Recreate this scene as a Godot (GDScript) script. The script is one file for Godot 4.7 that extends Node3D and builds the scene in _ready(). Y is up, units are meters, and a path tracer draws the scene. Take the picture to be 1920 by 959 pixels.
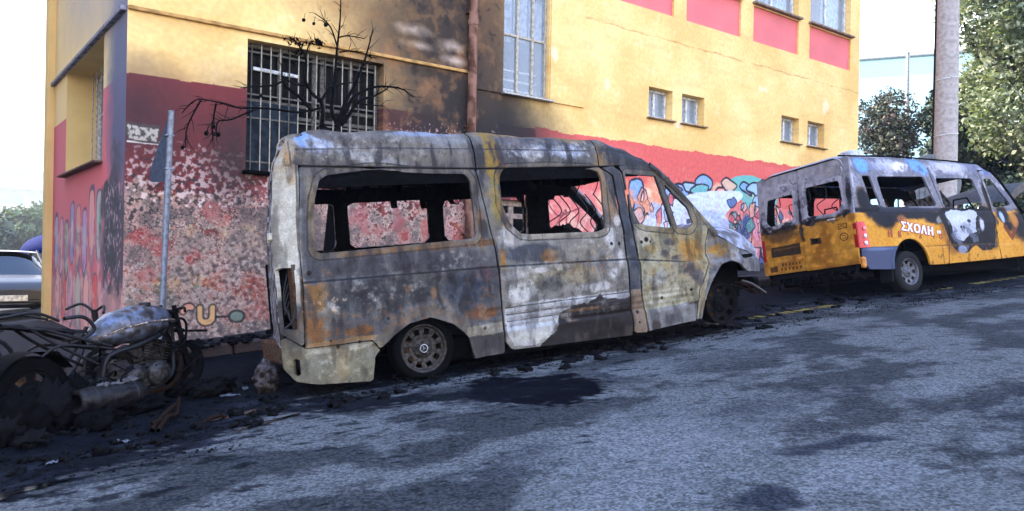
extends Node3D
# A street after a fire: two burnt minibuses and a burnt motorcycle parked before a painted school building.

const RH := 0.15708           # heading of the street against the facade
const CR := 0.98769
const SR := 0.15643
var used := {}
var tex := {}
var mats := {}
var rng := RandomNumberGenerator.new()
var wob := FastNoiseLite.new()

# ---------------------------------------------------------------- mesh building
class MB:
	var v := PackedVector3Array()
	var n := PackedVector3Array()
	var t := PackedVector2Array()
	var c := PackedColorArray()
	var ix := PackedInt32Array()
	var xf := Transform3D()
	var col := Color(1, 1, 1)
	func add(p: Vector3, nn: Vector3, uv := Vector2.ZERO) -> int:
		v.append(xf * p); n.append((xf.basis * nn).normalized()); t.append(uv); c.append(col)
		return v.size() - 1
	func tri(a: Vector3, b: Vector3, d: Vector3):
		var nn := (b - a).cross(d - a).normalized()
		var i := add(a, nn, Vector2(a.x, a.y)); add(b, nn, Vector2(b.x, b.y)); add(d, nn, Vector2(d.x, d.y))
		ix.append_array([i, i + 2, i + 1])
	func quad(a: Vector3, b: Vector3, d: Vector3, e: Vector3, ua := Vector2(0, 1), ub := Vector2(1, 1), ud := Vector2(1, 0), ue := Vector2(0, 0)):
		var nn := (b - a).cross(e - a).normalized()
		if nn.length() < .5: nn = (d - b).cross(e - b).normalized()
		var i := add(a, nn, ua); add(b, nn, ub); add(d, nn, ud); add(e, nn, ue)
		ix.append_array([i, i + 2, i + 1, i, i + 3, i + 2])
	func box(at: Vector3, size: Vector3, b := Basis(), bev := 0.0):
		var h := size / 2.0
		bev = minf(bev, minf(h.x, minf(h.y, h.z)) * .9)
		var keep := xf
		xf = xf * Transform3D(b, at)
		if bev <= 0.0:
			for ax in 3:
				for s in [-1.0, 1.0]:
					var u := Vector3.ZERO; var w := Vector3.ZERO; var k := Vector3.ZERO
					k[ax] = s * h[ax]; u[(ax + 1) % 3] = h[(ax + 1) % 3] * s; w[(ax + 2) % 3] = h[(ax + 2) % 3]
					quad(k - u - w, k + u - w, k + u + w, k - u + w)
		else:
			var q := h - Vector3.ONE * bev
			for ax in 3:
				var a1 := (ax + 1) % 3; var a2 := (ax + 2) % 3
				for s in [-1.0, 1.0]:
					var u := Vector3.ZERO; var w := Vector3.ZERO; var k := Vector3.ZERO
					k[ax] = s * h[ax]; u[a1] = q[a1] * s; w[a2] = q[a2]
					quad(k - u - w, k + u - w, k + u + w, k - u + w)
				for s1 in [-1.0, 1.0]:
					for s2 in [-1.0, 1.0]:
						var l := Vector3.ZERO; l[ax] = q[ax]
						var p1 := Vector3.ZERO; p1[a1] = s1 * h[a1]; p1[a2] = s2 * q[a2]
						var p2 := Vector3.ZERO; p2[a1] = s1 * q[a1]; p2[a2] = s2 * h[a2]
						if s1 * s2 > 0: quad(p2 - l, p2 + l, p1 + l, p1 - l)
						else: quad(p1 - l, p1 + l, p2 + l, p2 - l)
			for sx in [-1.0, 1.0]:
				for sy in [-1.0, 1.0]:
					for sz in [-1.0, 1.0]:
						var a := Vector3(sx * h.x, sy * q.y, sz * q.z); var b2 := Vector3(sx * q.x, sy * h.y, sz * q.z); var d := Vector3(sx * q.x, sy * q.y, sz * h.z)
						if sx * sy * sz > 0: tri(a, b2, d)
						else: tri(a, d, b2)
		xf = keep
	func grid(nu: int, nv: int, f: Callable, closed_u := false):
		# f(a, b) with a, b in 0..1; smooth normals
		var pts := PackedVector3Array(); var base := v.size()
		for j in nv + 1:
			for i in nu + 1:
				pts.append(f.call(float(i) / nu, float(j) / nv))
		var w := nu + 1
		for j in nv + 1:
			for i in nu + 1:
				var im := i - 1; var ip := i + 1
				if closed_u:
					if im < 0: im = nu - 1
					if ip > nu: ip = 1
				else:
					im = maxi(im, 0); ip = mini(ip, nu)
				var du := pts[j * w + ip] - pts[j * w + im]
				var dv := pts[mini(j + 1, nv) * w + i] - pts[maxi(j - 1, 0) * w + i]
				var nn := du.cross(dv).normalized()
				if nn.length() < .5: nn = Vector3.DOWN if j == 0 else Vector3.UP
				add(pts[j * w + i], nn, Vector2(float(i) / nu, 1.0 - float(j) / nv))
		for j in nv:
			for i in nu:
				var a := base + j * w + i
				ix.append_array([a, a + w + 1, a + 1, a, a + w, a + w + 1])
	func tube(p: Array, r, sides := 8, caps := true):
		var m := p.size(); var base := v.size()
		var up := Vector3(0.123, 0.97, 0.21).normalized()
		var uvs := 0.0
		for k in m:
			var d: Vector3 = (p[mini(k + 1, m - 1)] - p[maxi(k - 1, 0)]).normalized()
			if absf(d.dot(up)) > .95: up = Vector3(.9, .1, .42).normalized()
			var x := d.cross(up).normalized(); var y := x.cross(d).normalized()
			up = y
			var rr: float = r[k] if r is Array or r is PackedFloat32Array else r
			if k > 0: uvs += (p[k] - p[k - 1]).length()
			for s in sides + 1:
				var an := TAU * s / sides
				var o := x * cos(an) + y * sin(an)
				add(p[k] + o * rr, o, Vector2(float(s) / sides, uvs))
		var w := sides + 1
		for k in m - 1:
			for s in sides:
				var a := base + k * w + s
				ix.append_array([a, a + 1, a + w + 1, a, a + w + 1, a + w])
		if caps:
			for k in [0, m - 1]:
				var d2: Vector3 = (p[0] - p[1]).normalized() if k == 0 else (p[m - 1] - p[m - 2]).normalized()
				var cidx := add(p[k], d2)
				var first := v.size()
				for s in sides + 1:
					v.append(v[base + k * w + s]); n.append((xf.basis * d2).normalized()); t.append(Vector2.ZERO); c.append(col)
				for s in sides:
					if k == 0: ix.append_array([cidx, first + s, first + s + 1])
					else: ix.append_array([cidx, first + s + 1, first + s])
	func lathe(prof: Array, sides := 20, b := Transform3D()):
		# prof: Vector2(radius, along y), smooth along the profile except where points repeat
		var keep := xf
		xf = xf * b
		var base := v.size(); var m := prof.size()
		for k in m:
			var d: Vector2 = prof[mini(k + 1, m - 1)] - prof[maxi(k - 1, 0)]
			if k > 0 and prof[k].is_equal_approx(prof[k - 1]) and k < m - 1: d = prof[k + 1] - prof[k]
			elif k < m - 1 and prof[k].is_equal_approx(prof[k + 1]) and k > 0: d = prof[k] - prof[k - 1]
			var nr := Vector2(d.y, -d.x).normalized()
			for s in sides + 1:
				var an := TAU * s / sides
				add(Vector3(prof[k].x * cos(an), prof[k].y, prof[k].x * sin(an)), Vector3(nr.x * cos(an), nr.y, nr.x * sin(an)), Vector2(float(s) / sides, prof[k].y))
		var w := sides + 1
		for k in m - 1:
			for s in sides:
				var a := base + k * w + s
				ix.append_array([a, a + 1, a + w + 1, a, a + w + 1, a + w])
		xf = keep
	func ball(at: Vector3, r: Vector3, b := Basis(), nu := 14, nv := 9, rough := 0.0, sd := 0):
		var keep := xf
		xf = xf * Transform3D(b, at)
		grid(nu, nv, func(a, bb):
			var th: float = TAU * (1.0 - a); var ph: float = PI * (bb - .5)
			var k := 1.0
			if rough > 0.0 and bb > 0.01 and bb < .99:
				var aa: float = fposmod(th, TAU)
				k += rough * sin(aa * 3.0 + sd + bb * 7.0) * .5 + rough * sin(aa * 5.0 + sd * 2.3 - bb * 11.0) * .5
			return Vector3(cos(th) * cos(ph), sin(ph), sin(th) * cos(ph)) * r * k, true)
		xf = keep
	func into(m: ArrayMesh, material: Material):
		if ix.is_empty(): return
		var a := []
		a.resize(Mesh.ARRAY_MAX)
		a[Mesh.ARRAY_VERTEX] = v; a[Mesh.ARRAY_NORMAL] = n; a[Mesh.ARRAY_TEX_UV] = t; a[Mesh.ARRAY_COLOR] = c; a[Mesh.ARRAY_INDEX] = ix
		m.add_surface_from_arrays(Mesh.PRIMITIVE_TRIANGLES, a)
		m.surface_set_material(m.get_surface_count() - 1, material)

func show_mesh(called: String, mb: MB, material: Material, parent: Node = self) -> MeshInstance3D:
	var m := ArrayMesh.new()
	mb.into(m, material)
	return show_array(called, m, parent)

func show_array(called: String, m: ArrayMesh, parent: Node = self) -> MeshInstance3D:
	var o := MeshInstance3D.new()
	o.name = numbered(called, parent)
	o.mesh = m
	parent.add_child(o, true)
	return o

func numbered(called: String, parent: Node) -> String:
	var key := str(parent.get_instance_id()) + called
	used[key] = used.get(key, -1) + 1
	return called if used[key] == 0 else "%s_%03d" % [called, used[key]]

func thing(called: String, label: String, category: String, at := Vector3.ZERO, turn := 0.0, group := "") -> Node3D:
	var o := Node3D.new()
	o.name = numbered(called, self)
	add_child(o, true)
	o.position = at; o.rotation.y = turn
	return tag(o, label, category, group)

func tag(o: Node3D, label: String, category: String, group := "") -> Node3D:
	o.set_meta("label", label); o.set_meta("category", category)
	if group: o.set_meta("group", group)
	return o

func structure(o: Node3D, label := "") -> Node3D:
	o.set_meta("kind", "structure")
	if label: o.set_meta("label", label)
	return o

# a sheet with holes whose edges follow the outlines, bent by f(Vector2) -> Vector3; front and back are separate surfaces
func panel(outline: PackedVector2Array, holes: Array, cell: float, f: Callable, thick: float, front: Material, back: Material, uvr: Rect2, flip := false) -> ArrayMesh:
	var lo := outline[0]; var hi := outline[0]
	for p in outline: lo = lo.min(p); hi = hi.max(p)
	lo -= Vector2.ONE * cell; hi += Vector2.ONE * cell
	var nx := int(ceil((hi.x - lo.x) / cell)) + 1; var ny := int(ceil((hi.y - lo.y) / cell)) + 1
	var sd := PackedFloat32Array(); sd.resize(nx * ny)
	for j in ny:
		for i in nx:
			var p := lo + Vector2(i, j) * cell
			var inn := Geometry2D.is_point_in_polygon(p, outline)
			if inn:
				for h in holes:
					if Geometry2D.is_point_in_polygon(p, h): inn = false; break
			sd[j * nx + i] = 9.0 if inn else -9.0
	for poly in [outline] + holes:
		for e in poly.size():
			var a: Vector2 = poly[e]; var b: Vector2 = poly[(e + 1) % poly.size()]
			var l := a.min(b) - Vector2.ONE * cell * 1.5 - lo; var q := a.max(b) + Vector2.ONE * cell * 1.5 - lo
			for j in range(maxi(0, int(l.y / cell)), mini(ny, int(q.y / cell) + 2)):
				for i in range(maxi(0, int(l.x / cell)), mini(nx, int(q.x / cell) + 2)):
					var p := lo + Vector2(i, j) * cell
					var d := p.distance_to(Geometry2D.get_closest_point_to_segment(p, a, b))
					var k := j * nx + i
					if d < absf(sd[k]): sd[k] = signf(sd[k]) * maxf(d, cell * .02)
	var flat := PackedVector2Array(); var ids := {}; var ix := PackedInt32Array(); var rim := []
	for j in ny - 1:
		for i in nx - 1:
			var k0 := j * nx + i
			var ks := [k0, k0 + 1, k0 + nx + 1, k0 + nx]
			var m := 0
			for q in 4:
				if sd[ks[q]] > 0.0: m += 1
			if m == 0: continue
			var loop := PackedInt32Array(); var cut := PackedInt32Array()
			for q in 4:
				var ka: int = ks[q]; var kb: int = ks[(q + 1) % 4]
				if sd[ka] > 0.0:
					if not ids.has(ka):
						ids[ka] = flat.size(); flat.append(lo + Vector2(ka % nx, ka / nx) * cell)
					loop.append(ids[ka])
				if (sd[ka] > 0.0) != (sd[kb] > 0.0):
					var key := "%d_%d" % [mini(ka, kb), maxi(ka, kb)]
					if not ids.has(key):
						var s := sd[ka] / (sd[ka] - sd[kb])
						ids[key] = flat.size()
						flat.append(lo + Vector2(ka % nx, ka / nx).lerp(Vector2(kb % nx, kb / nx), s) * cell)
					loop.append(ids[key])
					cut.append(ids[key])
			for q in range(1, loop.size() - 1):
				ix.append_array([loop[0], loop[q], loop[q + 1]])
			if cut.size() == 2:
				# order along the loop so that the inside lies on one side
				var p0 := loop.find(cut[0])
				if loop[(p0 + 1) % loop.size()] == cut[1]: rim.append([cut[0], cut[1]])
				else: rim.append([cut[1], cut[0]])
	var nv := flat.size()
	var pos := PackedVector3Array(); var nor := PackedVector3Array(); var uv := PackedVector2Array()
	pos.resize(nv); nor.resize(nv); uv.resize(nv)
	for k in nv:
		pos[k] = f.call(flat[k])
		var e := .006
		var px: Vector3 = f.call(flat[k] + Vector2(e, 0)) - f.call(flat[k] - Vector2(e, 0))
		var py: Vector3 = f.call(flat[k] + Vector2(0, e)) - f.call(flat[k] - Vector2(0, e))
		nor[k] = px.cross(py).normalized() * (-1.0 if flip else 1.0)
		uv[k] = Vector2((flat[k].x - uvr.position.x) / uvr.size.x, 1.0 - (flat[k].y - uvr.position.y) / uvr.size.y)
	var m1 := MB.new(); var m2 := MB.new()
	m1.v = pos; m1.n = nor; m1.t = uv; m1.c.resize(nv); m1.c.fill(Color.WHITE)
	var rev := PackedInt32Array()
	for k in range(0, ix.size(), 3): rev.append_array([ix[k], ix[k + 2], ix[k + 1]])
	m1.ix = ix.duplicate() if flip else rev.duplicate()
	m2.v = pos.duplicate(); m2.n = nor.duplicate(); m2.t = uv.duplicate(); m2.c = m1.c.duplicate()
	for k in nv:
		m2.v[k] = pos[k] - nor[k] * thick; m2.n[k] = -nor[k]
	m2.ix = rev if flip else ix
	for s in rim:
		var a: Vector3 = pos[s[0]]; var b: Vector3 = pos[s[1]]; var c2: Vector3 = m2.v[s[1]]; var d: Vector3 = m2.v[s[0]]
		if flip: m1.quad(a, b, c2, d, uv[s[0]], uv[s[1]], uv[s[1]], uv[s[0]])
		else: m1.quad(b, a, d, c2, uv[s[1]], uv[s[0]], uv[s[0]], uv[s[1]])
	var m := ArrayMesh.new()
	m1.into(m, front); m2.into(m, back)
	return m

func rounded(p: PackedVector2Array, r: float, k := 4) -> PackedVector2Array:
	var o := PackedVector2Array()
	for i in p.size():
		var a := p[(i + p.size() - 1) % p.size()]; var b := p[i]; var c := p[(i + 1) % p.size()]
		var q := minf(r, minf(a.distance_to(b), b.distance_to(c)) * .45)
		var s := b + (a - b).normalized() * q; var e := b + (c - b).normalized() * q
		for j in k + 1:
			var t := float(j) / k
			o.append(s.lerp(b, t).lerp(b.lerp(e, t), t))
	return o

func rect(x0: float, y0: float, x1: float, y1: float) -> PackedVector2Array:
	return PackedVector2Array([Vector2(x0, y0), Vector2(x1, y0), Vector2(x1, y1), Vector2(x0, y1)])

func ramp(x: float, xs: Array, ys: Array) -> float:
	if x <= xs[0]: return ys[0]
	for i in xs.size() - 1:
		if x <= xs[i + 1]: return lerpf(ys[i], ys[i + 1], (x - xs[i]) / (xs[i + 1] - xs[i]))
	return ys[-1]

func soft(x: float, xs: Array, ys: Array) -> float:
	if x <= xs[0]: return ys[0]
	for i in xs.size() - 1:
		if x <= xs[i + 1]: return lerpf(ys[i], ys[i + 1], smoothstep(0.0, 1.0, (x - xs[i]) / (xs[i + 1] - xs[i])))
	return ys[-1]

func ground_y(x: float, z: float) -> float:
	var t := x * CR + z * SR
	if t < -8.0: return -.0895 - .0877 * 8.0 - .02 * (-8.0 - t)
	if t > 45.0: return -.0895 + .0877 * 45.0 + .01 * (t - 45.0)
	return -.0895 + .0877 * t

func street(t: float, n: float) -> Vector3:       # t along the street, n across it
	var x := t * CR - n * SR; var z := t * SR + n * CR
	return Vector3(x, ground_y(x, z), z)

# ---------------------------------------------------------------- textures
func noise_bytes(w: int, h: int, freq: float, sd: int, oct := 4, type := FastNoiseLite.TYPE_SIMPLEX_SMOOTH, stretch := 1.0) -> PackedByteArray:
	var nz := FastNoiseLite.new()
	nz.noise_type = type; nz.seed = sd; nz.frequency = freq
	nz.fractal_type = FastNoiseLite.FRACTAL_FBM if oct > 1 else FastNoiseLite.FRACTAL_NONE
	nz.fractal_octaves = oct
	if type == FastNoiseLite.TYPE_CELLULAR: nz.cellular_return_type = FastNoiseLite.RETURN_DISTANCE2_SUB
	if oct >= 6:
		nz.domain_warp_enabled = true; nz.domain_warp_amplitude = .28 / freq; nz.domain_warp_frequency = freq * 1.6
		nz.domain_warp_fractal_type = FastNoiseLite.DOMAIN_WARP_FRACTAL_PROGRESSIVE; nz.domain_warp_fractal_octaves = 3
		nz.fractal_gain = .58
	var im := nz.get_image(w if stretch >= 1.0 else int(w * stretch), h if stretch <= 1.0 else int(h / stretch), false, false, true)
	if stretch != 1.0: im.resize(w, h, Image.INTERPOLATE_BILINEAR)
	im.convert(Image.FORMAT_L8)
	return im.get_data()

class Paint:
	var w: int
	var h: int
	var lo: Vector2
	var span: Vector2
	var r := PackedFloat32Array()
	var g := PackedFloat32Array()
	var b := PackedFloat32Array()
	var e := PackedFloat32Array()      # relief
	var warp: PackedByteArray           # for ragged edges
	var warp2: PackedByteArray
	func _init(lo_: Vector2, span_: Vector2, per: float, c: Color):
		lo = lo_; span = span_; w = int(span.x * per); h = int(span.y * per)
		r.resize(w * h); g.resize(w * h); b.resize(w * h); e.resize(w * h)
		r.fill(c.r); g.fill(c.g); b.fill(c.b); e.fill(.5)
	func px(p: Vector2) -> Vector2:
		return Vector2((p.x - lo.x) / span.x * w, (lo.y + span.y - p.y) / span.y * h)
	func mix1(k: int, c: Color, a: float):
		r[k] += (c.r - r[k]) * a; g[k] += (c.g - g[k]) * a; b[k] += (c.b - b[k]) * a
	func layer(nb: PackedByteArray, from: float, to: float, c: Color, alpha: float, area := Rect2(), relief := 0.0, fade := 0.0):
		var a0 := 0; var a1 := w; var b0 := 0; var b1 := h
		if area.size.x > 0:
			var q := px(area.position); var s := px(area.end)
			a0 = clampi(int(q.x), 0, w); a1 = clampi(int(s.x), 0, w); b0 = clampi(int(s.y), 0, h); b1 = clampi(int(q.y), 0, h)
		var inv := 1.0 / (to - from)
		var fp := maxf(1.0, fade / span.x * w)
		for y in range(b0, b1):
			var fy := 1.0 if fade <= 0 else clampf(minf(y - b0, b1 - y) / fp, 0, 1)
			for x in range(a0, a1):
				var k := y * w + x
				var f := fy if fade <= 0 else fy * clampf(minf(x - a0, a1 - x) / fp, 0, 1)
				var a := clampf((nb[k] / 255.0 - (1.0 - f) * .5 * signf(inv) - from) * inv, 0, 1) * alpha
				if a > 0.004:
					r[k] += (c.r - r[k]) * a; g[k] += (c.g - g[k]) * a; b[k] += (c.b - b[k]) * a
					if relief != 0.0: e[k] += relief * a
	func blob(at: Vector2, rad: Vector2, c: Color, alpha: float, edge := .5, rag := .4, turn := 0.0, relief := 0.0):
		var q := px(at); var sx := rad.x / span.x * w; var sy := rad.y / span.y * h
		var m := maxf(sx, sy) * (1.0 + rag)
		var cs := cos(turn); var sn := sin(turn)
		if turn == 0.0: cs = 1.0; sn = 0.0
		var mx := m if turn != 0.0 else sx * (1.0 + rag); var my := m if turn != 0.0 else sy * (1.0 + rag)
		for y in range(maxi(0, int(q.y - my)), mini(h, int(q.y + my) + 1)):
			for x in range(maxi(0, int(q.x - mx)), mini(w, int(q.x + mx) + 1)):
				var k := y * w + x
				var dx := x - q.x; var dy := y - q.y
				var ex := (dx * cs - dy * sn) / sx; var ey := (dx * sn + dy * cs) / sy
				var d := sqrt(ex * ex + ey * ey) + (warp[k] / 255.0 - .5) * 2.0 * rag
				if d < 1.0:
					var a := minf(1.0, (1.0 - d) / edge) * alpha
					r[k] += (c.r - r[k]) * a; g[k] += (c.g - g[k]) * a; b[k] += (c.b - b[k]) * a
					e[k] += relief * a
	func spat(at: Vector2, rad: Vector2, nb: PackedByteArray, from: float, to: float, c: Color, alpha: float, relief := 0.0):
		# flecks of one colour where the noise is high, thinning out from the middle
		var q := px(at); var sx := rad.x / span.x * w; var sy := rad.y / span.y * h
		var inv := 1.0 / (to - from)
		for y in range(maxi(0, int(q.y - sy)), mini(h, int(q.y + sy) + 1)):
			for x in range(maxi(0, int(q.x - sx)), mini(w, int(q.x + sx) + 1)):
				var ex := (x - q.x) / sx; var ey := (y - q.y) / sy
				var d := ex * ex + ey * ey
				if d >= 1.0: continue
				var k := y * w + x
				var a := clampf((nb[k] / 255.0 - d * .16 * signf(inv) - from) * inv, 0, 1) * alpha
				if a > .004:
					r[k] += (c.r - r[k]) * a; g[k] += (c.g - g[k]) * a; b[k] += (c.b - b[k]) * a
					e[k] += relief * a
	func grain(nb: PackedByteArray, amount: float):
		for k in w * h:
			var f := 1.0 + (nb[k] / 255.0 - .5) * amount
			r[k] *= f; g[k] *= f; b[k] *= f
	func poly(p: PackedVector2Array, c: Color, alpha := 1.0, rag := 0.0, relief := 0.0):
		var l := p[0]; var q := p[0]
		for s in p: l = l.min(s); q = q.max(s)
		var a := px(Vector2(l.x - rag, q.y + rag)); var z := px(Vector2(q.x + rag, l.y - rag))
		for y in range(maxi(0, int(a.y)), mini(h, int(z.y) + 1)):
			for x in range(maxi(0, int(a.x)), mini(w, int(z.x) + 1)):
				var k := y * w + x
				var pt := Vector2(lo.x + (x + .5) / w * span.x, lo.y + span.y - (y + .5) / h * span.y)
				if rag > 0.0: pt += Vector2(warp[k] - 128, warp2[k] - 128) / 128.0 * rag
				if Geometry2D.is_point_in_polygon(pt, p):
					r[k] += (c.r - r[k]) * alpha; g[k] += (c.g - g[k]) * alpha; b[k] += (c.b - b[k]) * alpha
					e[k] += relief * alpha
	func line(p: PackedVector2Array, wid: float, c: Color, alpha := 1.0, rag := 0.0, relief := 0.0):
		for s in p.size() - 1:
			var a := p[s]; var z := p[s + 1]
			var l := px(Vector2(minf(a.x, z.x) - wid - rag, maxf(a.y, z.y) + wid + rag)); var q := px(Vector2(maxf(a.x, z.x) + wid + rag, minf(a.y, z.y) - wid - rag))
			for y in range(maxi(0, int(l.y)), mini(h, int(q.y) + 1)):
				for x in range(maxi(0, int(l.x)), mini(w, int(q.x) + 1)):
					var k := y * w + x
					var pt := Vector2(lo.x + (x + .5) / w * span.x, lo.y + span.y - (y + .5) / h * span.y)
					var d := pt.distance_to(Geometry2D.get_closest_point_to_segment(pt, a, z))
					if rag > 0.0: d += (warp[k] / 255.0 - .5) * rag
					if d < wid * .5:
						var al := alpha * clampf((wid * .5 - d) / (wid * .15), 0, 1)
						r[k] += (c.r - r[k]) * al; g[k] += (c.g - g[k]) * al; b[k] += (c.b - b[k]) * al
						e[k] += relief * al
	func texture() -> ImageTexture:
		var d := PackedByteArray(); d.resize(w * h * 3)
		for k in w * h:
			d[k * 3] = clampi(int(r[k] * 255.0), 0, 255); d[k * 3 + 1] = clampi(int(g[k] * 255.0), 0, 255); d[k * 3 + 2] = clampi(int(b[k] * 255.0), 0, 255)
		return ImageTexture.create_from_image(Image.create_from_data(w, h, false, Image.FORMAT_RGB8, d))
	func relief_texture() -> ImageTexture:
		var d := PackedByteArray(); d.resize(w * h)
		for k in w * h: d[k] = clampi(int(e[k] * 255.0), 0, 255)
		return ImageTexture.create_from_image(Image.create_from_data(w, h, false, Image.FORMAT_L8, d))

func rgb(r: float, g: float, b: float) -> Color:
	return Color(r / 255.0, g / 255.0, b / 255.0)

func smooth_loop(p: PackedVector2Array, k := 5) -> PackedVector2Array:
	var o := PackedVector2Array(); var m := p.size()
	for i in m:
		for j in k:
			o.append(p[i].cubic_interpolate(p[(i + 1) % m], p[(i + m - 1) % m], p[(i + 2) % m], float(j) / k))
	return o

# a tileable texture of patchy tone: c0 below, c1 above, speckled
func patchy(key: String, size: int, freq: float, sd: int, stops: Array, type := FastNoiseLite.TYPE_SIMPLEX_SMOOTH) -> NoiseTexture2D:
	if tex.has(key): return tex[key]
	var t := NoiseTexture2D.new()
	t.width = size; t.height = size; t.seamless = true
	var nz := FastNoiseLite.new()
	nz.seed = sd; nz.frequency = freq; nz.noise_type = type; nz.fractal_octaves = 5
	if type == FastNoiseLite.TYPE_CELLULAR: nz.cellular_return_type = FastNoiseLite.RETURN_CELL_VALUE
	t.noise = nz
	var gr := Gradient.new()
	var offs := PackedFloat32Array(); var cols := PackedColorArray()
	for s in stops: offs.append(s[0]); cols.append(s[1])
	gr.offsets = offs; gr.colors = cols
	t.color_ramp = gr
	tex[key] = t
	return t

func surf(key: String, col: Color, rough: float, metal := 0.0, grain: Texture2D = null, scale := 1.0, relief := 0.0, relief_tex: Texture2D = null) -> StandardMaterial3D:
	if mats.has(key): return mats[key]
	var m := StandardMaterial3D.new()
	m.resource_name = key
	m.albedo_color = col; m.roughness = rough; m.metallic = metal
	if rough > .7: m.metallic_specular = .2
	if grain:
		m.albedo_texture = grain
		m.uv1_triplanar = true; m.uv1_scale = Vector3.ONE * scale
	if relief > 0.0:
		m.heightmap_enabled = true; m.heightmap_texture = relief_tex if relief_tex else grain; m.heightmap_scale = relief
	mats[key] = m
	return m

# ---------------------------------------------------------------- the scene
func _ready():
	var cam := Camera3D.new()
	cam.name = "camera"
	cam.fov = 36.5057
	cam.near = .05; cam.far = 900.0
	cam.position = Vector3(0, 1.5, 10.4447)
	cam.rotation_order = EULER_ORDER_YXZ
	cam.rotation = Vector3(deg_to_rad(-.1185), deg_to_rad(-37.906), deg_to_rad(1.0669))
	add_child(cam)
	cam.current = true

	var we := WorldEnvironment.new()
	we.name = "world"
	var en := Environment.new()
	var sm := ProceduralSkyMaterial.new()
	sm.sky_top_color = Color(.50, .63, .86)
	sm.sky_horizon_color = Color(1.0, .95, .86)
	sm.sky_curve = .26
	sm.sky_energy_multiplier = 1.25
	sm.ground_bottom_color = Color(.30, .30, .32)
	sm.ground_horizon_color = Color(.62, .66, .7)
	sm.sun_angle_max = 30.0
	var sky := Sky.new()
	sky.sky_material = sm
	en.background_mode = Environment.BG_SKY
	en.sky = sky
	en.tonemap_mode = Environment.TONE_MAPPER_LINEAR
	en.tonemap_exposure = 3.7
	en.sdfgi_enabled = true; en.ssao_enabled = true; en.ssil_enabled = true
	en.fog_enabled = true
	en.fog_light_color = Color(.86, .93, 1.0)
	en.fog_density = .0005
	en.volumetric_fog_enabled = true; en.volumetric_fog_density = 0.0
	we.environment = en
	add_child(we)

	var sun := DirectionalLight3D.new()
	sun.name = "sun"
	sun.light_energy = 1.6
	sun.light_color = Color(1.0, .95, .86)
	sun.light_angular_distance = .5
	sun.shadow_enabled = true
	sun.look_at_from_position(Vector3.ZERO, Vector3(.45, -.66, .60), Vector3.UP)
	add_child(sun)

	rng.seed = 20260
	wob.noise_type = FastNoiseLite.TYPE_SIMPLEX_SMOOTH; wob.seed = 5; wob.frequency = 1.0; wob.fractal_octaves = 3
	common_materials()
	build_ground()
	build_school()
	build_surroundings()
	build_silver_van()
	build_school_van()
	build_motorcycle()
	build_street_things()
	build_burnt_tree()
	build_debris()
	# haze added beyond the school to bleach the side street background
	var hz := FogVolume.new(); hz.name = "haze"
	hz.shape = RenderingServer.FOG_VOLUME_SHAPE_BOX; hz.size = Vector3(70, 34, 84); hz.position = Vector3(24, 14, -62)
	var hm := FogMaterial.new(); hm.albedo = Color(.96, .98, 1.0); hm.density = .010; hz.material = hm
	add_child(hz); hz.set_meta("kind", "stuff"); hz.set_meta("label", "pale haze added to bleach the far side street")

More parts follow.
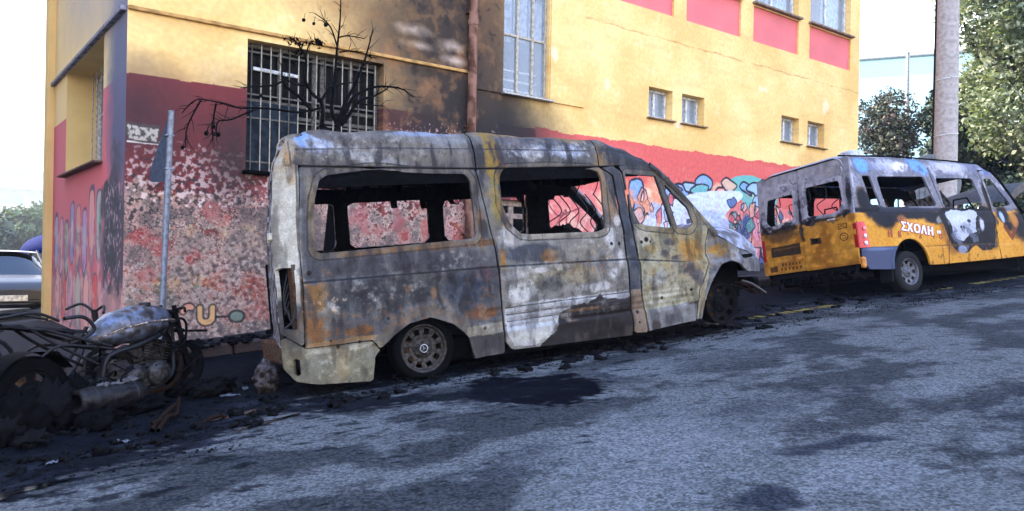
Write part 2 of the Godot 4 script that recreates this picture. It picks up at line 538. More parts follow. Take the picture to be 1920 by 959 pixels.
func common_materials():
	var grunge := patchy("grunge", 512, .012, 11, [[0.0, Color(.62, .62, .62)], [.45, Color(.86, .86, .86)], [.6, Color(.97, .97, .97)], [1.0, Color(1, 1, 1)]])
	var fine := patchy("fine", 512, .05, 12, [[0.0, Color(.5, .5, .5)], [.5, Color(.85, .85, .85)], [1.0, Color(1, 1, 1)]])
	var scorch := patchy("scorch", 512, .014, 13, [[0.0, Color(.20, .18, .17)], [.38, Color(.30, .27, .26)], [.48, Color(.42, .35, .29)], [.55, Color(.62, .60, .58)], [.68, Color(.75, .76, .78)], [1.0, Color(.42, .42, .47)]])
	var rusty := patchy("rusty", 512, .02, 14, [[0.0, Color(.17, .13, .11)], [.4, Color(.30, .19, .12)], [.52, Color(.38, .26, .16)], [.62, Color(.33, .30, .28)], [1.0, Color(.20, .18, .17)]])
	var soot := patchy("sooty", 512, .02, 15, [[0.0, Color(.06, .06, .065)], [.5, Color(.12, .115, .12)], [.7, Color(.18, .17, .17)], [1.0, Color(.26, .24, .22)]])
	var concrete := patchy("concrete", 512, .03, 16, [[0.0, Color(.66, .65, .63)], [.5, Color(.82, .81, .79)], [1.0, Color(.93, .92, .9)]])
	surf("scorched", Color(.80, .80, .83), .75, .15, scorch, .9, .15, fine)
	surf("rust", Color(1, 1, 1), .9, .1, rusty, 1.6, .2, fine)
	surf("rust_light", Color(1.0, .9, .8).lightened(.1), .85, .1, scorch, 2.2, .2, fine)
	surf("soot", Color(.40, .40, .42), .95, 0.0, soot, 1.5, .2, fine)
	surf("char", Color(.5, .5, .53), .8, 0.0, soot, 5.0, .5, fine)
	surf("black_metal", Color(.6, .6, .64), .6, .3, soot, 4.0)
	surf("burnt_rubber", Color(.2, .2, .21), .85, 0.0, soot, 6.0, .3, fine)
	surf("rubber", Color(.16, .16, .165), .85, 0.0, fine, 4.0)
	surf("kerb", Color(.33, .28, .27), .9, 0.0, concrete, 1.2, .4, fine)
	surf("paving", Color(.40, .37, .38), .92, 0.0, concrete, .8, .4, fine)
	surf("concrete_pole", Color(.80, .77, .76), .9, 0.0, concrete, .6, .2, fine)
	surf("galvanised", Color(.52, .55, .60), .5, .6, grunge, 3.0)
	surf("white_paint", Color(.86, .86, .84), .55, 0.0, grunge, 1.5)
	surf("pale_metal", Color(.74, .74, .75), .6, .2, grunge, 2.0)
	surf("cream_frame", Color(.72, .68, .60), .6, 0.0, grunge, 2.0)
	surf("sooty_frame", Color(.42, .40, .37), .75, 0.0, grunge, 3.0)
	surf("dark_room", Color(.16, .17, .19), .95, 0.0, grunge, .5)
	surf("room_wall", Color(.26, .27, .29), .95, 0.0, grunge, .5)
	surf("aluminium", Color(.66, .66, .66), .4, .5, grunge, 2.0)
	surf("yellow_line", Color(.52, .45, .22), .9, 0.0, fine, 2.5)
	surf("ash", Color(.42, .41, .42), .95, 0.0, concrete, 6.0)
	surf("paper", Color(.36, .37, .40), .9, 0.0, grunge, 6.0)
	var gl := StandardMaterial3D.new()
	gl.resource_name = "glass"; gl.transparency = BaseMaterial3D.TRANSPARENCY_ALPHA
	gl.albedo_color = Color(.75, .82, .88, .22); gl.roughness = .05; gl.metallic_specular = .35
	mats["glass"] = gl
	var gs := gl.duplicate()
	gs.resource_name = "sooty_glass"; gs.albedo_color = Color(.045, .05, .06, .88); gs.roughness = .2; gs.metallic_specular = .15
	mats["sooty_glass"] = gs

# ---------------------------------------------------------------- ground
var road_blobs := []      # [t, n, rt, rn, turn, colour, alpha, edge, rag]

func road_color(t: float, n: float) -> Color:
	var a := wob.get_noise_2d(t * .55, n * .9)
	var b := wob.get_noise_2d(t * 2.1 + 40.0, n * 3.0)
	var f := wob.get_noise_2d(t * 7.0 + 9.0, n * 9.5)
	var f2 := wob.get_noise_2d(t * 19.0 + 3.0, n * 23.0)
	# worn asphalt: darker binder with pale patches where it has lost its skin
	var lvl := a * 1.15 + b * .40 + f * .20 + f2 * .08 + clampf((n - 4.4) * .05, -.2, .10)
	var pale := smoothstep(-.10, .10, lvl) * .6 + smoothstep(.08, .26, lvl) * .4
	var c := Color(.070, .071, .070).lerp(Color(.180, .178, .168), pale)
	c = c * (1.0 + f * .07 + f2 * .07)
	if f2 > .34 and b < .1: c = c * .55
	var x2 := t + b * .22; var y2 := n + f * .07 + a * .1
	for q in road_blobs:
		var dx: float = x2 - q[0]; var dy: float = y2 - q[1]
		if absf(dx) > q[2] * 1.5 + q[3] or absf(dy) > q[3] * 1.5 + q[2]: continue
		var cs := cos(q[4]); var sn := sin(q[4])
		var ex: float = (dx * cs + dy * sn) / q[2]; var ey: float = (-dx * sn + dy * cs) / q[3]
		var d: float = sqrt(ex * ex + ey * ey) + (b * .5 + f * .7 + f2 * .35) * q[8]
		if d < 1.0:
			var al: float = minf(1.0, (1.0 - d) / q[7]) * q[6]
			c = c.lerp(q[5], al)
	# soot: a black lane under and round the vehicles, feathered in streaks along the street
	var edge := soft(t, [-2.0, 1.2, 2.2, 3.0, 3.9, 6.9, 8.9, 9.4, 10.5, 12.5, 14.5, 18.0], [5.2, 5.05, 4.6, 3.85, 3.72, 3.62, 3.5, 3.1, 2.75, 3.3, 3.7, 3.7])
	var streak := wob.get_noise_2d(t * 1.1 + 70.0, n * 5.2)
	var s := edge - n + streak * .55 + b * .28 + f * .12
	s += f * .16 + f2 * .14
	var black := smoothstep(-.02, .06, s)
	var spots := smoothstep(.24, .29, f2 * .12 + wob.get_noise_2d(t * 2.6 + 13.0, n * 6.0 + 31.0) - maxf(0.0, -s - .1) * .16 + (.06 if t < 4.6 else -.05))
	black = maxf(black, spots * .85)
	# within the soot: grey ash and bare streaks
	var bare := smoothstep(.08, .42, wob.get_noise_2d(t * 1.3 + 5.0, n * 4.2 + t * 1.2 + 3.0)) * smoothstep(1.2, .0, s) * .5
	var ashc := Color(.008, .009, .012).lerp(Color(.055, .062, .085), clampf(bare + maxf(f, 0.0) * .3, 0, 1))
	c = c.lerp(ashc, black * .97)
	return c

func road_sheet(t0: float, t1: float, n0: float, n1: float, st: float, m: ArrayMesh, mat: Material, bump: float):
	var nu := int(round((t1 - t0) / st)); var nv := int(round((n1 - n0) / st))
	var a := []
	a.resize(Mesh.ARRAY_MAX)
	var v := PackedVector3Array(); var c := PackedColorArray(); var nn := PackedVector3Array(); var uv := PackedVector2Array()
	var up := Vector3(-.0877 * CR, 1, -.0877 * SR).normalized()
	for j in nv + 1:
		var n := lerpf(n0, n1, float(j) / nv)
		for i in nu + 1:
			var t := lerpf(t0, t1, float(i) / nu)
			var p := street(t, n)
			var cc := road_color(t, n)
			var k := minf(minf(i, nu - i), minf(j, nv - j))
			if bump > 0.0 and k > 2: p.y += bump * (wob.get_noise_2d(t * 5.0, n * 5.0) + .5 * wob.get_noise_2d(t * 16.0, n * 16.0))
			v.append(p); c.append(cc); nn.append(up); uv.append(Vector2(t, n))
	var w := nu + 1
	if bump > 0.0:
		for j in range(1, nv):
			for i in range(1, nu):
				nn[j * w + i] = (v[(j + 1) * w + i] - v[(j - 1) * w + i]).cross(v[j * w + i + 1] - v[j * w + i - 1]).normalized()
	var ix := PackedInt32Array()
	for j in nv:
		for i in nu:
			var q := j * w + i
			ix.append_array([q, q + 1, q + w + 1, q, q + w + 1, q + w])
	a[Mesh.ARRAY_VERTEX] = v; a[Mesh.ARRAY_NORMAL] = nn; a[Mesh.ARRAY_COLOR] = c; a[Mesh.ARRAY_TEX_UV] = uv; a[Mesh.ARRAY_INDEX] = ix
	m.add_surface_from_arrays(Mesh.PRIMITIVE_TRIANGLES, a)
	m.surface_set_material(m.get_surface_count() - 1, mat)

func build_ground():
	var grit := patchy("grit", 512, .2, 21, [[0.0, Color(.42, .42, .43)], [.4, Color(.66, .66, .67)], [.7, Color(.88, .88, .89)], [1.0, Color(1, 1, 1)]], FastNoiseLite.TYPE_CELLULAR)
	var asphalt := surf("asphalt", Color(1, 1, 1), .82, 0.0, grit, .62, .6, grit)
	asphalt.vertex_color_use_as_albedo = true; asphalt.metallic_specular = .12; asphalt.roughness = .9
	asphalt.uv1_world_triplanar = true
	var black := Color(.010, .011, .015); var light := Color(.235, .235, .225); var dark := Color(.040, .045, .054)
	road_blobs = [
		[4.9, 6.5, 1.15, .62, .0, light, .8, .5, .7], [5.25, 5.85, .55, .3, .1, light, .6, .6, .9], [4.2, 7.2, .8, .5, -.2, light, .75, .5, .7],
		[5.25, 7.68, .42, .3, .1, light, .85, .3, .5], [6.35, 7.67, .36, .17, -.3, light, .7, .4, .6], [7.2, 6.75, .5, .28, .1, light, .55, .5, .9],
		[4.62, 7.6, .27, .2, -.4, dark, .9, .3, .5], [5.55, 7.24, .5, .14, .2, dark, .9, .4, .6], [6.2, 6.3, .9, .25, .1, dark, .5, .6, 1.0], [3.9, 6.3, .5, .25, -.2, dark, .55, .6, .9], [7.8, 7.6, 1.2, .5, .2, dark, .7, .5, .8],
		[6.6, 4.6, 1.6, .5, .0, light, .35, .7, 1.0],
		[5.02, 4.62, .54, .70, -.25, Color(.006, .006, .008), 1.0, .06, .3], [4.72, 4.62, .32, .34, .3, black, .95, .1, .5], [3.6, 4.05, .7, .25, .35, black, .9, .15, .9], [4.3, 4.35, .5, .2, .3, black, .85, .15, 1.0], [5.84, 4.6, .13, .17, .0, dark, .8, .4, .4],
		[8.8, 3.5, .5, .1, .0, black, .95, .2, .6], [12.1, 3.55, .5, .22, .1, black, .9, .3, .6], [13.6, 3.6, 1.2, .2, .1, black, .8, .4, .8],
	]
	var m := ArrayMesh.new()
	road_sheet(-.4, 8.4, .2, 9.4, .03, m, asphalt, .0035)
	road_sheet(8.4, 22.0, .2, 9.4, .07, m, asphalt, 0.0)
	structure(show_array("road", m), "sooty worn asphalt street rising to the right")
	# small wet films left by the fire hoses, shining with the sky
	var wet := surf("wet_film", Color(.02, .025, .035), .12)
	for q in [[1.35, 4.86, .26, .05, -.25], [1.12, 4.97, .16, .04, -.2], [1.9, 4.25, .3, .05, -.3], [2.75, 3.75, .22, .05, -.35], [2.9, 4.2, .3, .035, -.4], [.95, 4.6, .2, .03, -.2]]:
		var wm := MB.new()
		var rim := []
		for k in 22:
			var an := TAU * k / 22
			var rr: float = 1.0 + .5 * wob.get_noise_2d(cos(an) * 1.7 + q[0] * 9.0, sin(an) * 1.7)
			var dx: float = cos(an) * q[2] * rr; var dy: float = sin(an) * q[3] * rr
			rim.append(street(q[0] + dx * cos(q[4]) - dy * sin(q[4]), q[1] + dx * sin(q[4]) + dy * cos(q[4])) + Vector3(0, .006, 0))
		var mid := street(q[0], q[1]) + Vector3(0, .006, 0)
		for k in 22: wm.tri(mid, rim[(k + 1) % 22], rim[k])
		structure(show_mesh("water", wm, wet))
	# the wider ground: one sheet to the horizon, a little lower
	var g := ArrayMesh.new()
	var gm := surf("far_ground", Color(.40, .41, .44), .95, 0.0, grit, .5)
	var mb := MB.new()
	mb.grid(60, 60, func(a, b):
		var x: float = lerpf(-1.0, 1.0, a); var z: float = lerpf(1.0, -1.0, b)
		x = signf(x) * pow(absf(x), 2.5) * 400.0 + 5.0; z = signf(z) * pow(absf(z), 2.5) * 400.0
		return Vector3(x, ground_y(x, z) - .03, z))
	mb.into(g, gm)
	structure(show_array("ground", g))
	# pavement slabs behind the kerb, with the raised kerb stones along the street
	var slabs := Node3D.new(); slabs.name = "pavement"; add_child(slabs, true); structure(slabs)
	var pm: Material = mats["paving"]
	var bed := MB.new()
	bed.grid(40, 4, func(a, b):
		var x: float = lerpf(1.0, 21.0, a); var zk: float = (.27 + x * SR) / CR - .12
		var z: float = lerpf(maxf(zk, .3), 0.0, b)
		return Vector3(x, ground_y(x, z) + .115, z))
	show_mesh("paving_bed", bed, mats["soot"], slabs)
	var tints := []
	for k in 4:
		tints.append(surf("slab%d" % k, [Color(.30, .28, .29), Color(.24, .225, .235), Color(.34, .31, .31), Color(.19, .18, .19)][k], .95, 0.0, tex["concrete"], .9, .4, tex["fine"]))
	var t := 1.3
	while t < 15.0:
		var depth := (.27 + t * SR) / CR - .14
		var rows := int(ceil(depth / .4))
		for r in rows:
			var z0 := depth * r / rows; var z1 := depth * (r + 1) / rows
			var q := MB.new()
			var w := .4
			var ctr := Vector3(t + w / 2, 0, (z0 + z1) / 2)
			ctr.y = ground_y(ctr.x, ctr.z) + .115 + rng.randf_range(-.004, .006)
			q.box(ctr, Vector3(w - .012, .05, z1 - z0 - .012), Basis(Vector3(0, 0, 1), .0866), .006)
			show_mesh("paving_slab", q, tints[rng.randi() % 4], slabs)
		t += .4
	var kerb := Node3D.new(); kerb.name = "kerb"; add_child(kerb, true); structure(kerb)
	var kt := 1.35
	while kt < 20.0:
		var q := MB.new()
		var c := street(kt + .48, .22)
		q.xf = Transform3D(Basis(Vector3(CR, .0866, SR).normalized(), Vector3(-.0866, 1, 0).normalized(), Vector3(-SR, 0, CR)).orthonormalized(), c + Vector3(0, .065 + rng.randf_range(-.004, .004), 0))
		q.box(Vector3.ZERO, Vector3(.95, .15, .17), Basis(), .02)
		show_mesh("kerb_stone", q, mats["kerb"], kerb)
		kt += .96
	# rounded corner of the kerb and its run along the side street
	for k in 4:
		var q := MB.new()
		var an := PI * .5 * (k + .5) / 4.0
		var c := Vector3(1.35 - .5 * sin(an), 0, -.12 + .5 * cos(an))
		c.y = ground_y(c.x, c.z) + .065
		q.box(c, Vector3(.22, .15, .17), Basis(Vector3.UP, an), .02)
		show_mesh("kerb_stone", q, mats["kerb"], kerb)
	for k in 6:
		var q := MB.new()
		var c := Vector3(.85, 0, -.6 - k * .96)
		c.y = ground_y(c.x, c.z) + .065
		q.box(c, Vector3(.17, .15, .95), Basis(), .02)
		show_mesh("kerb_stone", q, mats["kerb"], kerb)
	var side := MB.new()
	side.grid(6, 20, func(a, b):
		var x: float = lerpf(.9, 2.1, a); var z: float = lerpf(.3, -6.2, b)
		return Vector3(x, ground_y(x, z) + .12, z))
	show_mesh("side_paving", side, tints[1], slabs)
	# worn yellow line along the parking lane
	var yl := MB.new()
	for seg in [[6.85, 7.1], [9.15, 10.9], [12.9, 13.6], [14.0, 15.6]]:
		var s: float = seg[0]
		while s < seg[1] - .01:
			var e := minf(s + .03, seg[1])
			var w0 := .07 + .045 * wob.get_noise_1d(s * 9.0)
			if wob.get_noise_1d(s * 6.0 + 50.0) > -.02:
				var a := street(s, 3.02 - w0); var b := street(e, 3.02 - w0); var c := street(e, 3.02 + w0 * .8); var d := street(s, 3.02 + w0)
				var o := Vector3(0, .008, 0)
				yl.quad(d + o, c + o, b + o, a + o)
			s += .03
	structure(show_mesh("road_marking", yl, mats["yellow_line"]), "worn yellow line on the asphalt beside the parked vans")

# ---------------------------------------------------------------- the school
func wall_sheet(mb: MB, u0: float, u1: float, v0: float, v1: float, holes: Array, place: Callable, uvr: Rect2, deep: Array):
	# a flat wall cut into strips round its openings; place(u, v, d) -> Vector3, d metres behind the face; deep = reveal depth per hole
	var us := [u0, u1]; var vs := [v0, v1]
	for h in holes:
		us.append_array([h[0], h[2]]); vs.append_array([h[1], h[3]])
	us.sort(); vs.sort()
	var uvp := func(u, v): return Vector2((u - uvr.position.x) / uvr.size.x, 1.0 - (v - uvr.position.y) / uvr.size.y)
	for i in us.size() - 1:
		for j in vs.size() - 1:
			var a: float = us[i]; var b: float = us[i + 1]; var c: float = vs[j]; var d: float = vs[j + 1]
			if b - a < .0005 or d - c < .0005: continue
			var mu := (a + b) / 2; var mv := (c + d) / 2
			var open := false
			for h in holes:
				if mu > h[0] and mu < h[2] and mv > h[1] and mv < h[3]: open = true
			if open: continue
			mb.quad(place.call(a, c, 0.0), place.call(b, c, 0.0), place.call(b, d, 0.0), place.call(a, d, 0.0), uvp.call(a, c), uvp.call(b, c), uvp.call(b, d), uvp.call(a, d))
	for k in holes.size():
		var h: Array = holes[k]; var dp: float = deep[k]
		if dp <= 0.0: continue
		var cs := [[h[0], h[1]], [h[2], h[1]], [h[2], h[3]], [h[0], h[3]]]
		for e in 4:
			var p: Array = cs[e]; var q: Array = cs[(e + 1) % 4]
			mb.quad(place.call(q[0], q[1], 0.0), place.call(p[0], p[1], 0.0), place.call(p[0], p[1], dp), place.call(q[0], q[1], dp), uvp.call(q[0], q[1]), uvp.call(p[0], p[1]), uvp.call(p[0], p[1]), uvp.call(q[0], q[1]))

const FX0 := 2.0
const FY0 := 0.0
const FW := 17.6
const FH := 8.6

func paint_facade() -> Paint:
	var p := Paint.new(Vector2(FX0, FY0), Vector2(FW, FH), 84.0, rgb(232, 194, 122))
	var w := p.w; var h := p.h
	p.warp = noise_bytes(w, h, .022, 31); p.warp2 = noise_bytes(w, h, .022, 32)
	var big := noise_bytes(w, h, .006, 33, 5); var mid := noise_bytes(w, h, .03, 34, 4); var fin := noise_bytes(w, h, .11, 35, 3)
	var streaks := noise_bytes(w, h, .03, 37, 4, FastNoiseLite.TYPE_SIMPLEX_SMOOTH, .25)
	p.layer(big, .45, .75, rgb(240, 208, 142), .7)
	p.layer(big, .45, .2, rgb(214, 168, 96), .5)
	p.layer(streaks, .58, .8, rgb(205, 160, 98), .28)
	p.layer(mid, .72, .8, rgb(240, 214, 170), .25)
	# the red dado, its upper edge rough to the right
	var red := rgb(206, 92, 84)
	p.poly(PackedVector2Array([Vector2(1.9, -.1), Vector2(8.7, -.1), Vector2(8.7, 3.69), Vector2(2.5, 3.64), Vector2(1.9, 3.63)]), rgb(126, 48, 46), 1.0, .012)
	p.poly(PackedVector2Array([Vector2(8.6, -.1), Vector2(19.7, -.1), Vector2(19.7, 3.71), Vector2(13.2, 3.70), Vector2(8.6, 3.71)]), red, 1.0, .045)
	p.layer(big, .45, .8, rgb(218, 112, 104), .5, Rect2(8.6, 0, 11.0, 3.6))
	# pale plaster scars on the yellow
	for s in [[8.98, 5.05, .10, .14], [10.32, 4.75, .09, .16], [12.4, 4.2, .2, .07], [17.9, 5.3, .16, .2], [15.3, 5.35, .2, .1], [9.6, 4.9, .05, .05]]:
		p.blob(Vector2(s[0], s[1]), Vector2(s[2], s[3]), rgb(240, 218, 190), .6, .5, .6)
	# fine crack and rough line under the upper floor
	var cr := PackedVector2Array()
	for k in 60: cr.append(Vector2(9.75 + k * .165, 5.86 + .012 * sin(k * 1.7) + .01 * sin(k * .6)))
	p.line(cr, .028, rgb(170, 126, 76), .45, .04, -.3)
	# ---- burnt and peeling lower left: coats of paint that have come off down to the plaster, in nested flakes
	var coat := noise_bytes(w, h, .03, 36, 7); var chip := noise_bytes(w, h, .14, 38, 6); var tone := noise_bytes(w, h, .011, 39, 6)
	var tops := [rgb(116, 50, 44), rgb(142, 70, 58), rgb(168, 110, 94), rgb(176, 130, 108), rgb(156, 86, 64), rgb(130, 56, 48)]
	var y0 := int(p.px(Vector2(0, 3.15)).y); var x1 := int(p.px(Vector2(9.3, 0)).x)
	for y in range(y0, h):
		var hh := FY0 + FH - (y + .5) / h * FH
		var upper := smoothstep(2.0, 2.55, hh)
		for x in x1:
			var k := y * w + x
			var xx := FX0 + (x + .5) / w * FW
			var t := coat[k] / 255.0 * .60 + chip[k] / 255.0 * .40
			var out := smoothstep(8.2, 9.2, xx)
			t += upper * .30 + out * .4 + smoothstep(2.6, 3.05, hh) * .3
			# the big bare patch of plaster
			var bare := Vector2((xx - 4.3) / .9, (hh - 1.62) / .55).length()
			t -= .20 * (1.0 - smoothstep(.5, 1.15, bare))
			var tn := tone[k] / 255.0
			var c: Color
			if t > .585:
				if upper > .3: continue
				var q := clampf((tn - .25) * 2.0, 0, .999) * 5.0
				c = tops[int(q)].lerp(tops[int(q) + 1], smoothstep(.35, .65, q - int(q)))
				if out > .3 and chip[k] < 150: continue
				p.e[k] += .16
			elif t > .555:
				c = rgb(204, 182, 164); p.e[k] += .10
			elif t > .46:
				c = rgb(172, 146, 126).lerp(rgb(188, 146, 132), smoothstep(.4, .7, tn)); p.e[k] -= .02
			elif t > .38:
				c = rgb(138, 118, 104).lerp(rgb(156, 118, 106), smoothstep(.4, .7, tn)); p.e[k] -= .08
			else:
				c = rgb(112, 98, 90); p.e[k] -= .14
			p.mix1(k, c, .96)
	# dark licks of soot that caught in the rough plaster
	for s in [[3.0, 2.05, 1.3, .7, .46], [2.3, 1.7, .6, .9, .5], [2.75, 1.0, .9, .4, .54], [6.0, 2.5, 2.6, .6, .5], [3.7, 2.5, 1.2, .5, .48], [4.4, 1.1, 1.4, .4, .60], [5.5, 1.6, 2.5, .8, .62]]:
		p.spat(Vector2(s[0], s[1]), Vector2(s[2], s[3]), chip, s[4], s[4] + .12, rgb(58, 50, 48), .8, -.06)
	# remains of a mural: reds, orange, ochre, teal and pink among the flakes
	for s in [[2.55, 1.5, .5, .3, rgb(166, 40, 38)], [2.35, 1.25, .3, .2, rgb(186, 52, 48)], [2.78, 1.72, .25, .1, rgb(226, 196, 130)], [2.75, 1.05, .35, .18, rgb(206, 142, 66)], [2.95, .86, .2, .17, rgb(36, 112, 108)], [2.5, .82, .4, .22, rgb(56, 74, 66)], [3.4, .98, .4, .26, rgb(196, 70, 42)], [3.45, 1.65, .3, .3, rgb(226, 190, 140)], [3.9, .95, .6, .3, rgb(160, 58, 44)], [4.4, 1.02, .5, .28, rgb(138, 54, 46)], [3.35, 2.0, .35, .22, rgb(196, 92, 84)], [4.0, .66, .9, .14, rgb(200, 108, 92)], [5.3, 1.0, .8, .4, rgb(164, 66, 58)], [6.6, 1.2, .9, .5, rgb(180, 84, 80)], [3.95, 2.2, .45, .2, rgb(190, 108, 106)], [5.3, 2.05, .7, .3, rgb(190, 96, 98)], [6.5, 1.75, .7, .4, rgb(184, 78, 74)]]:
		p.spat(Vector2(s[0], s[1]), Vector2(s[2], s[3]), p.warp, .38, .58, s[4].lerp(rgb(130, 96, 82), .3), .6, .05)
	p.spat(Vector2(3.2, 1.1), Vector2(1.6, 1.0), chip, .58, .64, rgb(222, 200, 182), .6, .1)
	p.spat(Vector2(3.4, 1.2), Vector2(2.0, 1.1), fin, .52, .62, rgb(150, 118, 102), .6, -.04)
	p.spat(Vector2(3.4, 1.2), Vector2(2.0, 1.1), chip, .40, .30, rgb(70, 52, 46), .6, -.05)
	# blisters where the red has flaked in spots
	p.spat(Vector2(2.9, 2.45), Vector2(1.1, .42), fin, .50, .57, rgb(220, 190, 178), .9, .12)
	p.spat(Vector2(4.6, 2.35), Vector2(1.6, .35), fin, .54, .60, rgb(214, 180, 168), .8, .12)
	p.spat(Vector2(6.8, 2.9), Vector2(1.9, .5), fin, .54, .60, rgb(206, 166, 156), .8, .12)
	# round letters low on the wall: an open c, a u, a bar and a disc
	var skin := rgb(216, 150, 116); var ink := rgb(46, 38, 36)
	for pass_ in 2:
		var cc := ink if pass_ == 0 else skin
		var ww := .115 if pass_ == 0 else .075
		var arc := PackedVector2Array()
		for k in 9: arc.append(Vector2(2.86 + .075 * cos(PI * .35 + k * .2), .63 + .11 * sin(PI * .35 + k * .2)))
		p.line(arc, ww, cc, .95, .02)
		var u := PackedVector2Array([Vector2(3.0, .72)])
		for k in 7: u.append(Vector2(3.08 - .08 * cos(PI * k / 6.0), .6 - .07 * sin(PI * k / 6.0)))
		u.append(Vector2(3.16, .72))
		p.line(u, ww, cc if pass_ == 0 else rgb(222, 166, 108), .95, .02)
		p.blob(Vector2(3.47, .6), Vector2(.1, .075) * (1.35 if pass_ == 0 else 1.0), ink if pass_ == 0 else rgb(126, 134, 116), .95, .2, .1)
	p.line(PackedVector2Array([Vector2(3.2, .6), Vector2(3.38, .6)]), .03, ink, .9)
	# ---- mural to the right: flames, blue blocks, a big pale drape and pink curls
	var black := rgb(36, 32, 44); var blue := rgb(122, 158, 204); var orange := rgb(236, 138, 96); var white := rgb(206, 214, 234)
	p.poly(PackedVector2Array([Vector2(8.4, .9), Vector2(16.9, .9), Vector2(16.9, 2.7), Vector2(8.4, 2.7)]), rgb(216, 120, 112), .9, .06)
	p.layer(mid, .5, .62, rgb(232, 176, 150), .8, Rect2(8.4, .9, 8.5, 1.8), 0.0, .3)
	for s in [[10.95, 2.35, .75, .5, orange], [11.6, 2.55, .6, .35, rgb(238, 168, 128)], [10.5, 2.0, .5, .4, rgb(232, 150, 112)], [11.8, 2.85, .4, .25, rgb(240, 200, 170)], [12.3, 2.55, .4, .25, rgb(236, 190, 160)], [10.4, 2.6, .35, .3, rgb(240, 170, 140)]]:
		p.blob(Vector2(s[0], s[1]), Vector2(s[2], s[3]), s[4], .95, .4, .4)
	for s in [[[11.0, 2.95], [11.3, 3.0], [11.38, 2.75], [11.25, 2.6], [11.42, 2.4], [11.3, 2.25], [11.08, 2.3], [11.12, 2.55], [10.98, 2.7]], [[12.3, 2.95], [12.5, 3.0], [12.75, 2.9], [12.7, 2.75], [12.4, 2.72]], [[12.95, 3.1], [13.2, 3.25], [13.5, 3.15], [13.45, 2.95], [13.05, 2.9]]]:
		var q := PackedVector2Array()
		for z in s: q.append(Vector2(z[0], z[1]))
		q = smooth_loop(q)
		p.poly(q, blue, 1.0, .01)
		q.append(q[0]); p.line(q, .05, black, 1.0, .01)
	for s in [[[10.3, 2.85], [10.8, 2.7], [10.95, 2.35], [10.8, 2.1], [11.05, 2.02], [11.3, 2.1]], [[10.9, 2.0], [11.25, 2.2], [11.5, 2.35], [11.75, 2.2]], [[10.35, 2.3], [10.6, 2.3], [10.55, 2.05]], [[11.6, 3.05], [11.75, 2.95], [11.95, 3.1]], [[12.1, 3.1], [12.2, 3.0], [12.45, 2.9]], [[12.0, 2.7], [11.9, 2.5], [12.1, 2.4]]]:
		var q := PackedVector2Array()
		for z in s: q.append(Vector2(z[0], z[1]))
		p.line(q, .05, black, .95, .02)
	p.poly(smooth_loop(PackedVector2Array([Vector2(14.1, 3.15), Vector2(14.6, 3.35), Vector2(15.2, 3.32), Vector2(15.9, 3.2), Vector2(15.8, 2.6), Vector2(15.1, 2.45), Vector2(14.6, 2.75)])), rgb(104, 170, 164), 1.0, .02)
	p.blob(Vector2(15.2, 2.95), Vector2(.4, .16), rgb(176, 196, 168), .9, .4, .5)
	p.blob(Vector2(13.75, 2.98), Vector2(.35, .14), rgb(214, 172, 140), .9, .4, .4)
	var drape := smooth_loop(PackedVector2Array([Vector2(11.2, 2.05), Vector2(11.8, 2.45), Vector2(12.6, 2.75), Vector2(13.5, 2.92), Vector2(14.35, 2.98), Vector2(14.6, 2.85), Vector2(14.0, 2.45), Vector2(13.75, 1.7), Vector2(13.4, 1.4), Vector2(12.5, 1.5), Vector2(11.7, 1.85)]))
	p.poly(drape, white, 1.0, .03)
	p.layer(streaks, .52, .66, rgb(168, 182, 214), .7, Rect2(11.4, 1.5, 3.0, 1.4), 0.0, .2)
	p.layer(mid, .60, .7, rgb(226, 224, 226), .7, Rect2(12.0, 1.9, 2.2, .9), 0.0, .2)
	p.poly(smooth_loop(PackedVector2Array([Vector2(12.7, 2.3), Vector2(13.2, 2.25), Vector2(13.45, 2.0), Vector2(13.1, 1.85), Vector2(12.85, 2.0)])), rgb(92, 88, 104), .9, .03)
	p.poly(PackedVector2Array([Vector2(11.15, 2.02), Vector2(11.8, 2.25), Vector2(11.6, 2.1)]), black, .9, .02)
	p.blob(Vector2(12.0, 1.75), Vector2(.45, .2), rgb(72, 160, 190), .95, .3, .3)
	p.blob(Vector2(12.1, 1.75), Vector2(.16, .08), rgb(34, 84, 130), .95, .3, .2)
	p.blob(Vector2(12.75, 1.72), Vector2(.25, .16), rgb(92, 150, 104), .95, .3, .3)
	for s in [[14.35, 2.1, .12, .4, rgb(66, 120, 112)], [14.75, 2.2, .2, .32, rgb(52, 76, 120)], [14.55, 1.8, .14, .14, rgb(226, 150, 132)], [15.25, 2.2, .3, .3, rgb(220, 140, 150)], [15.05, 1.6, .3, .2, rgb(236, 180, 170)], [14.1, 1.5, .3, .2, rgb(238, 190, 180)], [15.5, 1.5, .4, .6, rgb(214, 120, 124)]]:
		p.blob(Vector2(s[0], s[1]), Vector2(s[2], s[3]), s[4], .95, .2, .3)
	for s in [[15.25, 2.35, .12], [15.3, 2.05, .1], [14.75, 2.1, .09]]:
		var q := PackedVector2Array()
		for k in 14: q.append(Vector2(s[0] + cos(k * .48) * s[2], s[1] + sin(k * .48) * s[2] * .9))
		p.line(q, .035, black if s[2] < .1 else rgb(170, 70, 90), .9)
	for s in [[[14.2, 2.5], [14.25, 1.7], [14.6, 1.45]], [[14.5, 2.45], [14.55, 1.95], [14.95, 1.85], [15.0, 2.5]], [[14.9, 1.75], [15.3, 1.75], [15.25, 1.2]], [[14.0, 1.75], [14.4, 1.6], [14.5, 1.2]]]:
		var q := PackedVector2Array()
		for z in s: q.append(Vector2(z[0], z[1]))
		p.line(q, .045, black, .9, .02)
	# cloud-like outlined bubbles along the top of the mural, small curls and blocks below
	var rg := RandomNumberGenerator.new(); rg.seed = 77
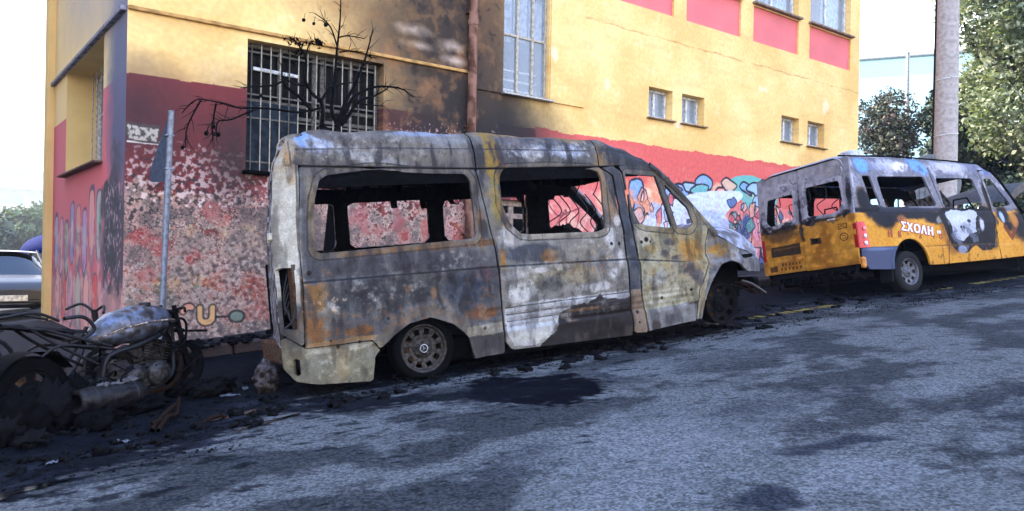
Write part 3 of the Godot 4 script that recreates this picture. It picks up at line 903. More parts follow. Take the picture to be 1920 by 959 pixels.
	for k in 8:
		var cx := 12.3 + k * .46 + .1 * sin(k * 2.7); var cy := 2.84 + .045 * k + .07 * sin(k * 1.9)
		var q := PackedVector2Array()
		for a in 7: q.append(Vector2(cx + cos(a * .8976) * rg.randf_range(.12, .40), cy + sin(a * .8976) * rg.randf_range(.06, .20)))
		q = smooth_loop(q)
		p.poly(q, [blue, rgb(104, 168, 166), rgb(206, 176, 150), rgb(150, 182, 210), rgb(226, 150, 130)][(k * 3) % 5], .95, .015)
		q.append(q[0]); p.line(q, .05, black, .92, .015)
	p.poly(drape, white, .92, .03)
	p.layer(streaks, .50, .66, rgb(160, 174, 206), .7, Rect2(11.4, 1.5, 3.0, 1.4), 0.0, .2)
	p.poly(smooth_loop(PackedVector2Array([Vector2(12.7, 2.3), Vector2(13.2, 2.25), Vector2(13.45, 2.0), Vector2(13.1, 1.85), Vector2(12.85, 2.0)])), rgb(70, 66, 82), .9, .03)
	for k in 90:
		var cx := rg.randf_range(13.9, 16.6) if k % 3 else rg.randf_range(10.2, 12.2); var cy := rg.randf_range(1.1, 2.75)
		var q := PackedVector2Array(); var sz := rg.randf_range(.07, .19)
		for a in 6: q.append(Vector2(cx + cos(a * 1.047) * sz * rg.randf_range(.25, 1.5), cy + sin(a * 1.047) * sz * rg.randf_range(.25, 1.7)))
		if k % 2: q = smooth_loop(q, 4)
		p.poly(q, [rgb(226, 150, 130), rgb(72, 96, 140), rgb(236, 190, 176), rgb(84, 140, 130), rgb(206, 84, 90), rgb(150, 176, 206), rgb(226, 170, 150)][k % 7], .85, .015)
		q.append(q[0])
		p.line(q, .03, black, .85, .015)
		if k % 4 == 0:
			var dr := PackedVector2Array([Vector2(cx, cy - sz), Vector2(cx + .01, cy - sz - rg.randf_range(.1, .35))])
			p.line(dr, .016, black, .6)
	# thin scribbles on the pink behind the first van
	for s in [[[8.95, 2.45], [9.15, 2.2], [9.35, 2.25], [9.7, 2.4]], [[9.05, 1.85], [9.25, 2.2], [9.35, 2.3], [9.38, 2.0], [9.55, 1.85]], [[9.3, 1.9], [9.6, 2.0], [9.65, 2.3]]]:
		var q := PackedVector2Array()
		for z in s: q.append(Vector2(z[0], z[1]))
		p.line(smooth_loop(q, 4).slice(0, (q.size() - 1) * 4), .035, rgb(120, 50, 56), .8)
	for s in [[11.0, 2.3, .9, .7], [11.7, 2.85, .5, .3]]: p.spat(Vector2(s[0], s[1]), Vector2(s[2], s[3]), p.warp, .4, .6, rgb(232, 140, 100), .75)
	# overspray, dirt and fading over the mural
	p.spat(Vector2(12.5, 2.0), Vector2(4.5, 1.4), coat, .52, .7, rgb(196, 150, 140), .35, 0.0)
	p.spat(Vector2(12.5, 1.8), Vector2(4.5, 1.3), chip, .60, .7, rgb(120, 96, 100), .35, -.05)
	p.spat(Vector2(12.5, 2.2), Vector2(4.5, 1.2), chip, .36, .28, rgb(238, 222, 210), .4, .05)
	# ---- soot licked up the wall in smoky gradients
	var sootc := rgb(50, 38, 28); var brown := rgb(98, 72, 48)
	for s in [[6.7, 5.6, 2.0, 3.4, brown, .8], [6.75, 5.6, 1.5, 3.2, sootc, .95], [6.8, 4.0, 1.6, 1.6, sootc, .95], [6.9, 4.6, 1.0, 2.4, sootc, .8], [6.0, 6.6, 1.2, 1.6, sootc, .5], [5.2, 5.3, 1.3, 1.3, brown, .45], [4.4, 5.6, 1.4, .9, rgb(120, 92, 62), .4], [5.75, 4.9, .9, 1.0, sootc, .5], [7.75, 3.6, 1.9, 1.0, rgb(30, 26, 26), 1.0], [7.6, 3.6, 1.3, .9, rgb(28, 25, 25), 1.0], [7.4, 4.7, .9, 1.3, rgb(34, 29, 27), .95], [7.45, 5.9, .75, 2.8, brown, .95], [5.2, 3.9, 1.2, 1.2, brown, .4], [6.3, 3.1, 1.6, .9, rgb(36, 26, 28), .95], [3.2, 3.1, 2.0, 1.0, rgb(62, 34, 34), .55], [2.2, 3.2, .8, .9, rgb(52, 34, 36), .75], [3.4, 2.7, .5, .8, rgb(44, 34, 34), .8]]:
		p.blob(Vector2(s[0], s[1]), Vector2(s[2], s[3]), s[4], s[5], 1.0, .07)
	p.layer(streaks, .50, .72, sootc, .3, Rect2(5.6, 2.6, 2.2, 5.6), 0.0, .9)
	p.spat(Vector2(6.3, 5.2), Vector2(1.9, 2.6), coat, .50, .70, rgb(128, 92, 56), .55)
	p.spat(Vector2(6.3, 4.0), Vector2(1.2, 1.0), tone, .48, .66, rgb(150, 104, 66), .5)
	p.spat(Vector2(6.6, 5.6), Vector2(1.2, 2.2), coat, .42, .28, rgb(26, 22, 20), .6)
	p.spat(Vector2(7.0, 3.1), Vector2(1.9, .5), chip, .56, .62, rgb(186, 150, 140), .8, .1)
	# scrubbed pale patches beside the downpipe
	for s in [[6.05, 4.95, .4, .13], [6.2, 4.72, .38, .10], [6.9, 4.82, .35, .12], [6.92, 4.6, .32, .10]]:
		p.blob(Vector2(s[0], s[1]), Vector2(s[2], s[3]), rgb(200, 178, 160), .8, 1.0, .5)
	p.poly(rect(2.09, 2.79, 2.47, 3.04), rgb(70, 60, 56), .9, .02)
	p.poly(rect(2.11, 2.83, 2.45, 3.0), rgb(186, 176, 158), .85, .03, .2)
	p.spat(Vector2(2.25, 2.9), Vector2(.3, .14), chip, .5, .6, rgb(60, 52, 48), .9)
	p.line(PackedVector2Array([Vector2(2.1, 2.80), Vector2(2.46, 2.79)]), .02, rgb(226, 214, 200), .8)
	p.grain(fin, .12)
	return p

func paint_gable() -> Paint:
	# across: metres behind the street corner
	var p := Paint.new(Vector2(-.2, -.2), Vector2(7.0, 9.0), 64.0, rgb(236, 200, 134))
	var w := p.w; var h := p.h
	p.warp = noise_bytes(w, h, .025, 41); p.warp2 = noise_bytes(w, h, .025, 42)
	var fin := noise_bytes(w, h, .12, 43, 3); var mid := noise_bytes(w, h, .035, 44)
	p.poly(rect(-.3, -.3, 6.05, 3.66), rgb(208, 98, 104), 1.0, .01)
	p.layer(mid, .5, .8, rgb(204, 104, 108), .5, Rect2(0, 0, 6.2, 3.6))
	# tall drop-shaped letters
	p.poly(rect(-.3, -.3, 6.0, 1.0), rgb(206, 140, 132), .9, .1)
	var cols := [rgb(150, 172, 186), rgb(196, 140, 160), rgb(134, 174, 140), rgb(128, 146, 190), rgb(214, 150, 130), rgb(170, 150, 190), rgb(222, 168, 150), rgb(150, 190, 176)]
	for k in 9:
		var x := 5.5 - k * .56; var top := 2.05 - .12 * (k % 3) + .05 * k
		var q := smooth_loop(PackedVector2Array([Vector2(x - .2, top - .75), Vector2(x - .19, top - .1), Vector2(x, top), Vector2(x + .19, top - .12), Vector2(x + .17, top - .8), Vector2(x, top - 1.0)]))
		p.poly(q, cols[k % 8], .7, .05)
		q.append(q[0]); p.line(q, .06, rgb(92, 76, 98), .65, .06)
		p.blob(Vector2(x, top - .5), Vector2(.09, .28), cols[(k + 3) % 8], .85, .4, .3)
	for k in 7:
		var x := 5.3 - k * .7
		var q := smooth_loop(PackedVector2Array([Vector2(x - .22, .35), Vector2(x - .2, .95), Vector2(x, 1.12), Vector2(x + .2, .95), Vector2(x + .2, .4), Vector2(x, .22)]))
		p.poly(q, [rgb(232, 168, 150), rgb(214, 66, 60), rgb(206, 150, 170), rgb(168, 186, 160)][k % 4], .7, .07)
		q.append(q[0]); p.line(q, .06, rgb(110, 82, 92), .55, .07)
	p.layer(mid, .54, .64, rgb(204, 160, 150), .55, Rect2(0, -.1, 6.0, 2.1), .05, .2)
	p.layer(p.warp2, .58, .66, rgb(120, 92, 104), .5, Rect2(0, -.1, 6.0, 2.0), 0.0, .2)
	# soot on the street corner
	p.blob(Vector2(.25, 3.4), Vector2(1.05, 2.0), rgb(74, 78, 104), .92, .55, .15)
	p.blob(Vector2(.2, 4.6), Vector2(1.6, 1.6), rgb(104, 106, 128), .8, .9, .1)
	p.blob(Vector2(1.6, 5.8), Vector2(4.4, 1.6), rgb(158, 152, 164), .85, .9, .1)
	p.blob(Vector2(.5, 1.7), Vector2(1.1, 1.1), rgb(58, 50, 58), .9, .4, .4)
	p.layer(fin, .56, .62, rgb(176, 150, 150), .7, Rect2(0, .3, 1.3, 2.2), .1, .2)
	p.layer(mid, .55, .62, rgb(40, 36, 42), .8, Rect2(0, .6, 1.5, 2.0), 0.0, .3)
	p.blob(Vector2(.7, .6), Vector2(.8, .5), rgb(168, 120, 112), .8, .5, .6)
	return p

func pane(called: String, parent: Node, c: Vector3, size: Vector3, m: Material, b := Basis()):
	var q := MB.new()
	q.box(c, size, b)
	return show_mesh(called, q, m, parent)

func window_unit(parent: Node3D, x0: float, y0: float, x1: float, y1: float, z: float, cols: Array, rows: Array, fw: float, frame: Material, glass: Material, xf := Transform3D()):
	# cols, rows: inner divisions as fractions; the frame is one part, each pane a sub-part
	var f := MB.new(); var d := .06
	f.box(Vector3((x0 + x1) / 2, y0 + fw / 2, z), Vector3(x1 - x0, fw, d), Basis(), .006)
	f.box(Vector3((x0 + x1) / 2, y1 - fw / 2, z), Vector3(x1 - x0, fw, d), Basis(), .006)
	f.box(Vector3(x0 + fw / 2, (y0 + y1) / 2, z), Vector3(fw, y1 - y0 - fw * 2 - .004, d - .004), Basis(), .006)
	f.box(Vector3(x1 - fw / 2, (y0 + y1) / 2, z), Vector3(fw, y1 - y0 - fw * 2 - .004, d - .004), Basis(), .006)
	var xs := [x0 + fw * .5]; var ys := [y0 + fw * .5]
	for c in cols:
		var x := lerpf(x0, x1, c); xs.append(x)
		f.box(Vector3(x, (y0 + y1) / 2, z + .002), Vector3(fw * 1.1, y1 - y0 - fw * 2 - .006, d - .008), Basis(), .006)
	for r in rows:
		var y := lerpf(y0, y1, r); ys.append(y)
		f.box(Vector3((x0 + x1) / 2, y, z - .002), Vector3(x1 - x0 - fw * 2 - .006, fw * .9, d - .014), Basis(), .006)
	xs.append(x1 - fw * .5); ys.append(y1 - fw * .5)
	var node := show_mesh("window", f, frame, parent)
	node.transform = xf
	for i in xs.size() - 1:
		for j in ys.size() - 1:
			pane("pane", node, Vector3((xs[i] + xs[i + 1]) / 2, (ys[j] + ys[j + 1]) / 2, z - .006), Vector3(xs[i + 1] - xs[i] - fw * .8, ys[j + 1] - ys[j] - fw * .8, .006), glass)
	return node

func room(parent: Node3D, x0: float, y0: float, x1: float, y1: float, z0: float, z1: float, m: Material):
	var q := MB.new()
	q.quad(Vector3(x1, y0, z1), Vector3(x0, y0, z1), Vector3(x0, y1, z1), Vector3(x1, y1, z1))
	q.quad(Vector3(x0, y0, z0), Vector3(x1, y0, z0), Vector3(x1, y0, z1), Vector3(x0, y0, z1))
	q.quad(Vector3(x0, y1, z1), Vector3(x1, y1, z1), Vector3(x1, y1, z0), Vector3(x0, y1, z0))
	q.quad(Vector3(x0, y0, z0), Vector3(x0, y0, z1), Vector3(x0, y1, z1), Vector3(x0, y1, z0))
	q.quad(Vector3(x1, y0, z1), Vector3(x1, y0, z0), Vector3(x1, y1, z0), Vector3(x1, y1, z1))
	show_mesh("room", q, m, parent)

func build_school():
	var s := thing("school_building", "long yellow school building with a red painted base, murals and soot stains", "building", Vector3.ZERO)
	var pf := paint_facade()
	var fm := StandardMaterial3D.new(); fm.resource_name = "facade"
	fm.albedo_texture = pf.texture(); fm.roughness = .92; fm.texture_repeat = false
	fm.heightmap_enabled = true; fm.heightmap_texture = pf.relief_texture(); fm.heightmap_scale = 1.6
	var pg := paint_gable()
	var gm := StandardMaterial3D.new(); gm.resource_name = "gable"
	gm.albedo_texture = pg.texture(); gm.roughness = .92; gm.texture_repeat = false
	gm.heightmap_enabled = true; gm.heightmap_texture = pg.relief_texture(); gm.heightmap_scale = 1.2
	var yellow := surf("yellow_plaster", rgb(235, 198, 130), .92, 0.0, patchy("faint", 256, .01, 17, [[0.0, Color(.92, .92, .92)], [1.0, Color(1, 1, 1)]]), .5)
	var fr := Rect2(FX0, FY0, FW, FH)
	var small := [[11.48, 4.25, 12.19, 4.86], [12.48, 4.25, 13.2, 4.86], [16.03, 4.25, 16.76, 4.86], [17.13, 4.25, 17.88, 4.86]]
	var pinks := [[10.25, 6.37, 12.18, 7.17], [12.57, 6.37, 14.41, 7.17], [14.87, 6.37, 16.67, 7.17], [17.14, 6.37, 19.04, 7.17]]
	var tops := []
	for q in pinks: tops.append([q[0] + .02, 7.26, q[2] - .02, 8.5])
	var holes := [[3.56, 2.55, 5.62, 4.33], [7.86, 4.225, 8.88, 8.4], [7.86, 1.2, 8.62, 2.42]]
	holes.append_array(small); holes.append_array(pinks); holes.append_array(tops)
	var deep := [.26, .16, .2, .22, .22, .22, .22, .05, .05, .05, .05, .22, .22, .22, .22]
	var wall := MB.new()
	wall_sheet(wall, 2.08, 19.5, -.3, 8.59, holes, func(u, v, d): return Vector3(u, v, -d), fr, deep)
	show_mesh("facade_wall", wall, fm, s)
	# upper wall out of the picture, gables, back and flat roof with a parapet
	var up := MB.new()
	up.quad(Vector3(2.08, 8.59, 0), Vector3(19.5, 8.59, 0), Vector3(19.5, 11.6, 0), Vector3(2.08, 11.6, 0))
	up.quad(Vector3(19.5, -.3, 0), Vector3(19.5, -.3, -6.3), Vector3(19.5, 11.6, -6.3), Vector3(19.5, 11.6, 0))
	up.quad(Vector3(19.5, -.3, -6.3), Vector3(2.08, -.3, -6.3), Vector3(2.08, 11.6, -6.3), Vector3(19.5, 11.6, -6.3))
	up.quad(Vector3(2.08, 8.6, -6.3), Vector3(2.08, 8.6, 0), Vector3(2.08, 11.6, 0), Vector3(2.08, 11.6, -6.3))
	show_mesh("upper_wall", up, yellow, s)
	var rf := MB.new()
	rf.box(Vector3(10.8, 11.62, -3.15), Vector3(17.9, .25, 6.8), Basis(), .03)
	show_mesh("roof", rf, mats["paving"], s)
	var gw := MB.new()
	wall_sheet(gw, 0.0, 6.3, -.3, 8.6, [[1.43, 2.67, 4.6, 4.41]], func(u, v, d): return Vector3(2.08 + d, v, -u), Rect2(-.2, -.2, 7.0, 9.0), [.0])
	var rv := MB.new()
	var gq := [[1.43, 2.67], [4.6, 2.67], [4.6, 4.41], [1.43, 4.41]]
	for e in 4:
		var a: Array = gq[e]; var b: Array = gq[(e + 1) % 4]
		rv.quad(Vector3(2.08, b[1], -b[0]), Vector3(2.08, a[1], -a[0]), Vector3(2.63, a[1], -a[0]), Vector3(2.63, b[1], -b[0]))
	show_mesh("window_reveal", rv, yellow, s)
	var gmesh := show_mesh("gable_wall", gw, gm, s)
	# corner pilaster at the far end of the gable
	var pil := MB.new()
	pil.box(Vector3(2.04, 3.6, -6.17), Vector3(.16, 8.0, .34), Basis(), .01)
	show_mesh("pilaster", pil, yellow, s)
	# string courses
	var led := MB.new()
	led.box(Vector3(4.62, 4.445, .018), Vector3(5.08, .05, .05), Basis(), .008)
	show_mesh("string_course", led, surf("ledge", rgb(196, 152, 92), .9, 0.0, tex["grunge"], 1.0), s)
	var led2 := MB.new()
	led2.box(Vector3(2.05, 4.445, -3.1), Vector3(.08, .06, 6.1), Basis(), .01)
	show_mesh("string_course", led2, surf("ledge_grey", rgb(150, 146, 156), .9, 0.0, tex["grunge"], 1.0), s)
	# the slightly proud stairwell panel, in two legs beside the tall window
	var st := MB.new()
	var uvm := func(mb: MB, x0: float, y0: float, x1: float, y1: float, z: float):
		var a := func(x, y): return Vector2((x - FX0) / FW, 1.0 - (y - FY0) / FH)
		mb.quad(Vector3(x0, y0, z), Vector3(x1, y0, z), Vector3(x1, y1, z), Vector3(x0, y1, z), a.call(x0, y0), a.call(x1, y0), a.call(x1, y1), a.call(x0, y1))
		mb.quad(Vector3(x0, y0, 0), Vector3(x1, y0, 0), Vector3(x1, y0, z), Vector3(x0, y0, z), a.call(x0, y0), a.call(x1, y0), a.call(x1, y0), a.call(x0, y0))
		mb.quad(Vector3(x1, y0, z), Vector3(x1, y0, 0), Vector3(x1, y1, 0), Vector3(x1, y1, z), a.call(x1, y0), a.call(x1, y0), a.call(x1, y1), a.call(x1, y1))
		mb.quad(Vector3(x0, y0, 0), Vector3(x0, y0, z), Vector3(x0, y1, z), Vector3(x0, y1, 0), a.call(x0, y0), a.call(x0, y0), a.call(x0, y1), a.call(x0, y1))
	uvm.call(st, 7.3, 4.2, 7.85, 8.58, .03)
	uvm.call(st, 8.9, 4.2, 9.72, 8.58, .03)
	show_mesh("stairwell_panel", st, fm, s)
	# barred window, its frame scorched
	var cream: Material = mats["cream_frame"]
	room(s, 3.5, 2.3, 5.7, 4.6, -.28, -2.6, mats["room_wall"])
	var bw: Node3D = window_unit(s, 3.57, 2.56, 5.61, 4.32, -.2, [.25, .5, .56, .78], [.46, .56], .055, mats["sooty_frame"], mats["sooty_glass"])
	for k in 15:
		var b := MB.new()
		var x := 3.66 + k * .134
		b.tube([Vector3(x, 2.57, -.12), Vector3(x, 4.31, -.12)], .009, 6)
		show_mesh("window_bar", b, mats["cream_frame"] if k % 4 else mats["sooty_frame"], s)
	for y in [2.7, 3.3, 3.62, 4.2]:
		var b := MB.new()
		b.box(Vector3(4.59, y, -.135), Vector3(2.02, .022, .008))
		show_mesh("bar_rail", b, mats["sooty_frame"], s)
	var sil := MB.new()
	sil.box(Vector3(4.59, 2.535, .02), Vector3(2.16, .05, .14), Basis(), .01)
	show_mesh("window_sill", sil, mats["soot"], s)
	# two sheets of burnt board behind the left half, a white bar above in place of the lit tube lamp
	var brd := MB.new()
	brd.box(Vector3(3.97, 3.06, -.158), Vector3(.74, .94, .014), Basis(), .004)
	show_mesh("board", brd, surf("grey_board", Color(.17, .20, .23), .8, 0.0, tex["grunge"], 1.0), s)
	var bl := MB.new()
	bl.box(Vector3(4.02, 3.97, -.155), Vector3(.66, .05, .02), Basis(Vector3(0, 0, 1), -.03), .008)
	show_mesh("bright_strip", bl, mats["white_paint"], s)
	# tall stair window
	room(s, 7.7, 4.0, 9.0, 8.5, -.2, -2.2, mats["room_wall"])
	window_unit(s, 7.86, 4.225, 8.88, 8.4, -.1, [.36, .69], [.245, .5, .75], .05, cream, mats["glass"])
	for r in 3:
		for k in 3:
			var rail := MB.new()
			rail.box(Vector3(7.86 + .17 + k * .335, 4.36 + r * .17, -.32), Vector3(.32, .035, .03), Basis(), .006)
			show_mesh("handrail", rail, mats["white_paint"], s)
	for k in 3:
		var bl2 := MB.new()
		bl2.box(Vector3(7.86 + .17 + k * .34, 5.6, -.2), Vector3(.3, .9 - .1 * k, .01))
		show_mesh("blind", bl2, surf("blind", Color(.62, .66, .70), .9, 0.0, tex["grunge"], 1.0), s)
	var ts := MB.new()
	ts.box(Vector3(8.37, 4.2, .04), Vector3(1.1, .03, .16), Basis(), .006)
	show_mesh("window_sill", ts, mats["aluminium"], s)
	# low window with a pale frame behind the first van
	room(s, 7.8, 1.1, 8.7, 2.5, -.22, -1.2, mats["dark_room"])
	window_unit(s, 7.86, 1.2, 8.62, 2.42, -.12, [.4], [.78], .1, surf("beige_frame", Color(.60, .52, .46), .7, 0.0, tex["grunge"], 1.5), mats["sooty_glass"])
	# four small white windows
	var shut := surf("shutter_blue", Color(.35, .52, .72), .5, 0.0, tex["grunge"], 1.0)
	for k in 4:
		var q: Array = small[k]
		room(s, q[0] - .1, q[1] - .1, q[2] + .1, q[3] + .1, -.24, -1.2, mats["dark_room"])
		window_unit(s, q[0] + .01, q[1] + .02, q[2] - .01, q[3] - .01, -.19, [.47], [], .055, mats["white_paint"], mats["glass"])
		var cur := MB.new()
		cur.box(Vector3(lerpf(q[0], q[2], .25), (q[1] + q[3]) / 2, -.3), Vector3(.26, .5, .01))
		show_mesh("curtain", cur, shut if k == 0 else surf("curtain_grey", Color(.20, .21, .24), .9, 0.0, tex["grunge"], 1.0), s)
		var sl := MB.new()
		sl.box(Vector3((q[0] + q[2]) / 2, q[1] - .012, .02), Vector3(q[2] - q[0] + .1, .03, .12), Basis(), .006)
		show_mesh("window_sill", sl, surf("sill_brown", Color(.58, .48, .36), .8, 0.0, tex["grunge"], 1.5), s)
	# recessed pink panels below the upper windows
	var pinkm := surf("pink_panel", rgb(226, 124, 124), .92, 0.0, patchy("faint", 256, .01, 17, [[0.0, Color(.92, .92, .92)], [1.0, Color(1, 1, 1)]]), .4)
	for k in 4:
		var q: Array = pinks[k]
		var pn := MB.new()
		pn.box(Vector3((q[0] + q[2]) / 2, (q[1] + q[3]) / 2, -.07), Vector3(q[2] - q[0] + .02, q[3] - q[1] + .02, .04))
		show_mesh("pink_panel", pn, pinkm, s)
		var tw: Array = tops[k]
		room(s, tw[0] - .05, tw[1] - .1, tw[2] + .05, tw[3] + .05, -.24, -2.2, mats["dark_room"])
		window_unit(s, tw[0] + .01, tw[1] + .02, tw[2] - .01, tw[3] - .01, -.16, [.48], [], .07, mats["white_paint"], mats["glass"])
		var cu := MB.new()
		cu.box(Vector3(lerpf(tw[0], tw[2], .74), 7.9, -.32), Vector3(.8, 1.1, .01))
		show_mesh("curtain", cu, surf("curtain_blue", Color(.62, .76, .84), .9, 0.0, tex["grunge"], 1.0), s)
		var sl := MB.new()
		sl.box(Vector3((q[0] + q[2]) / 2, 7.225, .03), Vector3(q[2] - q[0] + .1, .05, .14), Basis(), .008)
		show_mesh("window_sill", sl, surf("sill_grey", Color(.55, .48, .42), .8, 0.0, tex["grunge"], 1.5), s)
	# paper pennants in the third upper window
	for k in 4:
		var fl := MB.new()
		var x := 15.95 + k * .12; var y := 7.62 + k * .035
		fl.tri(Vector3(x - .05, y, -.12), Vector3(x, y - .11, -.12), Vector3(x + .05, y + .02, -.12))
		show_mesh("pennant", fl, mats["white_paint"], s)
	# gable window: deep reveal, white frame
	room(s, 2.66, 2.6, 4.0, 4.5, -1.3, -4.7, mats["dark_room"])
	window_unit(s, -4.58, 2.69, -1.45, 4.39, -.5, [.25, .5, .75], [.62], .07, mats["white_paint"], mats["glass"], Transform3D(Basis(Vector3.UP, -PI / 2), Vector3(2.08, 0, 0)))
	var gs := MB.new()
	gs.box(Vector3(2.2, 2.66, -3.0), Vector3(.5, .03, 3.2), Basis(), .006)
	show_mesh("window_sill", gs, surf("sill_dark", Color(.42, .34, .30), .8, 0.0, tex["grunge"], 1.5), s)
	for k in 8:
		var b := MB.new()
		var z := -1.75 - k * .36
		b.tube([Vector3(2.42, 2.68, z), Vector3(2.42, 4.4, z)], .01, 6)
		show_mesh("window_bar", b, mats["pale_metal"], s)
	# downpipe with joints
	var dp := MB.new()
	dp.tube([Vector3(7.18, .55, .09), Vector3(7.18, 11.3, .09)], .075, 12)
	var pipem := surf("pipe", rgb(150, 116, 100), .75, 0.0, patchy("pipe_wear", 512, .012, 51, [[0.0, Color(.35, .32, .31)], [.4, Color(.62, .57, .54)], [.52, Color(.92, .88, .86)], [1.0, Color(1.0, .98, .96)]]), .35)
	var dpn := show_mesh("downpipe", dp, pipem, s)
	for y in [1.6, 3.35, 5.2, 7.2]:
		var j := MB.new()
		j.tube([Vector3(7.18, y, .09), Vector3(7.18, y + .09, .09)], .086, 12)
		show_mesh("pipe_joint", j, pipem, dpn)
		var br := MB.new()
		br.box(Vector3(7.18, y + .2, .03), Vector3(.2, .03, .1))
		show_mesh("pipe_bracket", br, mats["rust"], dpn)

# ---------------------------------------------------------------- vehicles: shared pieces
func vehicle_basis(hd: float, sl: float, ro: float) -> Basis:
	var d := Vector3(cos(hd) * cos(sl), sin(sl), sin(hd) * cos(sl))
	var up := Vector3(-sin(sl) * cos(hd), cos(sl), -sin(sl) * sin(hd))
	var lat := d.cross(up)
	return Basis(d, up * cos(ro) + lat * sin(ro), lat * cos(ro) - up * sin(ro))

func road_wheel(parent: Node3D, at: Vector3, out: float, rim_r: float, tyre_r: float, wid: float, holes: int, rim_m: Material, tyre_m: Material, flat_to := -1.0, cap_star := false, called := "wheel"):
	# axle along local z; out = +1 outer face towards +z. The tyre is the part, rim, hub and nuts its sub-parts
	var turn := Transform3D(Basis(Vector3(1, 0, 0), PI / 2 * out), Vector3.ZERO)   # lathe y axis to z
	var ty := MB.new()
	if tyre_r > rim_r:
		var h := wid / 2.0
		var prof := [Vector2(rim_r * .97, -h * .8), Vector2(rim_r * 1.03, -h), Vector2(lerpf(rim_r, tyre_r, .6), -h * 1.05), Vector2(tyre_r * .97, -h * .85), Vector2(tyre_r, -h * .6), Vector2(tyre_r, h * .6), Vector2(tyre_r * .97, h * .85), Vector2(lerpf(rim_r, tyre_r, .6), h * 1.05), Vector2(rim_r * 1.03, h), Vector2(rim_r * .97, h * .8)]
		ty.lathe(prof, 40, turn)
		if flat_to > -1.0:
			for k in ty.v.size():
				if ty.v[k].y < flat_to:
					var over := flat_to - ty.v[k].y
					ty.v[k].y = flat_to - over * .06
					ty.v[k].z += signf(ty.v[k].z) * over * .35
					ty.v[k].x *= 1.0 + over * .8
	else:
		ty.lathe([Vector2(rim_r * .9, -wid * .4), Vector2(rim_r, -wid * .45), Vector2(rim_r, wid * .45), Vector2(rim_r * .9, wid * .4)], 32, turn)
	var w := show_mesh(called, ty, tyre_m, parent)
	w.position = at
	var rm := MB.new()
	var q := wid * .5
	# barrel and lip
	rm.lathe([Vector2(rim_r * .9, -q * .8), Vector2(rim_r * .86, -q * .2), Vector2(rim_r * .88, q * .55), Vector2(rim_r * .93, q * .85), Vector2(rim_r, q * .98), Vector2(rim_r * 1.02, q * .9)], 40, turn)
	# the dished disc with openings between spokes, as a ring of sectors
	var inner := rim_r * .42; var outer := rim_r * .9
	var zi := q * .42; var zo := q * .62
	for k in holes:
		var a0 := TAU * k / holes
		var open := TAU / holes * .52
		for part in 3:
			# solid spoke between openings, then bridges above and below the opening
			var s0 := a0 + open * .5 if part == 0 else a0 - open * .5
			var s1 := a0 + TAU / holes - open * .5 if part == 0 else a0 + open * .5
			var r0 := inner if part < 2 else lerpf(inner, outer, .86)
			var r1 := outer if part != 1 else lerpf(inner, outer, .34)
			for e in 3:
				var b0 := lerpf(s0, s1, e / 3.0); var b1 := lerpf(s0, s1, (e + 1) / 3.0)
				var z0 := lerpf(zi, zo, (r0 - inner) / (outer - inner)) * out; var z1 := lerpf(zi, zo, (r1 - inner) / (outer - inner)) * out
				var p := [Vector3(cos(b0) * r0, sin(b0) * r0, z0), Vector3(cos(b1) * r0, sin(b1) * r0, z0), Vector3(cos(b1) * r1, sin(b1) * r1, z1), Vector3(cos(b0) * r1, sin(b0) * r1, z1)]
				if out > 0: rm.quad(p[0], p[3], p[2], p[1])
				else: rm.quad(p[0], p[1], p[2], p[3])
	show_mesh("rim", rm, rim_m, w)
	var hub := MB.new()
	hub.lathe([Vector2(inner * 1.05, q * .2), Vector2(inner * 1.02, q * .48), Vector2(inner * .8, q * .6), Vector2(inner * .45, q * .62), Vector2(inner * .4, q * .8), Vector2(inner * .1, q * .86), Vector2(0.001, q * .86)], 24, turn)
	show_mesh("hub", hub, rim_m, w)
	for k in 5:
		var nb := MB.new()
		var a := TAU * k / 5 + .3
		nb.lathe([Vector2(.014, q * .55), Vector2(.014, q * .72), Vector2(.001, q * .74)], 6, Transform3D(turn.basis, Vector3(cos(a), sin(a), 0) * inner * .68))
		show_mesh("wheel_nut", nb, rim_m, w)
	if cap_star:
		var st := MB.new()
		var z := q * .90 * out
		for k in 3:
			var a := PI / 2 + TAU * k / 3 + .35
			var l := inner * .36
			var tip := Vector3(cos(a) * l, sin(a) * l, z)
			for sgn in [-1.0, 1.0]:
				var b: float = a + sgn * PI / 3
				st.quad(Vector3(0, 0, z + .006 * out), tip, Vector3(cos(b) * l * .16, sin(b) * l * .16, z), Vector3(0, 0, z + .005 * out))
		var ring := []
		for k in 25: ring.append(Vector3(cos(TAU * k / 24) * inner * .39, sin(TAU * k / 24) * inner * .39, z))
		st.tube(ring, .004, 6, false)
		show_mesh("star_emblem", st, mats["pale_metal"], w)
	var dr := MB.new()
	dr.lathe([Vector2(rim_r * .7, -q * .6), Vector2(rim_r * .7, q * .0), Vector2(.05, q * .05)], 24, turn)
	show_mesh("brake_disc", dr, mats["rust"], w)
	return w

func bent_tube(mb: MB, pts: Array, r: float, k := 5, sides := 7):
	# a smooth tube through the points
	var o := []
	for i in pts.size() - 1:
		var a: Vector3 = pts[maxi(i - 1, 0)]; var b: Vector3 = pts[i]; var c: Vector3 = pts[i + 1]; var d: Vector3 = pts[mini(i + 2, pts.size() - 1)]
		for j in k: o.append(b.cubic_interpolate(c, a, d, float(j) / k))
	o.append(pts[-1])
	mb.tube(o, r, sides)

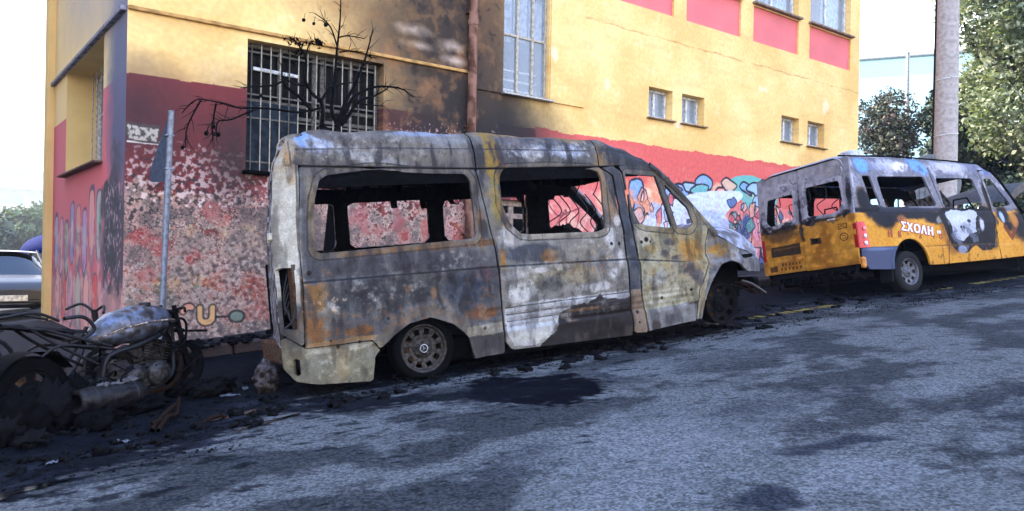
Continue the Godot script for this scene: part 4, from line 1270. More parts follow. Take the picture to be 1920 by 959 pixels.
# ---------------------------------------------------------------- first van, burnt to bare metal
const V1W := 1.95
const V1_WIN1 := [.30, 1.29, .33, 1.75, .39, 1.92, .47, 1.96, .66, 1.98, .90, 2.0, 1.04, 1.99, 1.22, 1.965, 1.40, 1.95, 1.82, 1.93, 1.87, 1.86, 1.875, 1.33, 1.84, 1.295, 1.14, 1.275, .51, 1.26, .34, 1.26]
const V1_WIN2 := [2.20, 1.90, 2.23, 1.95, 2.31, 1.962, 2.79, 1.968, 3.28, 1.935, 3.36, 1.91, 3.39, 1.84, 3.385, 1.38, 3.36, 1.29, 3.28, 1.27, 2.46, 1.295, 2.37, 1.31, 2.26, 1.41, 2.18, 1.63]
const V1_WIN3 := [3.715, 1.88, 4.12, 1.84, 4.26, 1.25, 3.90, 1.30, 3.82, 1.33, 3.74, 1.5]
const V1_QTR := [4.21, 1.77, 4.50, 1.47, 4.55, 1.3, 4.48, 1.22, 4.33, 1.245]

func v1_tumble(h: float) -> float: return ramp(h, [0.0, 1.0, 1.95, 2.2, 2.4], [0.0, 0.0, .07, .11, .22])
func v1_lean(u: float, h: float) -> float: return soft(h, [1.4, 2.05, 2.25, 2.4], [0.0, .06, .13, .22]) * clampf((.5 - u) / .5, 0, 1)
func v1_w(u: float, h: float) -> float:
	var w := v1_tumble(h)
	if u > 4.9: w += .45 * (u - 4.9) * (u - 4.9)
	if u < .18:
		var t := clampf((.18 - u) / .22, 0, 1)
		w += .2 * (1.0 - sqrt(1.0 - t * t))
	# swage, rub strips, sagging panels
	var hs := ramp(u, [0.0, 2.0, 3.6, 4.4, 5.0], [1.01, 1.0, .95, .86, .84])
	w -= .014 * smoothstep(.014, -.014, h - hs)
	w += .006 * exp(-pow((h - hs) / .012, 2.0))
	if u > 1.9 and u < 4.45:
		for k in [.585, .515, .45, .385]:
			w += .009 * exp(-pow((h - k - (u - 2.0) * .012) / .011, 2.0))
		w -= .016 * smoothstep(.40, .36, h)
	for cx in [[1.24, .15], [4.93, .38]]:
		var r := Vector2(u - cx[0], h - cx[1]).length()
		w -= .032 * smoothstep(.585, .555, r) * (1.0 if h > .4 else .5)
	w += .022 * wob.get_noise_2d(u * 1.1, h * 1.9) + .006 * wob.get_noise_2d(u * 5.0 + 20.0, h * 5.0)
	return w
func v1_near(p: Vector2) -> Vector3: return Vector3(p.x + v1_lean(p.x, p.y), p.y, -v1_w(p.x, p.y))
func v1_far(p: Vector2) -> Vector3: return Vector3(p.x + .20 * clampf((.6 - p.x) / .6, 0, 1) + v1_lean(p.x, p.y), p.y, -(V1W - v1_w(p.x, p.y)))
func v1_rear(p: Vector2) -> Vector3:   # across, height
	var w := p.x
	return Vector3(-.03 + .125 * (w - .2) + v1_lean(-.03, p.y) - .012 * smoothstep(.3, .9, sin(w * 3.2)) + .008 * wob.get_noise_2d(w * 3.0, p.y * 2.0), p.y, -w)

func paint_van1() -> Paint:
	var p := Paint.new(Vector2(-.25, 0), Vector2(6.25, 2.5), 180.0, rgb(76, 77, 84))
	var w := p.w; var h := p.h
	p.warp = noise_bytes(w, h, .016, 61, 6); p.warp2 = noise_bytes(w, h, .016, 62, 6)
	var big := noise_bytes(w, h, .007, 63, 5); var mid := noise_bytes(w, h, .02, 64, 7); var fin := noise_bytes(w, h, .06, 65, 6)
	var run := noise_bytes(w, h, .03, 66, 4, FastNoiseLite.TYPE_SIMPLEX_SMOOTH, 3.5)
	var gr := noise_bytes(w, h, .3, 67, 3)
	p.layer(big, .45, .2, rgb(58, 60, 68), .7)
	p.layer(big, .52, .75, rgb(98, 97, 96), .7)
	# upper band, its blue patches painting in reflections of the sky
	p.blob(Vector2(1.2, 2.2), Vector2(1.6, .25), rgb(98, 95, 94), .85, .5, .3)
	p.blob(Vector2(.6, 2.3), Vector2(.5, .14), rgb(86, 82, 82), .8, .6, .5)
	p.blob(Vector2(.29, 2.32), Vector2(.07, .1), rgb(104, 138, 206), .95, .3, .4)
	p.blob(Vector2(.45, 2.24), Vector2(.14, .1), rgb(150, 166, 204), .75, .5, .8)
	p.blob(Vector2(.85, 2.12), Vector2(.55, .07), rgb(134, 140, 154), .65, .6, .8, -.25)
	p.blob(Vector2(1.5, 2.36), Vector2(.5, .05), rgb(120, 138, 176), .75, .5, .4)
	p.blob(Vector2(1.7, 2.26), Vector2(.35, .1), rgb(112, 114, 122), .7, .6, .5)
	p.blob(Vector2(2.5, 2.2), Vector2(.6, .16), rgb(84, 84, 92), .9, .5, .4)
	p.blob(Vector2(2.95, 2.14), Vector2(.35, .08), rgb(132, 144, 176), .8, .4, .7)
	p.blob(Vector2(2.55, 2.12), Vector2(.3, .08), rgb(140, 144, 156), .7, .5, .8)
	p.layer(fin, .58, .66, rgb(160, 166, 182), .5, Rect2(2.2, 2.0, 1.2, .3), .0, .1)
	p.blob(Vector2(2.4, 2.36), Vector2(.5, .06), rgb(120, 96, 66), .85, .5, .6)
	p.blob(Vector2(2.14, 2.1), Vector2(.10, .38), rgb(124, 104, 54), .95, .4, .4)
	p.blob(Vector2(2.12, 1.7), Vector2(.08, .3), rgb(120, 112, 66), .9, .5, .4)
	p.blob(Vector2(3.2, 2.3), Vector2(.3, .08), rgb(112, 94, 66), .85, .5, .5)
	p.blob(Vector2(3.42, 1.95), Vector2(.10, .42), rgb(116, 100, 78), .9, .5, .4)
	p.blob(Vector2(3.5, 1.5), Vector2(.09, .3), rgb(126, 108, 92), .85, .5, .4)
	p.blob(Vector2(3.8, 2.1), Vector2(.42, .22), rgb(46, 49, 58), .95, .3, .2)
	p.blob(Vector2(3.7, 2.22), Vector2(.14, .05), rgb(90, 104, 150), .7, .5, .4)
	# rear pillar
	p.blob(Vector2(.02, 1.6), Vector2(.2, .9), rgb(178, 179, 176), .95, .2, .2)
	p.blob(Vector2(.03, 2.2), Vector2(.2, .24), rgb(156, 143, 124), .9, .4, .4)
	p.blob(Vector2(.12, 2.1), Vector2(.06, .25), rgb(150, 120, 88), .7, .5, .4)
	p.blob(Vector2(.2, 1.55), Vector2(.05, .55), rgb(70, 72, 80), .8, .5, .3)
	p.blob(Vector2(.3, 1.6), Vector2(.06, .5), rgb(112, 102, 88), .85, .5, .4)
	p.layer(mid, .55, .7, rgb(186, 186, 184), .5, Rect2(-.2, 1.2, .36, 1.1), 0.0, .05)
	p.blob(Vector2(1.95, 1.6), Vector2(.07, .4), rgb(96, 96, 102), .8, .5, .5)
	p.blob(Vector2(1.93, 1.4), Vector2(.04, .25), rgb(118, 86, 58), .8, .5, .5)
	# quarter panel
	p.blob(Vector2(1.1, 1.12), Vector2(1.0, .11), rgb(58, 58, 66), .9, .4, .3)
	p.poly(PackedVector2Array([Vector2(.5, 1.20), Vector2(2.06, 1.215), Vector2(2.06, 1.275), Vector2(.5, 1.255)]), rgb(82, 62, 46), .85, .01)
	p.blob(Vector2(1.0, .85), Vector2(.8, .22), rgb(50, 53, 60), .9, .5, .4)
	p.blob(Vector2(1.72, .82), Vector2(.3, .2), rgb(44, 54, 76), .8, .6, .4)
	p.blob(Vector2(1.9, .95), Vector2(.14, .1), rgb(62, 48, 66), .7, .6, .5)
	p.blob(Vector2(.22, .62), Vector2(.12, .22), rgb(112, 76, 44), .8, .5, .5)
	p.blob(Vector2(.28, .85), Vector2(.1, .2), rgb(124, 92, 56), .8, .5, .6)
	p.blob(Vector2(.62, .54), Vector2(.35, .055), rgb(104, 70, 42), .75, .5, .7)
	p.blob(Vector2(1.12, .88), Vector2(.06, .045), rgb(116, 76, 44), .7, .6, .7)
	p.blob(Vector2(1.38, .82), Vector2(.045, .06), rgb(120, 92, 72), .8, .6, .7)
	p.blob(Vector2(1.86, .56), Vector2(.18, .06), rgb(100, 64, 42), .75, .5, .7)
	p.layer(mid, .62, .74, rgb(140, 146, 152), .5, Rect2(.35, .7, 1.0, .25), 0.0, .1)
	p.layer(mid, .62, .74, rgb(140, 142, 146), .2, Rect2(.3, .6, 3.2, .6), 0.0, .1)
	p.layer(run, .60, .72, rgb(46, 46, 56), .6, Rect2(.2, .45, 3.3, 2.0), 0.0, .2)
	p.poly(PackedVector2Array([Vector2(.15, .43), Vector2(.76, .44), Vector2(.8, .485), Vector2(.15, .475)]), rgb(130, 104, 74), .9, .012)
	p.blob(Vector2(.15, .8), Vector2(.02, .4), rgb(62, 44, 36), .9, .4, .2)
	# wheel-arch flares
	for k in 30:
		var a := .1 + k * .102
		p.blob(Vector2(1.24 + .51 * cos(a), .15 + .51 * sin(a)), Vector2(.075, .075), rgb(92, 86, 82), .55, .5, .3)
		p.blob(Vector2(4.93 + .50 * cos(a), .38 + .50 * sin(a)), Vector2(.07, .07), rgb(112, 98, 80), .6, .5, .3)
	# bumper corner, greenish ash
	p.poly(PackedVector2Array([Vector2(-.25, 0), Vector2(.86, 0), Vector2(.82, .42), Vector2(.14, .44), Vector2(-.25, .56)]), rgb(102, 101, 92), .97, .015)
	p.blob(Vector2(.5, .2), Vector2(.25, .12), rgb(112, 111, 96), .8, .6, .5)
	p.blob(Vector2(.05, .38), Vector2(.16, .14), rgb(136, 134, 120), .85, .5, .5)
	p.blob(Vector2(.4, .4), Vector2(.4, .03), rgb(142, 142, 134), .9, .5, .3)
	p.blob(Vector2(-.02, .5), Vector2(.12, .06), rgb(112, 108, 104), .8, .5, .5)
	p.layer(mid, .58, .7, rgb(90, 86, 74), .6, Rect2(-.2, 0, 1.1, .5))
	p.poly(PackedVector2Array([Vector2(1.70, .12), Vector2(2.06, .12), Vector2(2.06, .36), Vector2(1.66, .34)]), rgb(58, 58, 62), .95, .01)
	p.poly(PackedVector2Array([Vector2(1.66, .34), Vector2(2.06, .36), Vector2(2.06, .46), Vector2(1.66, .44)]), rgb(122, 118, 108), .8, .02)
	# sliding door
	p.poly(PackedVector2Array([Vector2(2.075, .14), Vector2(3.59, .14), Vector2(3.59, 1.3), Vector2(2.075, 1.3)]), rgb(112, 112, 114), .9, .004)
	p.blob(Vector2(2.45, 1.1), Vector2(.42, .12), rgb(58, 62, 74), .95, .3, .3)
	p.blob(Vector2(2.12, 1.07), Vector2(.05, .12), rgb(138, 96, 42), .9, .5, .4)
	p.blob(Vector2(2.65, 1.06), Vector2(.12, .08), rgb(120, 84, 50), .8, .6, .6)
	p.blob(Vector2(3.05, 1.1), Vector2(.35, .1), rgb(112, 108, 104), .8, .5, .5)
	p.blob(Vector2(2.3, 1.3), Vector2(.22, .12), rgb(158, 160, 166), .95, .4, .5)
	p.blob(Vector2(2.8, 1.27), Vector2(.5, .035), rgb(148, 148, 146), .8, .5, .6)
	p.blob(Vector2(2.7, .84), Vector2(.5, .14), rgb(116, 112, 102), .9, .5, .5)
	p.blob(Vector2(2.55, .93), Vector2(.14, .035), rgb(168, 170, 180), .85, .4, .6)
	p.blob(Vector2(2.3, .72), Vector2(.2, .13), rgb(172, 175, 182), .95, .3, .4)
	p.blob(Vector2(2.25, .9), Vector2(.16, .07), rgb(150, 150, 156), .8, .5, .5)
	p.blob(Vector2(2.65, .78), Vector2(.2, .12), rgb(84, 88, 92), .8, .4, .4)
	p.blob(Vector2(3.0, .85), Vector2(.3, .1), rgb(128, 120, 104), .7, .6, .6)
	for s in [[3.45, 1.22, .09, .14], [3.5, .95, .08, .12], [3.42, .82, .1, .06], [3.2, .7, .3, .05], [3.52, 1.35, .05, .1]]:
		p.blob(Vector2(s[0], s[1]), Vector2(s[2], s[3]), rgb(168, 171, 182), .85, .5, .6)
	p.poly(PackedVector2Array([Vector2(2.09, .6), Vector2(3.58, .63), Vector2(3.58, .5), Vector2(2.75, .46), Vector2(2.6, .3), Vector2(2.4, .2), Vector2(2.16, .2), Vector2(2.09, .3)]), rgb(160, 165, 176), .9, .025)
	p.layer(mid, .52, .66, rgb(110, 114, 128), .8, Rect2(2.1, .36, 1.5, .26), 0.0, .05)
	p.blob(Vector2(2.4, .27), Vector2(.3, .1), rgb(168, 170, 170), .8, .5, .4)
	var melt := PackedVector2Array([Vector2(2.72, .46), Vector2(2.88, .54), Vector2(3.05, .53), Vector2(3.2, .60), Vector2(3.3, .55), Vector2(3.6, .55), Vector2(3.6, .1), Vector2(2.3, .1), Vector2(2.5, .2), Vector2(2.66, .3)])
	p.poly(melt, rgb(30, 27, 29), .97, .03)
	p.blob(Vector2(3.0, .48), Vector2(.22, .022), rgb(134, 102, 76), .85, .5, .5)
	p.blob(Vector2(2.85, .38), Vector2(.1, .012), rgb(112, 84, 66), .7, .5, .5)
	for k in [.585, .515, .45]:
		p.line(PackedVector2Array([Vector2(2.1, k), Vector2(3.58, k + .018)]), .014, rgb(60, 60, 66), .8, .004)
	# pillar between the doors
	p.poly(PackedVector2Array([Vector2(3.595, .62), Vector2(3.76, .62), Vector2(3.74, 1.9), Vector2(3.4, 1.97), Vector2(3.6, 1.3)]), rgb(54, 60, 74), .9, .01)
	p.poly(PackedVector2Array([Vector2(3.595, .1), Vector2(3.78, .1), Vector2(3.76, .62), Vector2(3.595, .62)]), rgb(112, 98, 88), .9, .01)
	# front door
	p.poly(PackedVector2Array([Vector2(3.77, .14), Vector2(4.45, .14), Vector2(4.69, .8), Vector2(4.76, 1.25), Vector2(3.74, 1.32)]), rgb(138, 136, 118), .95, .01)
	p.blob(Vector2(3.85, 1.2), Vector2(.14, .14), rgb(150, 148, 142), .8, .5, .5)
	p.blob(Vector2(4.48, .98), Vector2(.2, .22), rgb(152, 112, 50), .9, .6, .4)
	p.blob(Vector2(4.25, 1.2), Vector2(.3, .06), rgb(126, 120, 92), .8, .5, .5)
	for s in [[4.2, 1.1, .1, .05], [4.28, .92, .12, .03], [4.42, .8, .1, .1], [4.5, .7, .08, .12], [4.1, .98, .05, .05]]:
		p.blob(Vector2(s[0], s[1]), Vector2(s[2], s[3]), rgb(68, 66, 74), .85, .4, .6)
	p.blob(Vector2(4.0, .72), Vector2(.26, .12), rgb(140, 144, 148), .85, .5, .4)
	p.blob(Vector2(4.15, .55), Vector2(.38, .05), rgb(168, 168, 160), .9, .5, .5)
	p.poly(PackedVector2Array([Vector2(3.79, .14), Vector2(4.45, .16), Vector2(4.5, .42), Vector2(3.78, .37)]), rgb(102, 104, 114), .9, .015)
	p.blob(Vector2(3.88, .2), Vector2(.08, .1), rgb(48, 44, 46), .9, .4, .4)
	p.blob(Vector2(4.1, .25), Vector2(.15, .06), rgb(70, 70, 82), .7, .5, .6)
	p.layer(mid, .62, .7, rgb(104, 96, 72), .7, Rect2(3.8, .6, .9, .7), 0.0, .05)
	for s in [[3.83, .93], [4.0, .5], [4.4, .55]]:
		p.blob(Vector2(s[0], s[1]), Vector2(.018, .018), rgb(20, 18, 18), .95, .3, .1)
	# quarter-light post and wing
	p.blob(Vector2(4.62, 1.35), Vector2(.16, .16), rgb(126, 122, 106), .85, .5, .4)
	p.poly(PackedVector2Array([Vector2(4.5, .2), Vector2(6.0, .4), Vector2(6.0, 1.0), Vector2(5.2, 1.0), Vector2(4.86, 1.16), Vector2(4.7, 1.04), Vector2(4.7, .8)]), rgb(100, 106, 122), .85, .01)
	p.blob(Vector2(4.88, .97), Vector2(.2, .1), rgb(150, 112, 48), .9, .5, .4)
	p.blob(Vector2(5.25, .9), Vector2(.3, .1), rgb(112, 120, 142), .8, .5, .5)
	p.blob(Vector2(5.5, .78), Vector2(.2, .08), rgb(92, 96, 108), .8, .5, .5)
	p.blob(Vector2(4.56, .4), Vector2(.06, .2), rgb(126, 112, 92), .8, .5, .4)
	# small bolt holes
	for s in [[.225, 1.095, .026], [3.42, 1.135, .02], [3.52, 1.13, .022], [3.81, 1.125, .02], [3.93, 1.12, .014], [3.88, 1.15, .03], [3.66, .38, .02], [3.67, .27, .014], [.42, .42, .02], [.62, .44, .014], [1.86, .42, .02], [.36, .48, .012], [.9, .62, .012]]:
		p.blob(Vector2(s[0], s[1]), Vector2(s[2], s[2]), rgb(10, 9, 9), 1.0, .3, .1)
	# window channels, drip rail, swage and crease lines
	for q in [V1_WIN1, V1_WIN2, V1_WIN3, V1_QTR]:
		var poly2 := PackedVector2Array()
		for k in range(0, q.size(), 2): poly2.append(Vector2(q[k], q[k + 1]))
		var o1 := Geometry2D.offset_polygon(poly2, .03, Geometry2D.JOIN_ROUND)[0]
		var o2 := Geometry2D.offset_polygon(poly2, .062, Geometry2D.JOIN_ROUND)[0]
		o1.append(o1[0]); o2.append(o2[0])
		p.line(o1, .055, rgb(100, 90, 76), .32, .05)
		p.line(o2, .016, rgb(40, 38, 40), .7, .006)
	p.line(PackedVector2Array([Vector2(.16, 1.012), Vector2(2.0, 1.0), Vector2(3.58, .953), Vector2(4.4, .862)]), .022, rgb(28, 28, 32), .85, .006)
	p.line(PackedVector2Array([Vector2(.2, 2.05), Vector2(1.12, 2.012), Vector2(1.95, 1.98), Vector2(3.5, 1.965)]), .03, rgb(34, 32, 36), .8, .01)
	p.line(PackedVector2Array([Vector2(.22, 2.2), Vector2(1.1, 2.2), Vector2(1.95, 2.18), Vector2(3.3, 2.14)]), .018, rgb(48, 44, 48), .75, .008)
	p.line(PackedVector2Array([Vector2(.165, 2.34), Vector2(.162, 1.17), Vector2(.158, .99), Vector2(.14, .45)]), .02, rgb(52, 48, 46), .7, .01)
	# flecks: rust, ash and bare metal
	var rust := rgb(128, 74, 34); var ash := rgb(176, 178, 182); var dark := rgb(26, 25, 28); var och := rgb(138, 112, 62)
	for s in [[1.0, .62, .9, .22], [.3, .8, .3, .4], [1.9, .7, .25, .35], [1.3, 1.25, .9, .06], [2.2, 1.7, .2, .6], [2.7, 2.3, .7, .12], [3.45, 1.8, .2, .5], [4.4, .95, .45, .4], [4.95, .95, .4, .3], [3.1, .95, .6, .15]]:
		p.spat(Vector2(s[0], s[1]), Vector2(s[2], s[3]), fin, .52, .68, rust, .32, .1)
	for s in [[.75, .86, .6, .14], [.4, .8, .3, .1], [1.6, 1.1, .5, .1], [.03, 1.5, .18, .8], [.8, 2.2, .7, .2], [2.9, 2.15, .7, .14], [2.5, .93, .4, .1], [3.3, 1.15, .4, .2], [3.45, .9, .2, .3], [2.4, 1.32, .4, .08], [2.8, .5, .8, .14], [4.1, .7, .4, .4], [5.3, .85, .5, .15], [.4, .25, .4, .2], [1.85, .42, .2, .06]]:
		p.spat(Vector2(s[0], s[1]), Vector2(s[2], s[3]), mid, .54, .70, ash, .30, .12)
		p.spat(Vector2(s[0], s[1]), Vector2(s[2], s[3]), fin, .60, .72, rgb(190, 192, 194), .24, .12)
	for s in [[1.0, .9, 1.0, .4], [2.8, .8, .9, .3], [4.2, .8, .6, .5], [.8, 2.2, 1.0, .25], [2.8, 2.2, 1.0, .2], [5.2, .85, .6, .3]]:
		p.spat(Vector2(s[0], s[1]), Vector2(s[2], s[3]), p.warp2, .54, .74, dark, .28, -.08)
		p.spat(Vector2(s[0], s[1]), Vector2(s[2], s[3]), fin, .38, .28, dark, .24, -.1)
	for s in [[4.3, 1.05, .5, .3], [4.9, .95, .35, .2], [2.15, 1.9, .16, .5], [4.1, .8, .4, .3], [.5, .3, .5, .2]]:
		p.spat(Vector2(s[0], s[1]), Vector2(s[2], s[3]), mid, .50, .70, och, .32, .05)
	p.layer(run, .58, .74, rgb(38, 36, 40), .35)
	p.layer(run, .40, .28, rgb(150, 148, 146), .18)
	p.grain(gr, .30)
	p.grain(fin, .22)
	return p

func build_silver_van():
	var van := thing("burnt_van", "burnt out high roof minibus stripped to grey and rusty bare metal, without glass", "van", Vector3(2.64565, .18983, 4.0))
	van.basis = vehicle_basis(.197389, .091682, -.046401)
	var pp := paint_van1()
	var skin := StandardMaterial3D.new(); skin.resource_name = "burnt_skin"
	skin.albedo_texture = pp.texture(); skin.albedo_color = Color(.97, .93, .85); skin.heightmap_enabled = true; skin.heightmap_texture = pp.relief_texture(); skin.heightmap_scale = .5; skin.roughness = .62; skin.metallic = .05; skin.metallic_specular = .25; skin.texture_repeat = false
	var soot: Material = mats["soot"]
	var ur := Rect2(-.25, 0, 6.25, 2.5)
	var cell := .03; var th := .035
	var P := func(a: Array) -> PackedVector2Array:
		var o := PackedVector2Array()
		for k in range(0, a.size(), 2): o.append(Vector2(a[k], a[k + 1]))
		return o
	var quarter: PackedVector2Array = P.call([.20, 2.05, 1.12, 2.01, 1.935, 1.975, 2.04, 1.24, 2.055, .90, 2.05, .41, 2.05, .15, 1.73, .14, 1.68, .36, 1.53, .50, 1.31, .585, 1.09, .55, .93, .45, .81, .35, .74, .44, .14, .44, .165, .99, .17, 1.16])
	var win1: PackedVector2Array = P.call(V1_WIN1)
	var slide: PackedVector2Array = P.call([1.95, 1.975, 2.59, 1.965, 3.37, 1.96, 3.53, 1.86, 3.58, 1.28, 3.588, .78, 3.58, .23, 3.57, .14, 2.14, .17, 2.07, .26, 2.072, .90, 2.055, 1.24])
	var win2: PackedVector2Array = P.call(V1_WIN2)
	var post: PackedVector2Array = P.call([3.42, 1.955, 3.56, 1.86, 3.605, 1.28, 3.61, .78, 3.60, .23, 3.60, .16, 3.765, .15, 3.735, .60, 3.745, .87, 3.70, 1.27, 3.67, 1.90, 3.57, 1.965])
	var door: PackedVector2Array = P.call([3.64, 1.97, 3.92, 1.955, 4.16, 1.91, 4.38, 1.70, 4.59, 1.49, 4.76, 1.25, 4.685, 1.03, 4.665, .82, 4.50, .53, 4.45, .20, 3.79, .16, 3.755, .60, 3.763, .87, 3.722, 1.27, 3.69, 1.90])
	var win3: PackedVector2Array = P.call(V1_WIN3)
	var qtr: PackedVector2Array = P.call(V1_QTR)
	var wing: PackedVector2Array = P.call([4.70, 1.04, 4.77, 1.22, 4.85, 1.14, 5.16, .985, 5.54, .865, 5.86, .76, 5.82, .64, 5.32, .68, 5.18, .78, 5.02, .83, 4.86, .80, 4.72, .66, 4.60, .45, 4.53, .21, 4.465, .21, 4.515, .53, 4.682, .81])
	var bump: PackedVector2Array = P.call([-.037, .565, .14, .432, .735, .432, .80, .34, .75, .29, .71, .07, .24, .11, .04, .16, -.036, .27])
	var pillar: PackedVector2Array = P.call([-.036, .58, .135, .45, .158, .99, .162, 1.16, .19, 2.05, .2, 2.36, -.036, 2.36])
	var lamp := rounded(P.call([-.022, .62, .09, .60, .105, 1.15, -.022, 1.16]), .025)
	var near := [["quarter_panel", quarter, [win1]], ["sliding_door", slide, [win2]], ["door_pillar", post, []], ["front_door", door, [win3, qtr]], ["front_wing", wing, []], ["bumper_corner", bump, [rounded(rect(.035, .2, .085, .36), .02)]], ["rear_pillar", pillar, [lamp]]]
	for q in near:
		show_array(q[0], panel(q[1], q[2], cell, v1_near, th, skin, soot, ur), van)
	# far side, with its row of windows
	var fq: PackedVector2Array = P.call([.20, 2.05, 1.94, 1.97, 3.4, 1.955, 3.4, .2, 1.73, .14, 1.68, .36, 1.31, .585, .93, .45, .81, .35, .74, .2, .16, .2, .17, 1.16])
	var fw := [rounded(rect(.34, 1.33, .95, 1.86), .06), rounded(rect(1.11, 1.34, 2.08, 1.85), .06), rounded(rect(2.28, 1.34, 3.34, 1.83), .06)]
	show_array("side_panel", panel(fq, fw, .06, v1_far, th, mats["scorched"], soot, ur, true), van)
	var fd := door.duplicate()
	fd[0] = Vector2(3.43, 1.96); fd[10] = Vector2(3.43, .16); fd[11] = Vector2(3.43, .6); fd[12] = Vector2(3.43, .87); fd[13] = Vector2(3.43, 1.27); fd[14] = Vector2(3.43, 1.9)
	var fwin := rounded(P.call([3.74, 1.82, 4.06, 1.82, 4.5, 1.42, 4.42, 1.28, 3.76, 1.32]), .08)
	show_array("front_door", panel(fd, [fwin], .05, v1_far, th, mats["scorched"], soot, ur, true), van)
	show_array("front_wing", panel(wing, [], .06, v1_far, th, mats["scorched"], soot, ur, true), van)
	show_array("rear_pillar", panel(pillar, [lamp], .05, v1_far, th, mats["scorched"], soot, ur, true), van)
	show_array("bumper_corner", panel(bump, [], .06, v1_far, th, mats["scorched"], soot, ur, true), van)
	# rear doors and bumper beam
	for k in 2:
		var a: float = .215 if k == 0 else .985; var b: float = .968 if k == 0 else 1.735
		var ol := rect(a, .45, b, 2.34)
		var dm := panel(ol, [rounded(rect(a + .1, 1.3, b - .09, 1.98), .08)], .05, v1_rear, th, mats["scorched"], soot, ur, true)
		show_array("rear_door", dm, van)
	var hin := MB.new()
	hin.box(Vector3(-.045, 1.44, -.2), Vector3(.05, .07, .06), Basis(), .012)
	hin.box(Vector3(-.05, 1.41, -.24), Vector3(.03, .05, .05), Basis(), .008)
	show_mesh("door_hinge", hin, mats["cream_frame"], van)
	var rb := MB.new()
	rb.box(Vector3(.16, .31, -.97), Vector3(.1, .24, 1.5), Basis(Vector3.UP, .12), .03)
	show_mesh("rear_bumper", rb, mats["rust"], van)
	# lamp cavity: a dark tray with torn wires
	var tr := MB.new()
	tr.box(Vector3(.10, .88, -.12), Vector3(.03, .6, .2))
	show_mesh("lamp_tray", tr, mats["rust"], van)
	var wi := MB.new()
	for k in 4:
		bent_tube(wi, [Vector3(.05, 1.1 - k * .08, -.06), Vector3(.0, .9 - k * .05, -.05), Vector3(.03, .72 + k * .02, -.03), Vector3(.06, .62, -.02 - k * .01)], .006)
	bent_tube(wi, [Vector3(.09, .85, -.01), Vector3(.06, .7, .0), Vector3(-.02, .63, -.01)], .009)
	show_mesh("loose_wires", wi, mats["black_metal"], van)
	# roof with its side creases; the rear half has sagged a little
	var hg := func(u: float) -> float: return ramp(u, [.1, 1.1, 1.95, 3.4, 3.65, 4.16], [2.06, 2.015, 1.985, 1.97, 1.975, 1.92])
	var ht := func(u: float) -> float: return soft(u, [.0, .25, 1.1, 2.0, 2.7, 3.45, 3.75, 3.95, 4.2], [2.37, 2.42, 2.42, 2.39, 2.35, 2.32, 2.22, 2.12, 1.95])
	var roof := MB.new()
	var sect := [[.03, 1.945], [1.958, 3.385], [3.397, 4.17]]
	var rparts := ["roof", "roof", "cab_roof"]
	for si in 3:
		var r := MB.new()
		var a0: float = sect[si][0]; var a1: float = sect[si][1]
		r.grid(int((a1 - a0) / .05) + 2, 60, func(a, b):
			var u: float = lerpf(a0, a1, a)
			var ph: float = PI * b
			# crowd the samples to the two flanks
			var y0: float = hg.call(u); var y1: float = ht.call(u)
			var cs := cos(ph); var sn := sin(ph)
			var hy: float = pow(sn, .62)
			var half: float = V1W / 2 - .08
			var z: float = half * signf(cs) * pow(absf(cs), .30)
			var y: float = lerpf(y0, y1, hy)
			var k := (y - y0) / maxf(y1 - y0, .01)
			z -= signf(cs) * .010 * exp(-pow((k - .52) / .05, 2.0))
			z -= signf(cs) * .03 * k * k
			y += .03 * wob.get_noise_2d(u * 1.3, b * 4.0) * hy
			z += signf(cs) * .016 * wob.get_noise_2d(u * 1.5 + 9.0, k * 2.0) * hy
			var far := clampf(.5 - cs * .5, 0, 1)
			return Vector3(u + v1_lean(u, y) * .9 + .2 * far * clampf((.6 - u) / .6, 0, 1), y, z - V1W / 2))
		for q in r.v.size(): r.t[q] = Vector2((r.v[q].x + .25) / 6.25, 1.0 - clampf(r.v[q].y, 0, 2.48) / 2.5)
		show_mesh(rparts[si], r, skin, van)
	# inner roof skin and bows, black with soot
	var lin := MB.new()
	lin.grid(20, 10, func(a, b):
		var u: float = lerpf(.25, 4.0, a)
		return Vector3(u, lerpf(hg.call(u), ht.call(u), pow(sin(PI * clampf(b, .02, .98)), .6)) - .05, -lerpf(.14, V1W - .14, b)))
	show_mesh("headliner", lin, soot, van)
	for k in 6:
		var bw := MB.new()
		var u := .5 + k * .62
		bw.tube([Vector3(u, 1.96, -.14), Vector3(u, 2.2, -.24), Vector3(u, 2.27, -.9), Vector3(u, 2.2, -1.7), Vector3(u, 1.96, -1.81)], .03, 6)
		show_mesh("roof_bow", bw, soot, van)
	# inner liners: black side headers, lower walls and floor so that the shell reads as a room
	for s in [0, 1]:
		var z := -.10 if s == 0 else -(V1W - .10)
		var l := MB.new()
		l.box(Vector3(1.0, .86, z), Vector3(1.7, .72, .02)); l.box(Vector3(2.75, .8, z), Vector3(1.6, .85, .02)); l.box(Vector3(4.1, .75, z), Vector3(.95, .9, .02))
		l.box(Vector3(2.1, 1.93, z), Vector3(3.6, .16, .02))
		show_mesh("inner_panel", l, soot, van)
	var fl := MB.new()
	fl.box(Vector3(2.4, .42, -V1W / 2), Vector3(4.4, .08, V1W - .16))
	show_mesh("floor", fl, soot, van)
	var und := MB.new()
	und.box(Vector3(2.9, .24, -V1W / 2), Vector3(2.9, .24, V1W - .3), Basis(), .03); und.box(Vector3(.45, .28, -V1W / 2), Vector3(.6, .2, V1W - .4), Basis(), .03)
	show_mesh("chassis", und, soot, van)
	for q in [1.24, 4.93]:
		var well := MB.new()
		for zz in [-.32, -(V1W - .32)]:
			well.box(Vector3(q, .62, zz), Vector3(.95, .5, .03))
		well.box(Vector3(q, .86 if q > 3 else .78, -V1W / 2), Vector3(1.0, .04, V1W - .12))
		show_mesh("wheel_well", well, soot, van)
